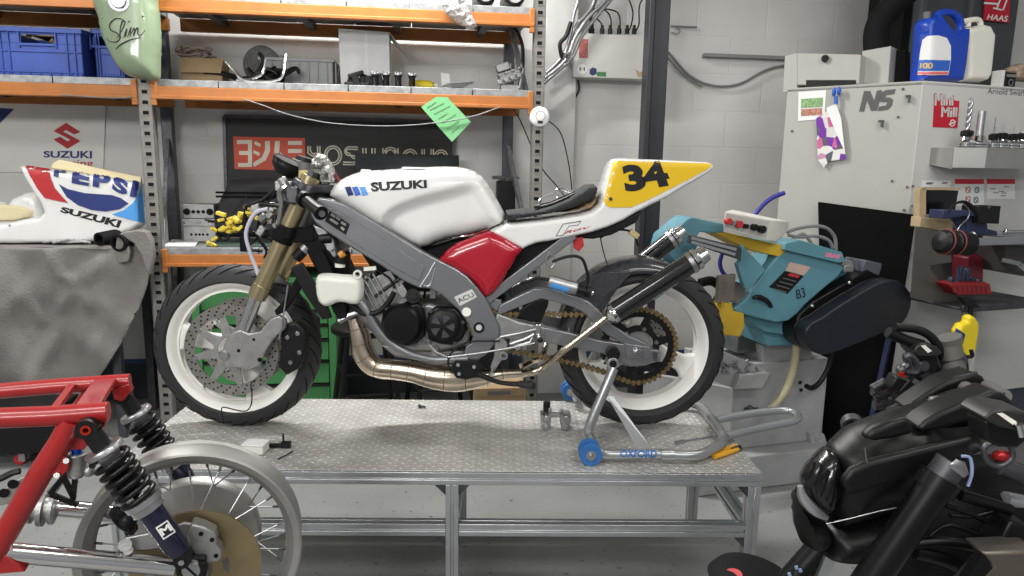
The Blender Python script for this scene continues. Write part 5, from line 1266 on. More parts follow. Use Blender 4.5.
# ---------------------------------------------------------------- left bay: draped cover, fairings, trolley, cabinet, stools
YT = -.70
zt2 = W.p(80, 247, YT).z
fr = Fr(*(W.M @ V((W.p(60, 300, YT).x, YT, 0))), .13)
t = thing('work_table', fr, 'plain steel work table hidden under the grey canvas cover', 'table')
x1_ = fr.p(118, 300, 0).x
obj('table_top', MB().b2((-1.3, .03, zt2-.04), (x1_, .55, zt2-.006)), darksteel, t)
for x, y in ((-1.25, .07), (x1_-.05, .07), (-1.25, .5), (x1_-.05, .5)): obj('leg', MB().b2((x-.02, y-.02, .001), (x+.02, y+.02, zt2-.04)), darksteel, t)
CREASE = [(*(lambda p: (p.x, p.z))(fr.p(a, b, 0)), *(lambda p: (p.x, p.z))(fr.p(c, d, 0)), w_, am) for a, b, c, d, w_, am in ((50, 246, 54, 272, .03, .03), (54, 272, 78, 286, .02, .03), (78, 286, 108, 256, .035, .035), (78, 286, 40, 325, .02, .02), (78, 286, 92, 312, .025, .02), (20, 290, 48, 330, .03, .018), (0, 320, 44, 268, .03, .015), (60, 330, 30, 380, .03, .02), (100, 300, 70, 390, .035, -.03))]
def folds(x, z):
    h = zt2-z; a = .008+.022*min(1, h*2)
    f = a*sin(x*13+2.2*sin(z*3+x*2))+.5*a*sin(x*27-z*9)+.02*noise.noise(V((x*7, 2, z*7)))
    for (ax_, az, bx2, bz, w_, am) in CREASE:
        e = V((bx2-ax_, bz-az)); q = V((x-ax_, z-az)); tt = max(0, min(1, q.dot(e)/e.length_squared)); dd = (q-e*tt).length
        f -= am*math.exp(-(dd/w_)**2)*(1-abs(2*tt-1)**3)
    f += .03*max(0, 1-abs((x-x1_+.18)-(zt2-z)*-.45)/.06)*min(1, h*3)
    f -= .035*max(0, 1-abs((x-x1_+.50)+.28*h)/.10)*min(1, h*4)*max(0, 1-h)
    return f
CP = [(-60, 246), (0, 248), (40, 248), (80, 247), (112, 246), (122, 244), (136, 243), (148, 250), (152, 264), (149, 284), (138, 312), (124, 340), (108, 366), (94, 384), (80, 404), (68, 413), (45, 414), (24, 412), (5, 402), (-30, 400), (-60, 400)]
P = [(p.x, p.z) for p in fr.ps(CP)]
m = MB().puff(P, .004, .01, 0, .028, shift=lambda x, z: folds(x, z))
topg = []
n = 24
for i in range(n+1):
    x = P[0][0]+(fr.p(118, 246, 0).x-P[0][0])*i/n
    for j in range(9):
        y = .0+.55*j/8; topg.append(V((x, y, zt2-.002+.006*noise.noise(V((x*6, y*6, 0)))+(0 if j else -.006))))
m.add(topg, [(i*9+j, (i+1)*9+j, (i+1)*9+j+1, i*9+j+1) for i in range(n) for j in range(8)])
o = single('canvas_cover', m, tarp, fr, 'grey canvas cover draped over the table and hanging to its right corner', 'cover', smooth=70)
# turned-back corner roll of the cover
q = lambda a, b, d: fr.p(a, b, d)
m = MB().slab([q(*p, -.05) for p in ((116, 236), (123, 232), (136, 230), (146, 231), (151, 240), (153, 256), (149, 276), (145, 268), (140, 254), (133, 243), (127, 240), (130, 252), (128, 262), (118, 264), (115, 252))], (0, .05, 0))
obj('folded_corner', m, tarp, o, bevel=.008, seg=3)
m = MB(); c = q(122, 246, -.06); m.tube([V((p[0], c.y, p[1])) for p in [(c.x-.05, c.z-.03), (c.x-.04, c.z-.06), (c.x-.01, c.z-.065), (c.x+.012, c.z-.03), (c.x+.008, c.z+.03)]], .012, 8, smooth=5)
obj('pipe_ring', MB().lathe([(.030, -.03), (.042, -.03), (.042, .06), (.030, .06)], q(122, 242, -.03), (.3, 1, .1), 24, True), blackmatt, o)
single('black_pipe', MB().lathe([(.024, -.05), (.034, -.05), (.034, .06), (.024, .06)], q(107.5, 240, .06)+V((0, 0, .012)), (.5, 1, .1), 24, True), blackmatt, fr, 'short black rubber pipe resting on the canvas cover beside the folded corner', 'pipe')
m = MB(); s = random.Random(6)
for j in range(9):
    a = q(s.uniform(40, 75), 246, .10); a.z = zt2+.012; m.tube([a, a+V((s.uniform(.02, .08), s.uniform(-.03, .03), s.uniform(0, .02))), a+V((s.uniform(.05, .12), s.uniform(-.03, .03), 0))], .006, 6, smooth=3)
single('bag_of_fixings', m, foil, fr, 'crumpled clear bag of small fixings under the lettered fairing', 'bag')
# lettered tail fairing
d = .17; P1 = [(24, 165), (37, 167), (50, 169), (60, 170.5), (100, 175), (141, 182), (143.5, 200), (145.5, 224), (138, 230), (126, 234), (117, 240), (80, 242), (20, 243), (-30, 243), (-30, 222), (0, 223), (12, 222), (30, 218), (44, 216), (49, 211), (46, 203), (38, 191), (30, 178)]
t = thing('racing_tail_fairing', fr, 'white tail fairing with red, blue and navy race lettering on the canvas cover', 'fairing')
m = MB().puff([(p.x, p.z) for p in fr.ps(P1, d)], .07, .03, d, .012, pw=3); bv = m.bvh()
body = obj('fairing_body', m, white, t, smooth=60)
m = MB().slab(fr.ps([(50, 168), (53, 163), (59, 159.5), (80, 164), (110, 171), (141, 177), (141, 183), (100, 176), (70, 171)], d+.03), (0, .02, 0)); obj('cream_lip', m, mat('lip_cream', (.80, .70, .44), .6), t, bevel=.004)
def st(poly, mt, off=.004, nm='stripe'): mm = MB(); stick(mm, bv, fr, poly, off, 3); return obj(nm, mm, mt, body)
st([(25, 165.8), (50, 169.5), (51, 178), (55, 188), (62, 196), (68.5, 203), (56, 200.5), (45, 198), (38, 189), (31, 177)], inkred)
st([(140.5, 184), (143, 200), (144.5, 223), (128, 219), (112, 214.5), (124, 210), (133, 203), (138, 194)], inksky)
st([(59, 184), (68, 189), (85, 193), (98, 194), (112, 195), (121, 198), (129, 203.5), (120, 209), (106, 211.5), (92, 210), (78, 205), (67, 197)], inkblue)
mm = MB()
for ch, qd in (('P', ((54, 176), (66, 179.5), (68, 167), (55, 163))), ('E', ((72, 183), (89, 186), (91, 173), (73, 168))), ('P', ((93, 187), (97, 188.5), (112, 175), (95, 172))), ('S', ((112, 190), (127, 196), (129, 183), (114, 176))), ('I', ((130, 196.5), (136, 197.5), (138, 182), (133, 181)))):
    if ch == 'P' and qd[0][0] == 93: qd = ((93, 186.5), (109, 189), (111, 176), (94, 171.5))
    stickword(mm, bv, fr, ch, qd, .05, .0055)
obj('lettering', mm, inkblue, body)
mm = MB(); stickword(mm, bv, fr, 'SUZUKI', ((60, 212), (119, 228), (122, 220.5), (62, 206.5)), .05, .0015); obj('lettering', mm, ink, body)
m = MB()
for a, b in ((35.5, 168.5), (10, 225.5)):
    h_ = hitpt(bv, fr, a, b, .001)
    if h_: m.ball(h_, .006, 8)
obj('fastener', m, steel, t)
d2 = .42
m = MB().puff([(p.x, p.z) for p in fr.ps([(-50, 203), (-10, 200), (10, 203), (16, 197), (28, 192), (42, 193), (48, 204), (54, 222), (50, 239), (-50, 241)], d2)], .07, .05, d2, .02)
t = single('plain_fairing', m, white, fr, 'plain white fairing with cream inside at the far left behind the lettered one', 'fairing', smooth=60)
m = MB().puff([(p.x, p.z) for p in fr.ps([(-50, 206), (0, 204), (22, 206), (34, 211), (33, 217), (15, 221), (-50, 222)], d2-.07)], .012, .01, d2-.07, .02); obj('inner_lining', m, MT['lip_cream'], t)
# dark trolley with a red castor
fr = Fr(*(W.M @ V((W.p(20, 400, -1.0).x, -1.0, 0))), .13); a, b = fr.p(-60, 425, 0), fr.p(58, 425, 0)
t = thing('tool_trolley', fr, 'low black trolley on a red castor beneath the covered table', 'trolley')
zb1 = .07; obj('trolley_body', MB().b2((a.x, 0, zb1), (b.x, .22, zb1+.22)), black, t, bevel=.005)
for xx in (a.x+.05, fr.p(11, 433, 0).x, b.x-.04):
    for yy in (.05, .19):
        w_ = obj('castor', MB().lathe([(0, -.010), (.024, -.010), (.026, -.006), (.026, .006), (.024, .010), (0, .010)], (xx, yy, .0265), (0, 1, 0), 20), MT['ink_red'] if abs(xx) < 9 and yy < .1 and xx == fr.p(11, 433, 0).x else black, t); obj('fork', MB().b2((xx+.002, yy-.018, .02), (xx+.03, yy-.013, zb1)).b2((xx+.002, yy+.013, .02), (xx+.03, yy+.018, zb1)), galv, w_)
# green tool cabinet under the lower shelf
fr = Fr(*(W.M @ V((W.p(265, 400, -.6).x, -.6, 0))), .13); a, b, c = fr.p(189, 274, 0), fr.p(335, 281, 0), fr.p(326, 300, 0)
t = thing('tool_cabinet', fr, 'bright green tool cabinet with drawers standing behind the front wheel', 'cabinet')
x0, x1, h = a.x, b.x, a.z-.02; st_ = .04
obj('cabinet_body', MB().b2((x0, 0, .06), (x0+st_, .5, h)).b2((x1-st_, 0, .06), (x1, .5, h)).b2((x0, 0, h-.03), (x1, .5, h)).b2((x0, .0, .06), (x1, .5, .09)).b2((x0, .48, .06), (x1, .5, h)).b2((x0+.01, .03, .09), (x1-.01, .04, h-.03)), cabgreen, t, bevel=.003)
zz = .10
for k, hh in enumerate((.16, .13, .12, .08, .08)):
    if zz+hh > h-.03: hh = h-.035-zz
    dr = obj('drawer', MB().b2((x0+st_+.004, .002, zz), (x1-st_-.004, .022, zz+hh-.018)), cabgreen, t, bevel=.003)
    obj('pull', MB().b2((x0+st_+.004, -.006, zz+hh-.017), (x1-st_-.004, .022, zz+hh-.004)), black, dr); zz += hh
    if zz > h-.06: break
for sx in (x0+.06, x1-.06):
    for yy in (.06, .44): obj('castor', MB().cyl((sx, yy-.015, .0305), (sx, yy+.015, .0305), .03), black, t)
# stools
def stool(px, d, name, label):
    q = W.p(px, 360, d); fr = Fr(*(W.M @ V((q.x, d, 0))), .13+.2)
    t = thing('workshop_stool', fr, label, 'stool', 'black workshop stools behind the bench')
    obj('seat', MB().lathe([(0, .60), (.15, .60), (.17, .612), (.17, .635), (.15, .65), (0, .65)], (0, 0, 0), (0, 0, 1), 28), black, t)
    for sx in (-1, 1):
        for sy in (-1, 1): obj('leg', MB().cyl((sx*.17, sy*.17, .002), (sx*.10, sy*.10, .60), .014, n=10), black, t)
    m = MB()
    for z, r in ((.2, .155), (.42, .125)):
        for a_, b_ in (((-1, -1), (1, -1)), ((1, -1), (1, 1)), ((1, 1), (-1, 1)), ((-1, 1), (-1, -1))): m.cyl((a_[0]*r, a_[1]*r, z), (b_[0]*r, b_[1]*r, z), .008, n=8)
    obj('foot_rung', m, black, t, split=True); return t
stool(366, -.85, '', 'black round stool nearer the green cabinet, behind the exhaust'); stool(440, -.42, '', 'black round stool further right, behind the engine')
q = W.p(501, 395, -.9); fr = Fr(*(W.M @ V((q.x, -.9, 0))), .13); a, b = fr.p(476, 388.5, 0), fr.p(526, 389, 0)
m = MB().b2((a.x, 0, .001), (b.x, .2, a.z-.002)).b2((a.x-.004, -.004, a.z-.045), (b.x+.004, .204, a.z)); t = single('parts_carton', m, card, fr, 'flat brown cardboard carton on the floor just behind the bench', 'carton', bevel=.002)
obj('carton_marking', MB().b2((a.x+.06, -.006, a.z-.035), (b.x-.08, -.0045, a.z-.015)), inkgrey, t)
# ---------------------------------------------------------------- red-framed rolling chassis in the left foreground
K = Fr(0, 1.59, 0, .28)
t = thing('red_motorcycle_chassis', K, 'red tubular motorcycle frame with black shocks and bare spoked rear wheel', 'motorcycle chassis')
def kp(n, m, mt, par=None, **k): return obj(n, m, mt, par or t, **k)
k_ = lambda L, d: [K.p(a, b, d) for a, b in L]
def mir(P): return [V((p.x, -p.y, p.z)) for p in P]
wc = K.p(194, 545, 0); R = (K.p(300, 553, -.03)-K.p(194, 553, -.03)).x*1.04
hw = .038
rp = [(R, -hw), (R-.004, -hw-.002), (R-.016, -hw+.003), (R-.022, -hw+.010), (R-.030, -.018), (R-.034, 0), (R-.030, .018), (R-.022, hw-.010), (R-.016, hw-.003), (R-.004, hw+.002), (R, hw), (R-.006, hw-.004), (R-.012, hw-.012), (R-.026, .012), (R-.026, -.012), (R-.012, -hw+.012), (R-.006, -hw+.004)]
alurim = mat('alloy_rim', (.37, .365, .345), .42, metal=.75, var=.08)
rim = kp('wheel_rim', MB().lathe(rp, wc, (0, 1, 0), 120, True), alurim, smooth=18)
hub = kp('wheel_hub', MB().lathe([(0, -.05), (.045, -.05), (.045, -.035), (.030, -.03), (.030, .0), (.06, .01), (.085, .012), (.128, .02), (.134, .03), (.134, .05), (.115, .055), (.10, .062), (.0, .062)], wc, (0, 1, 0), 64), alurim)
m = MB(); nip = MB()
for k in range(36):
    a = 2*pi*k/36; side = -1 if k % 2 else 1; off = (.42 if (k//2) % 2 else -.42); rh = .042 if side < 0 else .10; yh = -.044 if side < 0 else .03
    p0 = wc+V((rh*cos(a+off*(1 if side < 0 else .8)), yh, rh*sin(a+off*(1 if side < 0 else .8)))); p1 = wc+V(((R-.032)*cos(a), side*.004, (R-.032)*sin(a)))
    d_ = (p0-p1).normalized(); m.cyl(p0, p1, .0017, n=6); nip.cyl(p1, p1+d_*.016, .0028, n=6)
kp('spoke', m, steel, rim, split=True); kp('nipple', nip, darksteel, rim, split=True)
dc = wc+V((0, -.075, 0)); Rd = (K.p(262, 575, -.075)-K.p(197, 575, -.075)).x
dc = K.p(197, 568, -.075)
wc_ax = dc
dsk = kp('brake_disc', MB().ring(dc, .062, Rd, .005, n=96), bronze); m = MB().ring(dc, .03, .05, .008, n=40)
for k in range(6):
    a = k*pi/3+.5; u, w_ = V((cos(a), 0, sin(a))), V((-sin(a), 0, cos(a))); m.slab([dc+p+V((0, -.003, 0)) for p in (u*.045+w_*.014, u*.070+w_*.012, u*.070-w_*.012, u*.045-w_*.014)], (0, .006, 0))
kp('disc_centre', m, bronze, dsk); kp('axle', MB().cyl(dc+V((0, -.085, 0)), dc+V((0, .24, 0)), .010), steel)
# frame
dN, dF = -.125, .135
near = k_(((-60, 420), (0, 418), (50, 416), (108.5, 411.5)), dN); far = k_(((-60, 398), (0, 391), (60, 386), (130, 381)), dF)
fm = kp('seat_rail', MB().tube(near, .0185, 18), redframe, bevel=.001); kp('seat_rail', MB().tube(far, .0165, 18), redframe)
cm = lambda a, b, w, nm: kp(nm, MB().bar(a, b, w, .012), redframe, bevel=.002)
cm(k_(((50, 415),), dN)[0]+V((0, .01, .0)), k_(((73, 385),), dF)[0], .014, 'rail_brace')
cm(k_(((86, 412),), dN)[0]+V((0, .01, .004)), k_(((106, 382),), dF)[0]+V((0, 0, .004)), .042, 'cross_plate')
kp('down_tube', MB().tube(k_(((72, 420), (62, 440), (44, 468), (24, 502), (2, 540), (-20, 580)), dN), .0205, 18, smooth=3), redframe)
kp('down_tube', MB().tube(k_(((92, 392), (72, 420), (40, 470), (10, 520)), dF), .0175, 16, smooth=3), redframe)
def plate_(L, d, th, mt=redframe, nm='frame_lug', par=None): return kp(nm, MB().slab(k_(L, d), (0, th, 0)), mt, par, bevel=.002)
plate_(((74, 420), (96, 416), (108, 418), (104, 427), (94, 434), (84, 450), (70, 450), (62, 448)), dN, .008)
lg = plate_(((60, 455), (66, 458), (70, 462), (68, 470), (60, 478), (55, 478), (48, 474), (44, 470)), dN-.01, .006)
kp('lug_bolt', MB().cyl(K.p(66, 461, dN-.01), K.p(66, 461, dN-.018), .005).cyl(K.p(56.5, 475.5, dN-.01), K.p(56.5, 475.5, dN-.018), .005), boltm, lg)
plate_(((112, 390), (128, 384), (131, 392), (124, 400), (114, 400)), dF-.02, .03)
plate_(((2, 553), (-10, 548), (-10, 575), (25, 572), (18, 565)), dN-.012, .03, nm='footrest_lug')
plate_(((-10, 500), (20, 478), (28, 476), (29, 479), (14, 503), (-10, 508)), dN+.06, .005, alurim, 'silver_bracket')
m = MB()
for a, b in ((13, 484), (4, 493)): m.lathe([(0, 0), (.009, 0), (.009, -.0015)], K.p(a, b, dN+.058), (0, 1, 0), 16)
kp('bracket_hole', m, blackmatt, split=True)
kp('black_lever', MB().tube(k_(((-10, 482), (2, 478), (12, 473), (20, 471)), dN), .006, 8, smooth=4), black)
kp('pivot_casting', MB().cyl(K.p(22, 508, .10), K.p(50, 509, .10), .024).cyl(K.p(40, 510, .10), K.p(45, 510, .10), .034).cyl(K.p(51, 509, .10), K.p(55, 509, .10), .032).cyl(K.p(30, 509, .10), K.p(33, 509, .10), .030), castalu)
m = MB().slab(k_(((46, 494), (74, 455), (78, 458), (76, 500), (80, 505), (60, 504), (50, 497)), 0), (0, .008, 0)); 
m = MB()
for a, b in (((50, 494), (77, 460)), ((77, 460), (73, 500)), ((50, 494), (78, 505)), ((64, 478), (74, 498))): m.bar(K.p(*a, 0), K.p(*b, 0), .008, .010)
kp('battery_stay', m, black, bevel=.001)
kp('grey_backplate', MB().slab(k_(((46, 492), (60, 477), (70, 462), (73, 470), (56, 494)), .02), (0, .003, 0)), alurim)
# swingarm
sn = k_(((-6, 551), (60, 557), (120, 562), (176, 567)), -.115); kp('swingarm_tube', MB().tube(sn, .0185, 20), chrome, smooth=60)
sf = k_(((48, 507), (90, 511), (150, 519), (185, 524)), .12); kp('swingarm_tube', MB().tube(sf, .0185, 20), chrome, smooth=60)
ab = kp('axle_block', MB().slab(k_(((173, 557), (206, 558), (206, 578), (176, 577)), -.135), (0, .04, 0)), black, bevel=.004); c = K.p(192, 568, -.137)
kp('axle_cap', MB().lathe([(0, -.012), (.016, -.012), (.018, -.008), (.018, 0)], c, (0, 1, 0), 24), steel, ab); kp('cap_slot', MB().box(c+V((0, -.0125, 0)), (.028, .001, .004), Mx.Rotation(.9, 3, 'Y')), blackmatt, ab)
kp('axle_clamp', MB().cyl(K.p(202, 562, -.14), K.p(202, 574, -.14), .008), black, ab)
kp('footrest_bracket', MB().tube(k_(((150, 572), (154, 580)), -.11), .01, 8), castalu)
# caliper and torque arm
cal = kp('brake_caliper', MB().slab(k_(((186, 535), (192, 524), (203, 527), (215, 533), (217, 541), (216, 545), (221, 550), (222, 557), (219, 562), (205, 564), (196, 558), (190, 548)), -.12), (0, .035, 0)), castalu, bevel=.004, seg=3); m = MB()
for a, b in ((201, 534), (212, 540), (216, 556)): m.lathe([(0, -.0005), (.0045, -.0005), (.0045, .002)], K.p(a, b, -.121), (0, 1, 0), 12)
kp('bolt_hole', m, blackmatt, cal, split=True)
kp('torque_arm', MB().slab(k_(((120, 541), (126, 538), (160, 531), (184, 523), (193, 524), (190, 532), (170, 538), (165, 548), (140, 551), (124, 551)), -.10), (0, .008, 0)), castalu, bevel=.002)
kp('torque_eye', MB().cyl(K.p(125, 545, -.12), K.p(125, 545, -.09), .012).cyl(K.p(128, 550, -.12), K.p(128, 550, -.09), .009), castalu)
# shocks
def shock(top, mid, low, d, vis):
    a, b, c = K.p(*top, d), K.p(*mid, d), K.p(*low, d); ax = (c-a).normalized(); L = (c-a).length
    s = kp('shock_absorber', MB().cyl(a+ax*.03, c, .009), chrome)
    kp('top_eye', MB().lathe([(.008, -.014), (.018, -.014), (.018, .014), (.008, .014)], a, (0, 1, 0), 24, True).cyl(a+ax*.012, a+ax*.045, .017), black, s)
    kp('eye_bush', MB().lathe([(.005, -.016), (.009, -.016), (.009, .016), (.005, .016)], a, (0, 1, 0), 20, True), redano, s)
    kp('top_collar', MB().lathe([(0, 0), (.032, .0), (.034, .004), (.034, .010), (.022, .014), (.018, .03)], a+ax*.045, ax, 32), steel, s)
    Ls = (b-a).length-.062; u = ax.orthogonal().normalized(); w_ = ax.cross(u); pts = []; T = 6.2
    for i in range(int(T*14)+1): q = i/14*2*pi; pts.append(a+ax*(.062+Ls*i/(T*14))+u*(.031*cos(q))+w_*(.031*sin(q)))
    kp('coil_spring', MB().tube(pts, .0052, 8), blacksat, s, smooth=60)
    bo = MB()
    for i in range(6): z = (b-a).length*.5+i*.012; bo.lathe([(.012, z-.004), (.0215, z), (.0215, z+.004), (.012, z+.008)], a, ax, 24)
    kp('bump_rubber', bo, black, s)
    kp('preload_collar', MB().lathe([(0, 0), (.034, 0), (.034, .012), (.030, .014), (.030, .026), (0, .026)], b, ax, 32), steel, s)
    mt = mat('shock_blue_black', (.010, .012, .035), .22, metal=.3, coat=.6) if 'shock_blue_black' not in MT else MT['shock_blue_black']
    bd = kp('damper_body', MB().lathe([(0, .026), (.0225, .026), (.0235, .03), (.0235, (c-b).length-.03), (.019, (c-b).length-.012), (0, (c-b).length-.005)], b, ax, 32), mt, s)
    kp('lower_eye', MB().lathe([(.006, -.016), (.016, -.016), (.016, .016), (.006, .016)], c, (0, 1, 0), 20, True), black, s)
    kp('lower_bolt', MB().cyl(c+V((0, -.022, 0)), c+V((0, .02, 0)), .006, n=6), boltm, s)
    return a, b, c, ax, s
a, b, c, ax, s_ = shock((88, 427.5), (141, 498), (183, 557), -.15, 1)
bm_ = MB().lathe([(.0235, .026), (.0235, (c-b).length-.03)], b, ax, 48); bvk = bm_.bvh()
for poly, mt, off in (([(155.5, 527.5), (167, 520), (175.5, 532), (163.5, 539.5)], inkwhite, .0012), ([(157.5, 528), (166.5, 522), (173.5, 531.5), (164, 537.5)], ink, .002)):
    mm = MB(); stick(mm, bvk, K, poly, off, 2.5); kp('emblem_box', mm, mt, s_)
mm = MB(); stickword(mm, bvk, K, 'M', [(162.5, 535.5), (172, 530), (167.3, 523.5), (158.5, 529)], .03, .003); kp('emblem_letter', mm, inkwhite, s_)
shock((123, 395), (169, 456), (189, 490), .15, 0)
kp('piggyback_reservoir', MB().cyl(K.p(77, 453, -.11), K.p(77, 474, -.11), .0165, n=20).cyl(K.p(76, 474, -.11), K.p(76, 477, -.11), .013).b2(K.p(68, 456, -.12), K.p(76, 459, -.10)), castalu, bevel=.002)
kp('reservoir_nozzle', MB().cyl(K.p(82, 470, -.11), K.p(91, 471, -.11), .008).ball(K.p(89, 471, -.11), .011, 10), castalu)
kp('blue_adjuster', MB().cyl(K.p(76, 448, -.11), K.p(77, 453, -.11), .009), blueano)
m = MB(); s2 = random.Random(3)
for j in range(7): m.tube(k_(((115+s2.uniform(-3, 6), 508), (118+s2.uniform(-6, 8), 516), (128+s2.uniform(-8, 8), 526), (132+s2.uniform(-8, 4), 534)), -.06), .0045, 6, smooth=4)
m.ball(K.p(128, 520, -.06), .018, 10); kp('caliper_hose_cluster', m, black)
# the stand that holds the chassis up, below the picture
zb_ = wc.z-R-.004
kp('work_stand', MB().b2((wc.x-.5, -.13, zb_-.03), (wc.x+.25, .13, zb_)).b2((wc.x-.45, -.12, .001), (wc.x-.40, .12, zb_-.03)).b2((wc.x+.15, -.12, .001), (wc.x+.20, .12, zb_-.03)), darksteel)
kp('stand_prop', MB().b2((wc.x-.47, -.03, zb_), (wc.x-.43, .03, K.p(0, 576, 0).z-.05)), darksteel)
# ---------------------------------------------------------------- bandsaw
o_ = Fr(0, 0, 0).h(762, 488.5, 0); N = Fr(o_.x, o_.y, 0, .30)
t = thing('metal_bandsaw', N, 'teal metal-cutting bandsaw with black drive cover on a grey cabinet base', 'bandsaw')
n_ = lambda L, d: [N.p(a, b, d) for a, b in L]
def sp_(nm, m, mt, par=None, **k): return obj(nm, m, mt, par or t, **k)
zp = N.p(790, 452, 0.0).z
xa, xb_ = N.p(700, 470, 0).x, N.p(828, 470, 0).x
sp_('plinth', MB().b2((xa, 0, .002), (xb_, .5, zp)), machgrey, bevel=.004)
y1 = N.h(790, 450, zp).y+.03; y1 = .09
ca, cb_ = N.p(732.5, 400, y1), N.p(825, 400, y1); zc_ = N.p(790, 361, y1).z
cab = sp_('base_cabinet', MB().b2((ca.x, y1, zp+.001), (cb_.x, .45, zc_)), machgrey, bevel=.004)
sp_('cabinet_wing', MB().slab([V((ca.x, y1, zp)), V((ca.x, y1, N.p(732, 389, y1).z)), V((ca.x-.28, .42, N.p(732, 389, y1).z-.0)), V((ca.x-.28, .42, zp))], (.02, .02, 0)), machgrey, cab)
sp_('gusset', MB().slab(n_(((810, 434), (812, 447), (820, 446.5), (828, 446), (824, 434), (818, 444)), .06), (0, .03, 0)), machgrey, cab)
m = MB()
for a, b in ((800, 382.5), (801, 390)): m.lathe([(0, 0), (.009, 0), (.009, -.003)], N.p(a, b, y1-.001), (0, 1, 0), 16)
sp_('port', m, black, cab)
sp_('pedestal', MB().prism([(p.x, p.z) for p in n_(((762, 345), (800, 343), (812, 350), (812, 362), (764, 363)), .1)], .10, .38), machgrey, cab, bevel=.004)
sp_('chip_chute', MB().slab(n_(((722, 351), (764, 368), (768, 374), (741, 376), (735, 389), (690, 372), (690, 350)), .04), (0, .05, 0)), machgrey, cab, bevel=.003)
sp_('chute_lip', MB().slab(n_(((741, 375), (770, 373), (763, 388), (735, 389.5)), .0), (0, .05, 0)), machgrey, cab, bevel=.002)
m = MB(); s = random.Random(12)
for j in range(24): a = (s.uniform(722, 758), s.uniform(360, 373)); m.box(N.p(*a, .03), (s.uniform(.01, .03), .01, .006), Mx.Rotation(s.uniform(0, 3), 3, 'Y'))
sp_('metal_swarf', m, steel, cab)['kind'] = 'stuff'
# head
hd = sp_('saw_head_cover', MB().slab(n_(((784, 250), (812, 256), (838, 263), (844, 268), (838, 277), (822, 290), (806, 304), (797, 314), (788, 321), (776, 322.5), (757, 318), (740, 313), (735, 311), (736, 308), (746, 299), (752, 290), (760, 279), (768, 268), (777, 257)), -.10), (0, .05, 0)), teal, bevel=.006, seg=3)
sp_('saw_head_body', MB().slab(n_(((784, 246), (842, 259), (850, 268), (836, 290), (815, 310), (800, 330), (790, 336), (765, 332), (745, 318), (752, 296)), -.049), (0, .16, 0)), teal, hd, bevel=.005)
sp_('head_top_plate', MB().slab(n_(((786, 243), (800, 240), (842, 252), (846, 262), (838, 263), (784, 250)), -.12), (0, .25, 0)), teal, hd, bevel=.003)
sp_('warning_label', MB().slab(n_(((785, 271), (804, 276), (787.5, 294), (769, 287)), -.1012), (0, .001, 0)), black, hd)
sp_('label_header', MB().slab(n_(((790, 262), (811, 267), (804, 275.5), (785.5, 270.5)), -.1012), (0, .001, 0)), mat('label_pink', (.50, .36, .30), .5), hd)
m = MB()
for k in range(4): m.bar(N.p(783-k*3.2, 278+k*3.6, -.103), N.p(796-k*3.2, 281.5+k*3.6, -.103), .001, .004)
sp_('label_text', m, inkgrey, hd); sp_('red_mark', MB().slab(n_(((790, 273), (800, 275.5), (798, 278), (788, 275.6)), -.1024), (0, .001, 0)), inkred, hd)
m = MB(); word(m, 'B3', n_(((797, 299), (806, 297), (804, 287), (796, 290)), -.1022)); sp_('pen_mark', m, ink, hd)
sp_('flag_sticker', MB().slab(n_(((826, 252), (842, 255), (838, 259), (825, 256.5)), -.121), (0, .001, 0)), mat('flag_pink', (.55, .22, .32), .5, var=.5, scale=150), hd)
sp_('pull_handle', MB().tube(n_(((753, 298), (758, 297), (767, 301), (771, 307)), -.12), [.007, .011, .011, .009], 8, smooth=4), black, hd)
sp_('blade_guide_plate', MB().slab(n_(((743, 245), (746, 249), (766, 270), (748, 291), (745, 288), (738, 264), (741, 262)), -.14), (0, .03, 0)), teal, hd, bevel=.003)
gb = sp_('blade_guide_bar', MB().slab(n_(((692, 235), (742, 247.5), (741, 260), (691, 243)), -.20), (0, .03, 0)), darksteel, bevel=.002)
sp_('bright_rail', MB().bar(N.p(692, 238, -.203), N.p(736, 249.5, -.203), .006, .011).bar(N.p(692, 242, -.203), N.p(735, 254.5, -.203), .006, .011), alu, gb)
sp_('rear_arm', MB().slab(n_(((688, 219), (692, 217), (724, 224), (724, 234), (700, 232), (690, 247), (680, 262), (676, 262), (664, 250), (668, 236)), -.1), (0, .12, 0)), teal, bevel=.004)
sp_('rear_arm_leg', MB().slab(n_(((676, 252), (690, 243), (700, 240), (690, 262), (670, 290), (655, 300), (655, 280)), -.06), (0, .05, 0)), teal)
sp_('yellow_beam', MB().slab(n_(((716, 233), (720, 231), (790, 247), (780, 257), (750, 250)), -.10), (0, .12, 0)), mat('machine_yellow', (.58, .38, .03), .5, dirt=.3), bevel=.003)
cx = sp_('control_box', MB().add([N.p(725, 211.5, -.2), N.p(771, 220, -.2), N.p(767.5, 241, -.2), N.p(723.5, 229, -.2), N.p(732, 209.5, -.06), N.p(789, 221.5, -.10), N.p(788.5, 231, -.10), N.p(730, 224, -.06), N.p(776, 242, -.13)],
    [(0, 1, 2, 3), (0, 4, 5, 1), (1, 5, 6, 8, 2), (3, 2, 8, 6, 7), (0, 3, 7, 4), (4, 7, 6, 5)]), mat('control_cream', (.62, .60, .54), .45), bevel=.003)
sp_('panel_face', MB().slab([p+V((0, -.0008, 0)) for p in n_(((726.5, 213.5), (769, 221.5), (766, 238.5), (725, 227.5)), -.2)], (0, .0008, 0)), mat('panel_grey', (.42, .41, .38), .4), cx)
for i, (a, b, mt, r) in enumerate(((726.5, 221, inkred, .012), (731.5, 222.5, steel, .008), (737, 224, inkred, .014), (744, 226, black, .009), (752.5, 227, black, .013), (760, 229, black, .015))):
    p = N.p(a, b, -.2); sp_('push_button', MB().cyl(p, p+V((0, -.022, 0)), r, n=18), mt, cx)
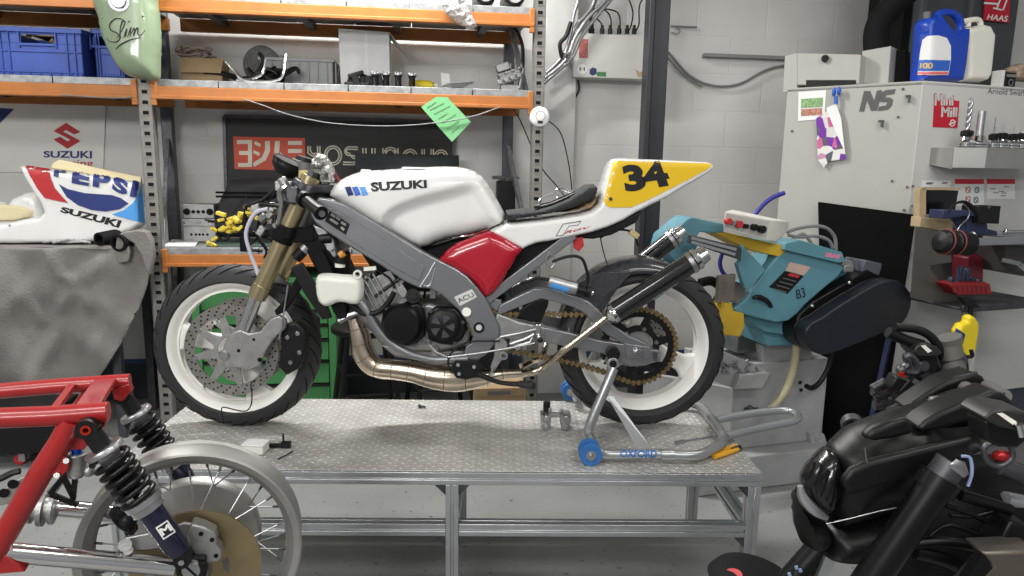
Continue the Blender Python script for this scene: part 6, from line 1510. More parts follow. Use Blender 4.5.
# drive cover
DC = [(822, 318), (835, 309), (850, 299.5), (868, 289), (880, 283), (892, 280), (902, 283), (910, 292), (912, 302), (909, 314), (902, 324), (890, 330), (872, 338), (850, 347), (835, 352.5), (823, 355), (813, 351), (807, 343), (806, 332), (811, 324)]
P = [(p.x, p.z) for p in cr(n_(DC, -.2), 3, True)]
dv = sp_('drive_cover', MB().prism(P, -.20, -.13), mat('drive_cover_blue_black', (.010, .012, .020), .4), bevel=.008, seg=3)
sp_('drive_cover_back', MB().prism([(x, z) for x, z in P], -.128, -.04), blacksat, dv, bevel=.004)
sp_('drive_belt_housing', MB().slab(n_(((800, 314), (812, 303), (868, 270), (878, 275), (880, 283), (822, 318), (812, 332), (806, 345), (798, 338), (795, 325)), -.12), (0, .1, 0)), blacksat, dv, bevel=.005)
m = MB()
for a, b in ((812, 306), (849, 283)): m.ball(N.p(a, b, -.125), .010, 10)
sp_('cover_bolt', m, boltm, dv); sp_('cover_label', MB().slab(n_(((826, 304), (836, 299), (842, 301), (832, 307)), -.1215), (0, .001, 0)), mat('label_worn', (.2, .2, .2), .5, var=.5), dv)
mo = sp_('drive_motor', MB().box(N.p(862, 266, -.05), (.10, .12, .055), Mx.Rotation(.2, 3, 'Y')), mat('motor_grey', (.08, .09, .11), .5, var=.3), bevel=.006)
sp_('motor_terminal', MB().cyl(N.p(840, 262, -.08), N.p(850, 265, -.08), .018).box(N.p(846, 268, -.09), (.05, .04, .03)), castalu, mo, bevel=.003)
for L in (((787, 232), (800, 228), (816, 226), (828, 229), (835, 238), (836, 250)), ((788, 235), (800, 237), (815, 236), (828, 240), (833, 248)), ((792, 240), (803, 234), (812, 244))):
    sp_('power_cable', MB().tube(n_(L, .0), .0075, 8, smooth=5), cablegrey)
# vice and stops left of the head
vi = sp_('vice_jaw', MB().slab(n_(((719, 276), (736, 274), (735, 301), (717, 303)), -.1), (0, .02, 0)).slab(n_(((730, 280), (744, 284), (746, 294), (740, 305), (730, 302)), -.08), (0, .10, 0)), mat('vice_grey_brown', (.16, .14, .12), .6, var=.3), bevel=.003)
sp_('yellow_stop', MB().slab(n_(((725, 303), (732, 303), (734, 311), (744, 313), (745, 326), (740, 337), (724, 335)), -.10), (0, .10, 0)), MT['machine_yellow'], bevel=.004)
sp_('saw_bed', MB().b2((N.p(738, 340, .15).x, .15, N.p(760, 352, .15).z), (N.p(800, 340, .15).x, .35, N.p(760, 334, .15).z)), mat('bed_dirty', (.10, .11, .11), .6, var=.4), bevel=.004)
sp_('teal_turntable', MB().prism([(p.x, p.z) for p in n_(((760, 325), (800, 322), (797, 344), (764, 345)), -.0)], -.02, .2), teal, bevel=.004)
sp_('coolant_hose', MB().tube(n_(((796, 338), (796, 352), (793, 370), (785, 392), (768, 412)), -.03), .017, 12, smooth=6), hosem)
sp_('black_hose', MB().tube(n_(((832, 352), (828, 368), (820, 382), (812, 388), (806, 386)), .02), .012, 10, smooth=6), black)
sp_('blue_air_hose', MB().tube(n_(((784, 193), (772, 198), (762, 206), (754, 216)), .05), .010, 10, smooth=6), mat('air_hose_blue', (.03, .03, .25), .4))
sp_('blue_air_hose', MB().tube(n_(((722, 254), (720, 264), (724, 274), (734, 280)), .05), .009, 10, smooth=6), MT['air_hose_blue'])
sp_('oily_bracket', MB().tube(n_(((700, 283), (712, 281), (722, 290), (716, 302)), -.02), .02, 8, smooth=4), blackmatt)
sp_('tap_fitting', MB().ball(N.p(750, 408, y1-.02), .014, 10).cyl(N.p(745, 409, y1-.02), N.p(758, 409, y1-.02), .008), darksteel)
# ---------------------------------------------------------------- CNC mill
c0 = Fr(0, 3.35, 0).p(918, 126, 0); c0.y += 3.35
ML = Fr(c0.x, c0.y, 0, -.73); MF = Fr(c0.x, c0.y, 0, .33)
zT = ML.p(923, 80.6, -.0).z
t = thing('milling_machine', MF, 'large cream milling machine enclosure with NS lettering on its angled side', 'milling machine')
IM = MF.I @ ML.M
def mp(nm, m, mt, par=None, side=False, **k):
    if side: m.xf(IM)
    return obj(nm, m, mt, par or t, **k)
xL = ML.p(785, 120, 0).x; zb0 = .32
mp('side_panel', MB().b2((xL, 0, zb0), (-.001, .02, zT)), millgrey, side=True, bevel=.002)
mp('rear_side_panel', MB().b2((xL, .02, zb0), (xL+.02, .8, zT-.02)), millgrey, side=True)
xR = 1.7
mp('front_panel', MB().b2((0, 0, zb0), (xR, .02, zT)), millwhite, bevel=.002)
mp('top_panel', MB().add([V((0, .0, zT-.012)), V((xR, 0, zT-.012)), V((xR, .9, zT-.012)), V((.1, .9, zT-.012)), (IM @ V((xL, 0.0, zT-.012)))], [(0, 1, 2, 3, 4)]), millgrey, solid=.01)
mp('machine_base', MB().b2((.03, .04, .002), (xR-.05, .8, zb0-.001)), millbase, bevel=.004)
def ms(L, d): return [ML.p(a, b, d) for a, b in L]
def mf(L, d): return [MF.p(a, b, d) for a, b in L]
# NS
m = MB()
NSP = [[(859, 111.5), (864, 91), (870, 91), (874, 101), (877, 90.5), (882, 90), (877, 110.5), (871, 111), (867, 100), (864, 111.5)],
       [(880, 96), (882, 92), (886, 90), (895.5, 89), (894, 94), (886.5, 95), (885.5, 97.5), (890, 97.5), (893, 100), (891.5, 106), (888, 109.5), (878, 111), (879, 106.5), (886, 105.5), (887, 102), (881, 102), (879, 100)]]
for P in NSP: m.slab(ms(P, -.0025), (0, .002, 0))
mp('lettering', m, mat('ns_grey', (.085, .085, .085), .5), side=True)
m = MB()
for a, b in ((903, 89), (898, 117), (892, 181), (907, 187), (913, 186), (904, 210), (912, 206), (792, 131)): m.cyl(ML.p(a, b, -.006), ML.p(a, b, 0), .006, n=10)
mp('panel_bolt', m, darksteel, side=True, split=True)
m = MB()
for a, b in ((908, 96), (881, 121)): p = ML.p(a, b, -.012); m.box(p, (.02, .02, .008)).box(p+V((.006, 0, -.014)), (.007, .02, .028))
mp('panel_hook', m, darksteel, side=True)
pn = mp('notice_frame', MB().slab(ms(((798.5, 92), (826, 90), (824.5, 119), (798, 121)), -.003), (0, .002, 0)), paper, side=True)
mp('notice_green', MB().slab(ms(((801, 99), (823, 97.5), (822.5, 107), (801, 108)), -.0045), (0, .001, 0)), mat('notice_green', (.22, .36, .16), .6, var=.4, scale=90), side=True)
mp('notice_red', MB().slab(ms(((801, 109), (822, 108), (822, 115), (801, 116)), -.0045), (0, .001, 0)), mat('notice_red', (.42, .2, .14), .6, var=.5, scale=90), side=True)
m = MB(); m.slab(ms(((816, 118), (834, 106), (836, 112), (845, 151), (846, 159), (829, 161), (824, 168), (818, 160)), -.02), (0, .0012, 0)); m.xf(ML.I.inverted())
pc = mat('child_drawing', (.62, .60, .58), .7, var=.1); nt = pc.node_tree; N_, L_ = nt.nodes, nt.links
vz = N_.new('ShaderNodeTexVoronoi'); vz.inputs['Scale'].default_value = 26; tc = N_.new('ShaderNodeTexCoord'); L_.new(tc.outputs['Object'], vz.inputs['Vector'])
cm_ = N_.new('ShaderNodeValToRGB'); cm_.color_ramp.interpolation = 'CONSTANT'; sp2 = N_.new('ShaderNodeSeparateColor'); L_.new(vz.outputs['Color'], sp2.inputs[0]); L_.new(sp2.outputs[0], cm_.inputs[0])
el = cm_.color_ramp.elements; el[0].color = (.7, .68, .66, 1); el[1].position = .5; el[1].color = (.16, .03, .32, 1)
for p_, c_ in ((.6, (.55, .12, .28, 1)), (.7, (.62, .60, .58, 1)), (.8, (.14, .30, .05, 1)), (.88, (.10, .10, .12, 1)), (.95, (.5, .25, .4, 1))): e = el.new(p_); e.color = c_
L_.new(cm_.outputs[0], N_['Principled BSDF'].inputs['Base Color'])
dr = obj('child_drawing', m, pc); dr.matrix_world = Mx.Identity(4)
tag(dr, "colourful child's drawing clipped to the cream machine side", 'drawing')
m = MB().slab(ms(((826, 108), (836, 103.5), (841, 118), (845, 152), (836, 133)), -.026), (0, .0012, 0)); m.xf(ML.M); o = obj('folded_back_sheet', m, paper, dr)
m = MB().ball(ML.p(834, 92, -.03), (.010, .012, .022), 10).ball(ML.p(839, 91, -.03), (.010, .012, .022), 10).cyl(ML.p(836, 96, -.025), ML.p(836, 104, -.025), .009); m.xf(ML.M)
cl = obj('blue_clip', m, MT['ink_mid_blue']); tag(cl, 'blue magnetic clip holding up the child drawing', 'clip')
# front panel: badge, name, safety labels
bd = mp('red_badge', MB().slab(mf(((934.5, 98), (950.5, 100), (959.5, 101), (957.5, 128), (933, 127)), -.0025), (0, .002, 0)), mat('badge_red', (.52, .01, .03), .5))
m = MB(); word(m, 'Mini', mf(((934.5, 105.5), (953.5, 105.5), (953, 95.5), (935, 94)), -.005), .02); word(m, 'Mill', mf(((941, 117), (957, 117), (957.5, 107.5), (941.5, 106.5)), -.005), .02)
mp('lettering', m, inkwhite, bd); m = MB(); word(m, 'Mini', mf(((934, 106.3), (954.2, 106.3), (953.7, 94.8), (934.5, 93.2)), -.0035), .05); mp('lettering_outline', m, MT['badge_red'], bd)
mp('badge_circle', MB().ring(MF.p(952.5, 123, -.004), .012, .016, .001, n=24).bar(MF.p(949, 124.5, -.004), MF.p(956, 121.5, -.004), .001, .006), inkwhite, bd)
m = MB(); word(m, 'Arnold Swarfer', mf(((987.5, 93.6), (1031, 96), (1031, 90), (988, 88)), -.002)); mp('name_lettering', m, inkgrey)
for (x0, x1, y0, y1) in ((955, 984, 179, 206), (987, 1015, 179, 199), (922, 951, 180.5, 187)):
    lb = mp('safety_label', MB().slab(mf(((x0, y0), (x1, y0+.2), (x1, y1), (x0, y1)), -.0025), (0, .002, 0)), inkwhite)
    if x0 != 922: mp('label_band', MB().slab(mf(((x0, y0), (x1, y0+.2), (x1, y0+5), (x0, y0+5)), -.0035), (0, .001, 0)), MT['badge_red'], lb)
    if x0 == 955:
        for k, (a, b) in enumerate(((968, 190), (977, 190), (968, 199.5), (976, 200))): mp('safety_ring', MB().ring(MF.p(a, b, -.003), .009 if k % 2 else .012, .016, .001, n=22).bar(MF.p(a-2.5, b-2.5, -.003), MF.p(a+2.5, b+2.5, -.003), .001, .003), (MT['ink_red'] if k % 2 == 0 else teal), lb)
    else:
        m = MB(); s = random.Random(int(x0))
        for j in range(6): a = s.uniform(x0+3, x1-8); b = s.uniform(y0+(7 if x0 > 950 else 2), y1-3); m.bar(MF.p(a, b, -.003), MF.p(a+5, b, -.003), .001, .004)
        mp('label_text', m, inkgrey, lb)
# head column behind the enclosure
q = lambda L: [MF.p(a, b, .45) for a, b in L]
a, b = MF.p(896, 60, .45), MF.p(978, 60, .45)
zc2 = 3.05; col_ = [(MF.p(905, 0, .45).x, 2.3), (MF.p(899, 84, .45).x, zT-.02)]
x0 = MF.p(912, 84, .5).x; x1 = MF.p(1008, 84, .5).x
cl = mp('machine_column', MB().b2((x0, .5, zT-.011), (x1, .85, 2.95)), milldark, bevel=.003)
mp('column_edge', MB().b2((x0+.0, .485, zT-.011), (x0+.03, .4995, 2.95)).b2((x0+.33, .485, zT-.011), (x0+.36, .4995, 2.95)), mat('column_strip', (.085, .09, .095), .5), cl)
mp('column_cover', MB().b2((x0-.055, .55, zT-.011), (x0-.001, .8, 2.95)), blackmatt, cl)
q2 = lambda L, d=.482: [MF.p(a, b, d) for a, b in L]
sg = mp('red_sign', MB().slab(q2(((986, -12), (1011, -12), (1009, 23), (984, 20))), (0, .006, 0)), MT['badge_red'], cl)
m = MB(); word(m, 'HAAS', q2(((986.5, 19.5), (1007, 21.8), (1008.5, 15.8), (988.5, 14)), .478), .02); m.bar(MF.p(984, 3, .478), MF.p(998, 4, .478), .001, .010); m.bar(MF.p(993, 8, .478), MF.p(1002, 10, .478), .001, .008)
m.bar(MF.p(997, 8, .478), MF.p(1002, -5, .478), .001, .011); m.bar(MF.p(1003, 10, .478), MF.p(1009, -6, .478), .001, .011); mp('lettering', m, inkwhite, cl)
# cabling boxes above the side panel
bxs = mp('cabling_box', MB().slab([ML.p(a, b, .12) for a, b in ((797, 53), (861, 54.5), (859, 84), (797, 85))], (0, .2, 0)), millgrey, side=True, bevel=.003)
mp('cabling_box_end', MB().slab([ML.p(a, b, .12) for a, b in ((785, 56), (797, 53), (797, 92), (783, 92))], (0, .2, 0)), millgrey, side=True)
mp('box_grommet', MB().cyl(ML.p(825, 58.5, .12), ML.p(825, 58.5, .10), .018, n=16), black, side=True)
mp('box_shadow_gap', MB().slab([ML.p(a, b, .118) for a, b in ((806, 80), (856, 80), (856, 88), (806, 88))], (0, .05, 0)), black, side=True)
mp('cabling_box', MB().slab([ML.p(a, b, .2) for a, b in ((862, 51), (891, 46), (888, 84), (861, 84))], (0, .15, 0)), millgrey, side=True, bevel=.003)
mp('bellows', MB().slab([ML.p(a, b, .3) for a, b in ((856, 56), (866, 52), (866, 84), (856, 84))], (0, .1, 0)).slab([ML.p(a, b, .3) for a, b in ((887, 50), (905, 50), (905, 84), (887, 84))], (0, .1, 0)), blackmatt, side=True)
mp('extraction_hose', MB().tube([ML.p(a, b, .35) for a, b in ((877, 56), (876, 36), (881, 20), (894, 4), (912, -12), (930, -24))], .062, 18, smooth=6), blackmatt, side=True, smooth=60)
# jugs
jd = .14
def jug(L, hole, d, H, mt, nm, label, rd=.03):
    fr = Fr(*(MF.M @ V((MF.p((L[0][0]+L[-1][0])/2, 80, d).x, d, zT-.004))), .33)
    lo_ = fr.p(L[0][0], 84, 0)
    P = [V((p.x, p.z)) for p in fr.ps(L)]; zmin = min(p.y for p in P); P = [(p.x, p.y-zmin) for p in P]
    return fr, P, zmin
fr, P, zm_ = jug([(917, 80), (956, 82), (960, 66), (963, 34), (962, 22), (958, 15), (950, 11.5), (941, 11), (934, 14), (930, 18), (926, 17.5), (922, 19), (920, 25), (918, 50), (915, 76)], None, jd, .06, bluejug, '', '')
t2 = thing('oil_container', fr, 'blue oil container with looped handle and white label on the machine corner', 'oil container')
H = [(p.x, p.z-zm_) for p in fr.ps(cr([V((a, b, 0)) for a, b in ((939, 17), (946, 15.5), (952, 18), (955, 24), (954.5, 30), (950, 31), (946, 28))], 3, True))]
# body with a real opening: split the outline through the handle hole
OUT = [(p.x, p.z-zm_) for p in fr.ps([(916, 81), (956, 82.5), (959, 66), (962, 40), (962.5, 28)])]
upr = fr.ps([(962.5, 28), (957, 30), (951, 32.5), (946, 30), (941, 24), (937, 19), (934, 15), (931, 18), (927, 17.5), (922.5, 19), (920.5, 25), (919, 50)])
m = MB().puff(OUT+[(p.x, p.z-zm_) for p in upr[1:]], .055, .03, 0, .010, pw=2.6); bvj = m.bvh()
jb = obj('container_body', m, bluejug, t2, smooth=60)
hp = [V((p.x, 0, p.z-zm_)) for p in fr.ps([(933, 21), (938, 14.5), (947, 12.5), (955, 15), (960, 23), (960, 32)])]
obj('handle', MB().tube(hp, [.016, .018, .017, .018, .019, .018], 14, smooth=6), bluejug, t2, smooth=60)
obj('screw_cap', MB().cyl(V((fr.p(927, 18, 0).x, 0, fr.p(924, 18, 0).z-zm_-.005)), V((fr.p(927, 12, 0).x, 0, fr.p(924, 12, 0).z-zm_+.002)), .017, n=20), inkgrey, t2)
F2 = Fr(*(fr.M @ V((0, 0, -0))), .33); F2 = Fr(fr.M.translation.x, fr.M.translation.y, fr.M.translation.z+zm_-0, .33)
# frame whose z=0 is the jug's base, used to trace the label onto the body
def relab(polys, bv, F, par, mts, fn):
    pass
t2.matrix_world = F2.M
mm = MB(); stick(mm, bvj, F2, [(918, 75), (947.5, 75), (950, 60), (950, 46), (946, 38), (937, 35.5), (928, 36), (923, 40), (921, 50)], .005, 3); lb = obj('label', mm, inkwhite, jb)
mm = MB(); stick(mm, bvj, F2, [(919.3, 60), (949.2, 60.5), (947.6, 71), (918.2, 71)], .0065, 3); obj('label_band', mm, inkmid, jb)
mm = MB(); stick(mm, bvj, F2, [(918.2, 72), (947.3, 72), (947.2, 74.5), (918, 74.5)], .0065, 3); obj('label_red_line', mm, mat('label_red', (.7, .15, .15), .5), jb)
mm = MB(); stickword(mm, bvj, F2, '100', [(920.5, 68.5), (931.5, 69), (932, 63), (921.5, 62.5)], .06, .008); obj('lettering', mm, mat('label_gold', (.6, .45, .2), .5), jb)
fr, P, zm_ = jug([(960, 82), (984, 82.5), (988, 76), (992, 36), (985, 19), (980, 18.5), (963, 22)], None, jd+.05, .06, plastn, '', '')
F3 = Fr(fr.M.translation.x, fr.M.translation.y, fr.M.translation.z+zm_, .33); fr = F3
t2 = thing('plastic_jerrycan', F3, 'white plastic jerrycan with hand hole beside the blue oil container', 'jerrycan')
body = [(958, 82), (979, 82.5), (983, 76), (987, 36), (982, 26.5), (976.5, 25.5), (969, 27.5), (963, 28), (958, 30)]
m = MB().puff([(p.x, max(0, p.z)) for p in F3.ps(body)], .06, .03, 0, .011, pw=2.6); obj('container_body', m, plastn, t2, smooth=60)
obj('handle', MB().tube([F3.p(a, b, 0) for a, b in ((961, 26), (962, 22.5), (969, 20.3), (977, 19.5), (980, 22), (981, 27))], .013, 12, smooth=5), plastn, t2, smooth=60)
obj('handle_bridge', MB().tube([F3.p(a, b, 0) for a, b in ((969, 20.5), (968, 27))], .012, 10), plastn, t2)
# odds and ends at the top right edge
fr = Fr(*(MF.M @ V((MF.p(1012, 80, .12).x, .12, zT-.002))), .33)
t2 = thing('radio_handset', fr, 'small black and cream radio handset at the top right of the machine', 'radio')
a, b = fr.p(1006, 72, 0), fr.p(1017, 72, 0); obj('radio_body', MB().b2((a.x, 0, .002), (b.x, .05, a.z)), black, t2, bevel=.003); obj('radio_face', MB().ring(((a.x+b.x)/2, -.003, a.z*.45), .012, .017, .004).b2((a.x+.006, -.002, a.z*.75), (b.x-.006, 0, a.z*.9)), steel, t2)
a = fr.p(1002, 70, 0); b = fr.p(1005.5, 70, 0); single('white_block', MB().b2((a.x, .0, .002), (b.x, .05, a.z)), paper, fr, 'narrow white block left of the black radio handset', 'block')
m = MB().puff([(p.x, max(.003, p.z)) for p in fr.ps([(1014, 80), (1030, 82), (1030, 66), (1022, 63), (1015, 66), (1011, 70), (1013, 75)], .1)], .05, .02, .12, .012)
single('work_glove', m, mat('glove_tan', (.40, .30, .22), .8, var=.4, scale=40), fr, 'worn tan and burgundy glove behind the radio handset', 'glove')
# stainless tool tray with holders
td = -.20; ztr = MF.p(985, 147.5, td).z; zbt = MF.p(985, 168, td).z
A = MF.p(931, 150, 0); Bv = MF.p(954, 150, -.11); Cv = MF.p(987, 150, td); Dv = MF.p(1060, 150, td)
pl = [(A.x, -.001), (Bv.x-.0, -.11), (Cv.x, td), (Dv.x, td), (Dv.x, -.001)]
tr = thing('tool_tray', MF, 'stainless tray with angled end bolted to the white machine front', 'tray', off=(A.x, 0, zbt))
OT = V((A.x, 0, zbt)); tb_ = lambda m: m.xf(Mx.Translation(-OT))
pz = [V((x, y, 0)) for x, y in pl]
m = MB().slab([p+V((0, 0, ztr-.006)) for p in pz], (0, 0, .006)); obj('tray_top', tb_(m), silverpl, tr)
m = MB()
for i in range(3): a, b = pz[i], pz[i+1]; m.add([a+V((0, 0, zbt+(.012 if i == 0 else 0))), b+V((0, 0, zbt-(.006 if i == 0 else 0))), b+V((0, 0, ztr-.0065)), a+V((0, 0, ztr-.0065))], [(0, 1, 2, 3)])
obj('tray_skirt', tb_(m), silverpl, tr, solid=.004, smooth=0)
th = None
HL = [(966, 142, 1.0), (978, 145, 1.1), (993, 144, .8), (1001, 146, .9), (1012, 144, .85), (1021, 146, .95)]
LBL = ['tool holder carrying the long twist drill, leftmost on the tray', 'tool holder carrying the thick steel end mill, second from left', 'small tool holder with short twist bit, third from left', 'small tool holder with thin steel pin, fourth from left', 'small tool holder with very thin pin, fifth from left', 'rightmost bright tool holder on the tray, at the photo edge']
tops = [98, 111, 116.5, 121.5, 126.5, 132]
for i, (px, py, k) in enumerate(HL):
    p = MF.p(px, py, -.10); p.z = ztr+.001; F = Fr(*(MF.M @ p), .33); s = .034*k
    th = thing('tool_holder', F, LBL[i], 'tool holder', 'tool holders standing on the machine tray')
    obj('taper_flange', MB().lathe([(0, 0), (s*.8, 0), (s*1.05, .006), (s*1.05, .012), (s*.8, .015), (s*1.05, .018), (s*1.05, .025), (s*.75, .032), (s*.6, .05*k), (0, .05*k)], (0, 0, 0), (0, 0, 1), 28), chrome, th)
    if i != 1: obj('collet_nut', MB().lathe([(0, .0), (s*.75, 0), (s*.8, .006), (s*.8, .022), (s*.5, .028), (0, .028)], (0, 0, .05*k), (0, 0, 1), 8), black, th)
    ht = F.p(px+3 if i == 0 else px, tops[i], 0).z; r = [.011, .016, .005, .0035, .0025, .014][i]
    z0 = .05*k+(.028 if i != 1 else 0)
    if i in (0, 2):
        m = MB(); n = 26
        for sgn in (0, pi):
            m.tube([V((r*.45*cos(j*.55+sgn), r*.45*sin(j*.55+sgn), z0+(ht-z0)*j/n)) for j in range(n+1)], [r*.62*(1 if j < n-2 else .5) for j in range(n+1)], 8)
        obj('drill_bit', m, steel, th, smooth=50)
    else: obj('cutting_tool', MB().cyl((0, 0, z0), (0, 0, ht), r, n=14), steel, th)
# ---------------------------------------------------------------- bench stand with vice in front of the mill
G = Fr(*(MF.M @ V((0, -.42, 0))), .33)
def g_(L, d=0): return [G.p(a, b, d) for a, b in L]
rk = thing('tool_stand', G, 'steel tool stand with two shelves and slanted side plate before the white machine', 'stand')
zs1 = G.p(1000, 238, 0).z; zs2 = G.p(1000, 305, 0).z
xs0 = G.p(975, 240, 0).x; xs1 = G.p(1060, 240, 0).x
obj('upper_shelf', MB().b2((G.p(945, 240, .36).x, .03, zs1-.010), (xs1, .37, zs1)).b2((xs0, -.0, zs1-.03), (xs1, .03, zs1)), mat('shelf_blue_grey', (.28, .29, .32), .35, metal=.5), rk, bevel=.002)
obj('lower_shelf', MB().b2((G.p(960, 300, 0).x, .0, zs2-.012), (xs1, .36, zs2)).b2((G.p(962, 300, 0).x, -.01, zs2-.02), (xs1, 0, zs2+.01)), darksteel, rk, bevel=.002)
SPp = g_(((914, 226), (926, 229), (942, 233), (946, 262), (927, 266), (962, 309), (912, 297)), .05)
obj('side_plate', MB().slab(g_(((916, 227), (948, 232), (952, 262), (927, 266), (962, 309), (911, 297)), .12), (0, .004, 0)), mat('plate_olive_grey', (.13, .125, .11), .4, metal=.5), rk)
obj('back_plate', MB().b2((G.p(930, 270, .36).x, .355, zs2), (xs1, .36, zs1-.011)), mat('back_brown_grey', (.085, .078, .07), .5), rk)
obj('drawer_block', MB().slab(g_(((1006, 246), (1060, 246), (1060, 282), (1006, 272)), .1), (0, .2, 0)), mat('drawer_brown', (.045, .04, .04), .5), rk, bevel=.003)
for xx, yy in ((G.p(968, 300, .3).x, .3), (xs1-.05, .3)): obj('support_leg', MB().b2((xx-.015, yy-.015, .001), (xx+.015, yy+.015, zs2-.012)), millwhite, rk)
# laptop in plywood box
F = Fr(*(G.M @ V((G.p(935, 230, .22).x, .22, zs1+.001))), .33)
e = thing('boxed_laptop', F, 'dark screen set in a plywood box on the left of the stand', 'laptop')
fp_ = lambda L, d: [F.p(a, b, d) for a, b in L]
obj('plywood_side', MB().slab(fp_(((920, 189), (926, 188), (926, 221), (919, 224)), -.02), (0, .03, 0)).slab(fp_(((922, 187.5), (960, 188), (961, 190), (922, 190)), -.02), (0, .03, 0)), wood, e)
obj('plywood_base', MB().slab(fp_(((921, 217), (962, 221), (966, 232), (950, 232), (920, 227)), -.06), (0, .05, 0)), wood, e, bevel=.002)
sc2 = obj('screen', MB().slab(fp_(((928, 189.5), (958.5, 190.5), (954, 216), (926, 214.5)), .02), (0, .008, 0)), mat('screen_black', (.004, .004, .008), .2), e)
obj('keyboard_edge', MB().slab(fp_(((925, 215), (958, 217.5), (957, 221), (924, 218)), -.03), (0, .05, 0)), silverpl, e)
# vice
F = Fr(*(G.M @ V((G.p(978, 230, .12).x, .12, zs1+.001))), .33); v = thing('bench_vice', F, 'navy blue bench vice with black block jaws on the upper shelf', 'vice'); vp = lambda L, d: [F.p(a, b, d) for a, b in L]
V0 = lambda P: [V((p.x, p.y, max(0.0, p.z))) for p in P]
obj('vice_base', MB().slab(V0(vp(((966, 236), (998, 237), (997, 231), (988, 229), (986, 214), (966, 213), (968, 228)), -.03)), (0, .08, 0)), navy, v, bevel=.003)
obj('vice_slide', MB().slab(vp(((944, 210), (980, 211), (981, 217), (966, 216), (943, 219)), -.05), (0, .07, 0)), navy, v, bevel=.003)
obj('jaw_block', MB().slab(vp(((979, 206), (988, 206), (989, 211), (991, 206), (1001, 206), (999, 224), (978, 223)), -.06), (0, .08, 0)), black, v, bevel=.002)
# ear defenders hanging in front
F = Fr(*(G.M @ V((G.p(955, 240, -.06).x, -.06, zs1))), .33); e = thing('ear_defenders', F, 'ear defenders with black cups and thin red rings hanging off the stand', 'ear defenders')
ep = lambda L, d: [F.p(a, b, d) for a, b in L]
obj('headband', MB().tube(ep(((949, 212), (955, 204), (963, 202), (971, 206), (977, 215)), -.02), .008, 8, smooth=6, flat=.4), black, e)
obj('headband_wire', MB().tube(ep(((962, 203), (969, 210), (968, 218), (960, 226), (957, 233)), -.03), .002, 6, smooth=5).tube(ep(((953, 223), (956, 229), (959, 236)), -.03), .002, 6), steel, e)
for (a, b, c, d_) in ((941, 241, 950, 243), (952, 242, 968, 244)):
    p, q_ = F.p(a, b, -.04), F.p(c, d_, -.04); ax = (q_-p).normalized(); cu = obj('ear_cup', MB().lathe([(0, -.012), (.035, -.006), (.045, .005), (.047, (q_-p).length), (.03, (q_-p).length+.014), (0, (q_-p).length+.016)], p, ax, 28), black, e)
    obj('red_ring', MB().lathe([(.047, .014), (.050, .016), (.050, .020), (.047, .022)], p, ax, 28, True), mat('ring_red', (.16, .03, .025), .5), cu)
m = MB(); q_ = F.p(972, 239, -.05); obj('bright_end', MB().ball(q_, (.014, .02, .03), 12), steel, e)
# red rack with blue-black tools
F = Fr(*(G.M @ V((G.p(966, 300, .1).x, .1, zs2+.001))), .33); e = thing('tool_rack', F, 'red slotted tool rack on the lower shelf', 'tool rack'); ep = lambda L, d: [V((p.x, p.y, max(0.001, p.z))) for p in [F.p(a, b, d) for a, b in L]]
obj('rack_body', MB().slab(ep(((948, 284), (985, 282), (990, 284), (992, 294), (958, 295)), -.04), (0, .08, 0)), mat('rack_red', (.30, .015, .015), .45), e, bevel=.002)
m = MB()
for k in range(8): m.slab(ep(((951.5+k*4.8, 285.5), (954+k*4.8, 285.5), (955.5+k*4.6, 293), (953.5+k*4.6, 293)), -.0415), (0, .001, 0))
obj('slot', m, burg, e)
for i, (a, top) in enumerate(((950, 277), (958, 266), (965, 268), (971, 277), (977, 279))):
    F4 = Fr(*(G.M @ V((G.p(a, 290, .1).x, .1, zs2+.001))), .33); p = F4.p(a, top, 0); q_ = F4.p(a, 284, 0)
    m = MB().slab([V((-.012, -.01, q_.z)), V((.012, -.01, q_.z)), V((.011, -.01, p.z-.01)), V((.006, -.01, p.z)), V((-.006, -.01, p.z)), V((-.011, -.01, p.z-.01))], (0, .02, 0))
    single('slotted_tool', m, mat('tool_blue_black', (.02, .025, .05), .4) if i == 0 else MT['tool_blue_black'], F4, ['short blue-black tool at the left end of the red rack', 'tallest blue-black tool, second in the red rack', 'tall blue-black tool, middle of the red rack', 'short blue-black tool, fourth in the red rack', 'short blue-black tool at the right end of the red rack'][i], 'tool', 'blue-black tools standing in the red rack', bevel=.002)
F = Fr(*(G.M @ V((G.p(975, 270, .2).x, .2, zs2+.001))), .33); m = MB().slab([V((p.x, p.y, max(0.001, p.z))) for p in [F.p(a, b, 0) for a, b in ((967, 285), (968, 258), (974, 251), (984, 258), (983, 285))]], (0, .08, 0))
single('burgundy_case', m, burg, F, 'burgundy plastic case standing behind the red tool rack', 'case', bevel=.004)
F = Fr(*(G.M @ V((G.p(1010, 236, .1).x, .1, zs1+.001))), .33); m = MB().ball((-.03, 0, .014), .014, 10).cyl((-.02, 0, .012), (.12, 0, .012), .008, n=10)
single('ratchet_handle', m, chrome, F, 'bright ratchet handle lying on the upper shelf right of the vice', 'ratchet')
F = Fr(*(G.M @ V((G.p(1012, 262, .05).x, .05, zs1-.04))), .33); m = MB().bar(F.p(1003, 260, 0), F.p(1020, 264, 0), .012, .018).bar(F.p(1018, 264, 0), F.p(1028, 272, 0), .012, .024)
e = single('steel_bracket', m, steel, F, 'bright steel bracket hooked on the front of the drawer block', 'bracket')
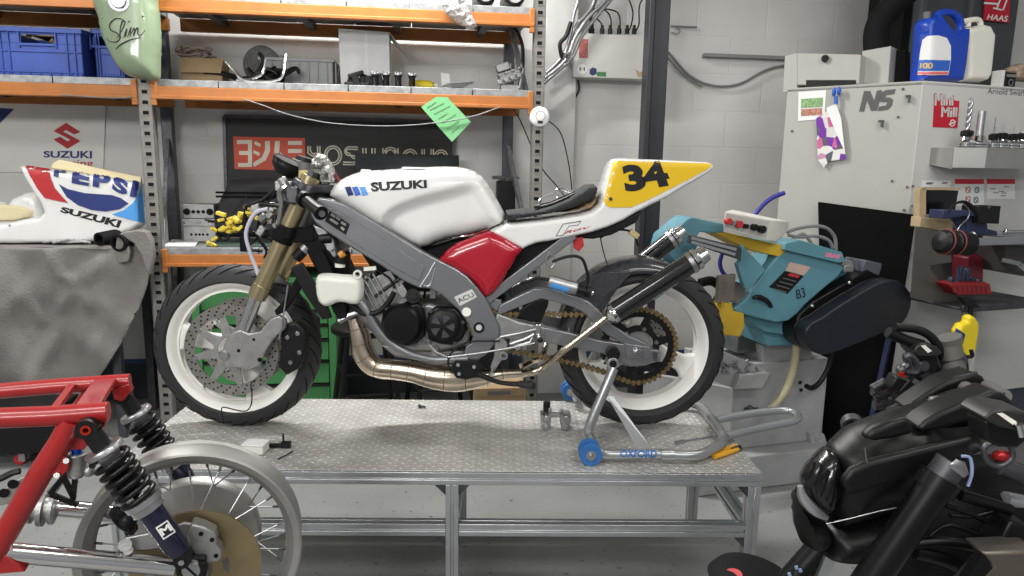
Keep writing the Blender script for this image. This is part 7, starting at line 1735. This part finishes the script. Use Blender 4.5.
# yellow bottle on the lower shelf edge
F = Fr(*(G.M @ V((G.p(966, 330, -.03).x, -.03, G.p(966, 357, -.03).z))), .33)
e = thing('spray_bottle', F, 'yellow bottle with black nozzle hanging upright before the white skirt', 'bottle')
m = MB().puff([(p.x, p.z) for p in F.ps([(962, 356), (968, 357), (972, 350), (975.5, 331), (975.5, 322), (972, 316), (968, 314), (965, 316), (964, 321), (958, 323), (954, 330), (955, 342)])], .022, .015, 0, .006)
bvb = m.bvh(); yb_ = obj('bottle_body', m, yelplast, e, smooth=60); mm = MB(); stick(mm, bvb, F, [(956, 328), (964.5, 334), (961, 348), (954.5, 340)], .004, 2); obj('label', mm, inknavy, yb_)
obj('nozzle', MB().cyl(F.p(970, 315, 0), F.p(971, 305, 0), .010).slab(F.ps([(960, 297), (966, 297), (981, 307), (976, 308), (968, 306)], -.01), (0, .02, 0)), black, e)
# leaning black sheet
Fb = Fr(*(ML.M @ V((0, -.05, 0))), -.73)
sh = [Fb.p(a, b, 0) for a, b in ((818, 202), (915.5, 215))]; r = Fb.p(884, 415, 0); l = Fb.p(824, 444, 0)
r2_ = sh[1]+(r-sh[1])*1.0
zb2 = .003; P = [sh[0], sh[1], r, V((r.x-.01, 0, zb2)), V((l.x, 0, zb2)), V((l.x, 0, 1.0))]
m = MB().slab([V((p.x, 0, p.z)) for p in P[:5]], (0, .018, 0))
single('black_sheet', m, mat('sheet_black', (.004, .004, .0045), .8, spec=.1), Fb, 'large black sheet leaning upright against the cream machine side', 'sheet')
a, b = Fb.p(891, 330, -.03), Fb.p(872, 417, -.03); m = MB().bar(a, V((b.x+(b.x-a.x)*.5, b.y, .015)), .02, .045, (0, 1, 0)); single('steel_strut', m, navy, Fb, 'dark navy steel strut standing in front of the black sheet', 'strut')
m = MB().b2((.02, -.10, .003), (.30, -.03, MF.p(890, 370, -.1).z)); single('waste_bin', m, blackmatt, MF, 'dark box against the machine base behind the black motorcycle', 'box', bevel=.005)
# ---------------------------------------------------------------- black motorcycle at the lower right
Q = Fr(0, 1.42, 0, 0)
t = thing('black_motorcycle', Q, 'matt black streetfighter motorcycle cropped at the lower right corner', 'motorcycle')
q_ = lambda L, d: [Q.p(a, b, d) for a, b in L]
def bp_(n, m, mt, par=None, **k): return obj(n, m, mt, par or t, **k)
xzq = lambda L, d: [(p.x, p.z) for p in q_(L, d)]
def puffq(nm, L, d, H, rd, mt=satb, n=3, par=None, res=.010, mod=None, shift=None, **k):
    P = cr([V((a, b, 0)) for a, b in L], n, True) if n else [V((a, b, 0)) for a, b in L]
    return bp_(nm, MB().puff(xzq([(p.x, p.y) for p in P], d), H, rd, d, res, mod=mod, shift=shift), mt, par, smooth=60)
# headlight shell and nose cowl
nose = puffq('nose_cowl', [(829, 449), (838, 440), (855, 428), (880, 416), (906, 408), (922, 412), (935, 424), (955, 430), (985, 425), (992, 436), (970, 448), (940, 462), (920, 480), (908, 500), (885, 508), (850, 517), (829, 523), (824, 510), (820, 480)], -.02, .09, .10, res=.011,
    shift=lambda x, z: 0.004*sin((z*2.2+x)*26))
for nm, L, th in (('nose_blade', ((864, 439), (874, 430), (890, 423), (906, 418.5), (914, 423), (915, 434), (897, 439), (876, 442)), .03), ('nose_side_panel', ((842, 482), (852, 470), (872, 461), (905, 453), (945, 443), (976, 436), (970, 450), (932, 470), (895, 484), (850, 497)), .022)):
    bp_(nm, MB().slab(q_(L, -.13), (0, th, 0)), satb, nose, bevel=.010, seg=3)
hl = puffq('headlight_lens', [(801, 482.5), (806, 470), (814, 460), (822, 452), (830, 448), (836, 455), (839, 468), (838, 486), (834, 500), (829, 509), (818, 508), (806, 497)], -.055, .055, .05, mt=mat('lens_black', (.006, .006, .007), .2, coat=.3), res=.009)
m = MB()
for a, b, c, d in ((808, 478, 815, 462), (814, 486, 822, 464), (820, 496, 828, 470), (826, 500, 834, 480)): m.tube(q_(((a, b), ((a+c)/2+1, (b+d)/2), (c, d)), -.105), .003, 6, smooth=3)
bp_('lens_fin', m, blacksat, hl, split=True)
bp_('chrome_lip', MB().tube(q_(((800, 486), (802, 495), (808, 504), (817, 512), (827, 518)), -.085), [.006, .010, .012, .011, .006], 8, smooth=5), alu, hl)
puffq('chin_cowl', [(797, 486), (794, 497), (794, 512), (795, 524), (800, 540), (808, 546), (818, 545), (828, 536), (826, 522), (812, 515), (802, 502)], -.04, .06, .04, res=.010)
puffq('lower_cowl', [(826, 524), (850, 518), (880, 511), (905, 506), (912, 512), (895, 530), (872, 548), (850, 556), (828, 555), (815, 548), (822, 536)], -.03, .07, .04)
bp_('bright_trim', MB().tube(q_(((826, 524), (850, 518.5), (880, 511), (905, 506)), -.105), .0012, 6, smooth=4), steel, nose)
bp_('panel_seam', MB().tube(q_(((865, 448), (866, 458), (869, 465), (874, 467)), -.125), .0012, 6, smooth=4), steel, nose)
# winglets
def wingb(L, d, nm='cowl_wing'):
    return bp_(nm, MB().slab(q_(L, d), (0, .065, 0)), satb, bevel=.009, seg=3)
wf = wingb([(905, 410), (915, 402), (928, 393), (944, 383), (960, 377), (975, 373.5), (984, 377), (989, 384), (982, 390), (965, 391), (945, 396), (930, 404), (918, 412)], .12)
wn = wingb([(917, 430), (927, 421), (940, 413), (956, 406), (975, 399), (994, 391.5), (1006, 395), (1014, 402), (1021, 410), (1014, 414), (990, 415), (965, 422), (942, 430), (925, 433)], -.10)
bp_('wing_bar', MB().tube([Q.p(965, 388, .12), Q.p(984, 400, -.06)], .016, 14), mat('bar_grey', (.16, .15, .14), .45, metal=.4), wn)
bp_('wing_bar', MB().tube([Q.p(986, 386, .12), Q.p(1004, 396, -.06)], .014, 14), MT['bar_grey'], wn)
puffq('wing_web', [(930, 398), (940, 396), (944, 402), (950, 410), (940, 413), (930, 412)], .0, .02, .02, mt=MT['bar_grey'], par=wn, res=.006)
puffq('intake_fill', [(905, 412), (930, 402), (975, 388), (1010, 400), (1000, 425), (960, 440), (920, 440)], .06, .05, .03, mt=blackmatt)
# forks
def tubeq(nm, a, b, da, db, r, mt, par=None, n=24): return bp_(nm, MB().cyl(Q.p(*a, da), Q.p(*b, db), r, n=n), mt, par)
f1 = tubeq('fork_leg', (934, 488), (856, 600), -.17, -.17, .031, blacksat); tubeq('fork_shoulder', (942, 476), (933, 489), -.17, -.17, .037, blacksat, f1)
tubeq('fork_top', (952, 462), (941, 477), -.17, -.17, .028, darksteel, f1)
bp_('blue_clip', MB().tube(q_(((962, 456), (970, 458), (972, 472), (968, 486)), -.19), .003, 6, smooth=4), mat('clip_pale_blue', (.3, .38, .6), .4), f1)
puffq('bright_guard', [(948, 466), (956, 459), (965, 462), (969, 474), (964, 478), (954, 471)], -.20, .004, .01, mt=steel, par=f1, n=0, res=.008)
f2 = tubeq('fork_leg', (822, 546), (776, 598), .04, .04, .030, blacksat)
m = MB()
for a, b in ((795, 568), (799, 571), (788, 575)): m.bar(Q.p(a, b, .005), Q.p(a+3, b-1, .005), .002, .008)
bp_('fork_print', m, MT['clip_pale_blue'], f2)
m = MB().slab(q_(((826, 556), (836, 560), (826, 585), (812, 590)), -.0), (0, .04, 0)); bp_('silver_stay', m, alu)
# dark frame, engine and tank behind the forks
puffq('frame_spar', [(900, 512), (935, 490), (975, 470), (1010, 462), (1040, 470), (1040, 600), (870, 600), (880, 560)], .05, .12, .05, mt=blackmatt, n=0, res=.02)
m = MB()
for L, r in ((((905, 545), (940, 542), (975, 546), (1000, 552)), .012), (((915, 552), (945, 560), (965, 572)), .014), (((960, 495), (985, 502), (1010, 510)), .012), (((945, 505), (965, 512), (985, 520), (1000, 528)), .006), (((950, 515), (975, 516), (1000, 508)), .005), (((930, 536), (950, 525), (990, 540)), .004)):
    m.tube(q_(L, -.10), r, 10, smooth=4)
bp_('hose_bundle', m, blacksat)
bp_('handlebar_clamp', MB().box(Q.p(1003, 535, -.12), (.05, .06, .08), Mx.Rotation(.3, 3, 'Y')), blacksat, bevel=.006)
bp_('exhaust_shield', MB().slab(q_(((982, 553), (1040, 551), (1040, 600), (965, 600), (994, 567)), -.2), (0, .06, 0)), mat('shield_bronze', (.16, .14, .12), .4, metal=.7), bevel=.006)
bp_('shield_face', MB().slab(q_(((982, 555), (993, 568), (972, 590), (960, 590)), -.205), (0, .02, 0)), blackmatt)
bp_('steering_yoke', MB().tube(q_(((1000, 466), (1020, 474), (1040, 490)), -.1), .018, 12), darksteel)
yk_ = bp_('yoke_ring', MB().tube(q_(((984, 448), (996, 442), (1010, 446), (1012, 458), (1000, 466), (988, 462)), -.16), .0055, 10, smooth=5, closed=True), darksteel)
bp_('red_adjuster', MB().ball(Q.p(1002, 456, -.15), (.020, .012, .012), 10), mat('adjuster_red', (.35, .02, .02), .3, metal=.5), yk_)
bp_('bright_pipe', MB().cyl(Q.p(1005, 499, -.05), Q.p(1030, 504, -.05), .016), alu)
# near and far master cylinders
def hexbox(L, d, th, nm, lab, labtxt):
    m = bp_(nm, MB().slab(q_(L[0], d), (0, th, 0)), blacksat, bevel=.006); bp_(nm+'_lid', MB().slab(q_(L[1], d-.012), (0, th+.02, 0)), mat('lid_grey_black', (.018, .0175, .016), .45) if 'lid_grey_black' not in MT else MT['lid_grey_black'], m, bevel=.004)
    bp_('lid_label', MB().slab(q_(lab, d-.014), (0, .001, 0)), plastn, m); return m
h1 = hexbox(((((984, 421), (992, 418), (1030, 428), (1036, 434), (1018, 449), (1000, 448), (986, 441))), ((984, 419), (993, 411), (1004, 409), (1030, 414), (1036, 426), (1018, 431), (1000, 428))), -.30, .05, 'fluid_reservoir', ((997, 413.5), (1003, 413), (1017, 422), (1013, 425)), '')
bp_('reservoir_glint', MB().cyl(Q.p(1019, 424, -.32), Q.p(1022, 436, -.32), .006), chrome, h1)
h2 = hexbox((((915, 355), (938, 355), (940, 378), (934, 386), (920, 384), (914, 368)), ((914, 352), (917, 346), (924, 343.5), (938, 347), (943, 353), (938, 357), (918, 357))), .30, .05, 'fluid_reservoir', ((921, 346), (925, 345), (932, 351), (928, 353)), '')
bp_('mounting_boss', MB().lathe([(0, -.006), (.012, -.006), (.014, 0)], Q.p(923.5, 366, .295), (0, 1, 0), 20), darksteel, h2)
lv = bp_('brake_lever', MB().tube(q_(((902, 370), (908, 363), (906, 356), (912, 358), (917, 366), (915, 372), (903, 371)), .28), .010, 8, smooth=4).ball(Q.p(901, 370, .27), .013, 10), darksteel)
bp_('red_pushrod', MB().cyl(Q.p(901.5, 376, .26), Q.p(901.5, 407, .26), .012).cyl(Q.p(901.5, 372, .26), Q.p(901.5, 376, .26), .007), redano)
bp_('blue_rod', MB().cyl(Q.p(909, 378, .27), Q.p(910, 400, .27), .007), navy)
gr = bp_('hand_grip', MB().cyl(Q.p(949, 341, .33), Q.p(956, 378, .30), .027).cyl(Q.p(948, 337, .33), Q.p(949.5, 343, .33), .031), mat('grip_grey', (.10, .095, .085), .6)); bp_('grip_collar', MB().cyl(Q.p(951, 356, .32), Q.p(953, 364, .32), .032), darksteel, gr)
for L, r in ((((895, 327), (915, 329), (930, 336), (940, 350), (945, 368), (945, 384)), .011), (((944, 353), (956, 351), (964, 358), (966, 372)), .007), (((966, 357), (972, 356), (971, 350)), .005), (((888, 332), (905, 340), (922, 345)), .014)):
    bp_('control_cable', MB().tube(q_(L, .32), r, 10, smooth=5), black)
m = MB(); s = random.Random(31)
for j in range(12): m.box(Q.p(s.uniform(896, 945), s.uniform(380, 404), s.uniform(.2, .3)), (.04, .04, s.uniform(.02, .04)), Mx.Rotation(s.uniform(0, 3), 3, 'Y'))
bp_('switchgear', m, black, bevel=.004, split=True)
m = MB()
for j in range(8): p = Q.p(878+s.uniform(-8, 12), 395+s.uniform(-8, 12), .3); m.cyl(p, p+V((.03, 0, s.uniform(-.02, .02))), .012, n=10)
bp_('cable_drum', m, darksteel, split=True)
bp_('bright_lever_end', MB().tube(q_(((888, 410), (896, 406), (906, 404)), .2), .006, 8).lathe([(.018, -.004), (.024, -.004), (.024, .02), (.018, .02)], Q.p(853, 427, .1), (.3, 1, .2), 24, True), darksteel, split=True)
bp_('front_support', MB().b2((Q.p(860, 560, 0).x, -.05, .002), (Q.p(860, 560, 0).x+.08, .05, Q.p(880, 600, 0).z)), blackmatt)
# dark saddle or wheel rim edge near the bench's right leg
p = Fr(0, 1.5, 0).p(750, 600, 0); F = Fr(p.x, 1.5, p.z, 0)
m = MB().lathe([(0, .03), (.05, .03), (.085, .02), (.10, .0), (.08, -.012), (0, -.012)], (0, 0, .05), (.1, 0, 1), 32).cyl((0, 0, .04), (0, 0, -F.M.translation.z+.002), .02)
e = single('padded_stool', m, blackmatt, F, 'edge of a round black padded stool with red print at bottom right', 'stool')
obj('red_print', MB().lathe([(0, 0), (.022, 0), (.022, .002)], (-.055, -.03, .078), (-.3, -.2, 1), 16), inkred, e)
for w_, L in ((wf, ((950, 379.5), (975, 373))), (wn, ((930, 419), (958, 404.5), (975, 397.5), (1002, 394)))):
    d = .15 if w_ is wf else -.07
    for a, b in L: bp_('wing_screw', MB().cyl(Q.p(a, b+2, d), Q.p(a, b, d)+V((0, 0, .003)), .005, n=10), darksteel, w_)
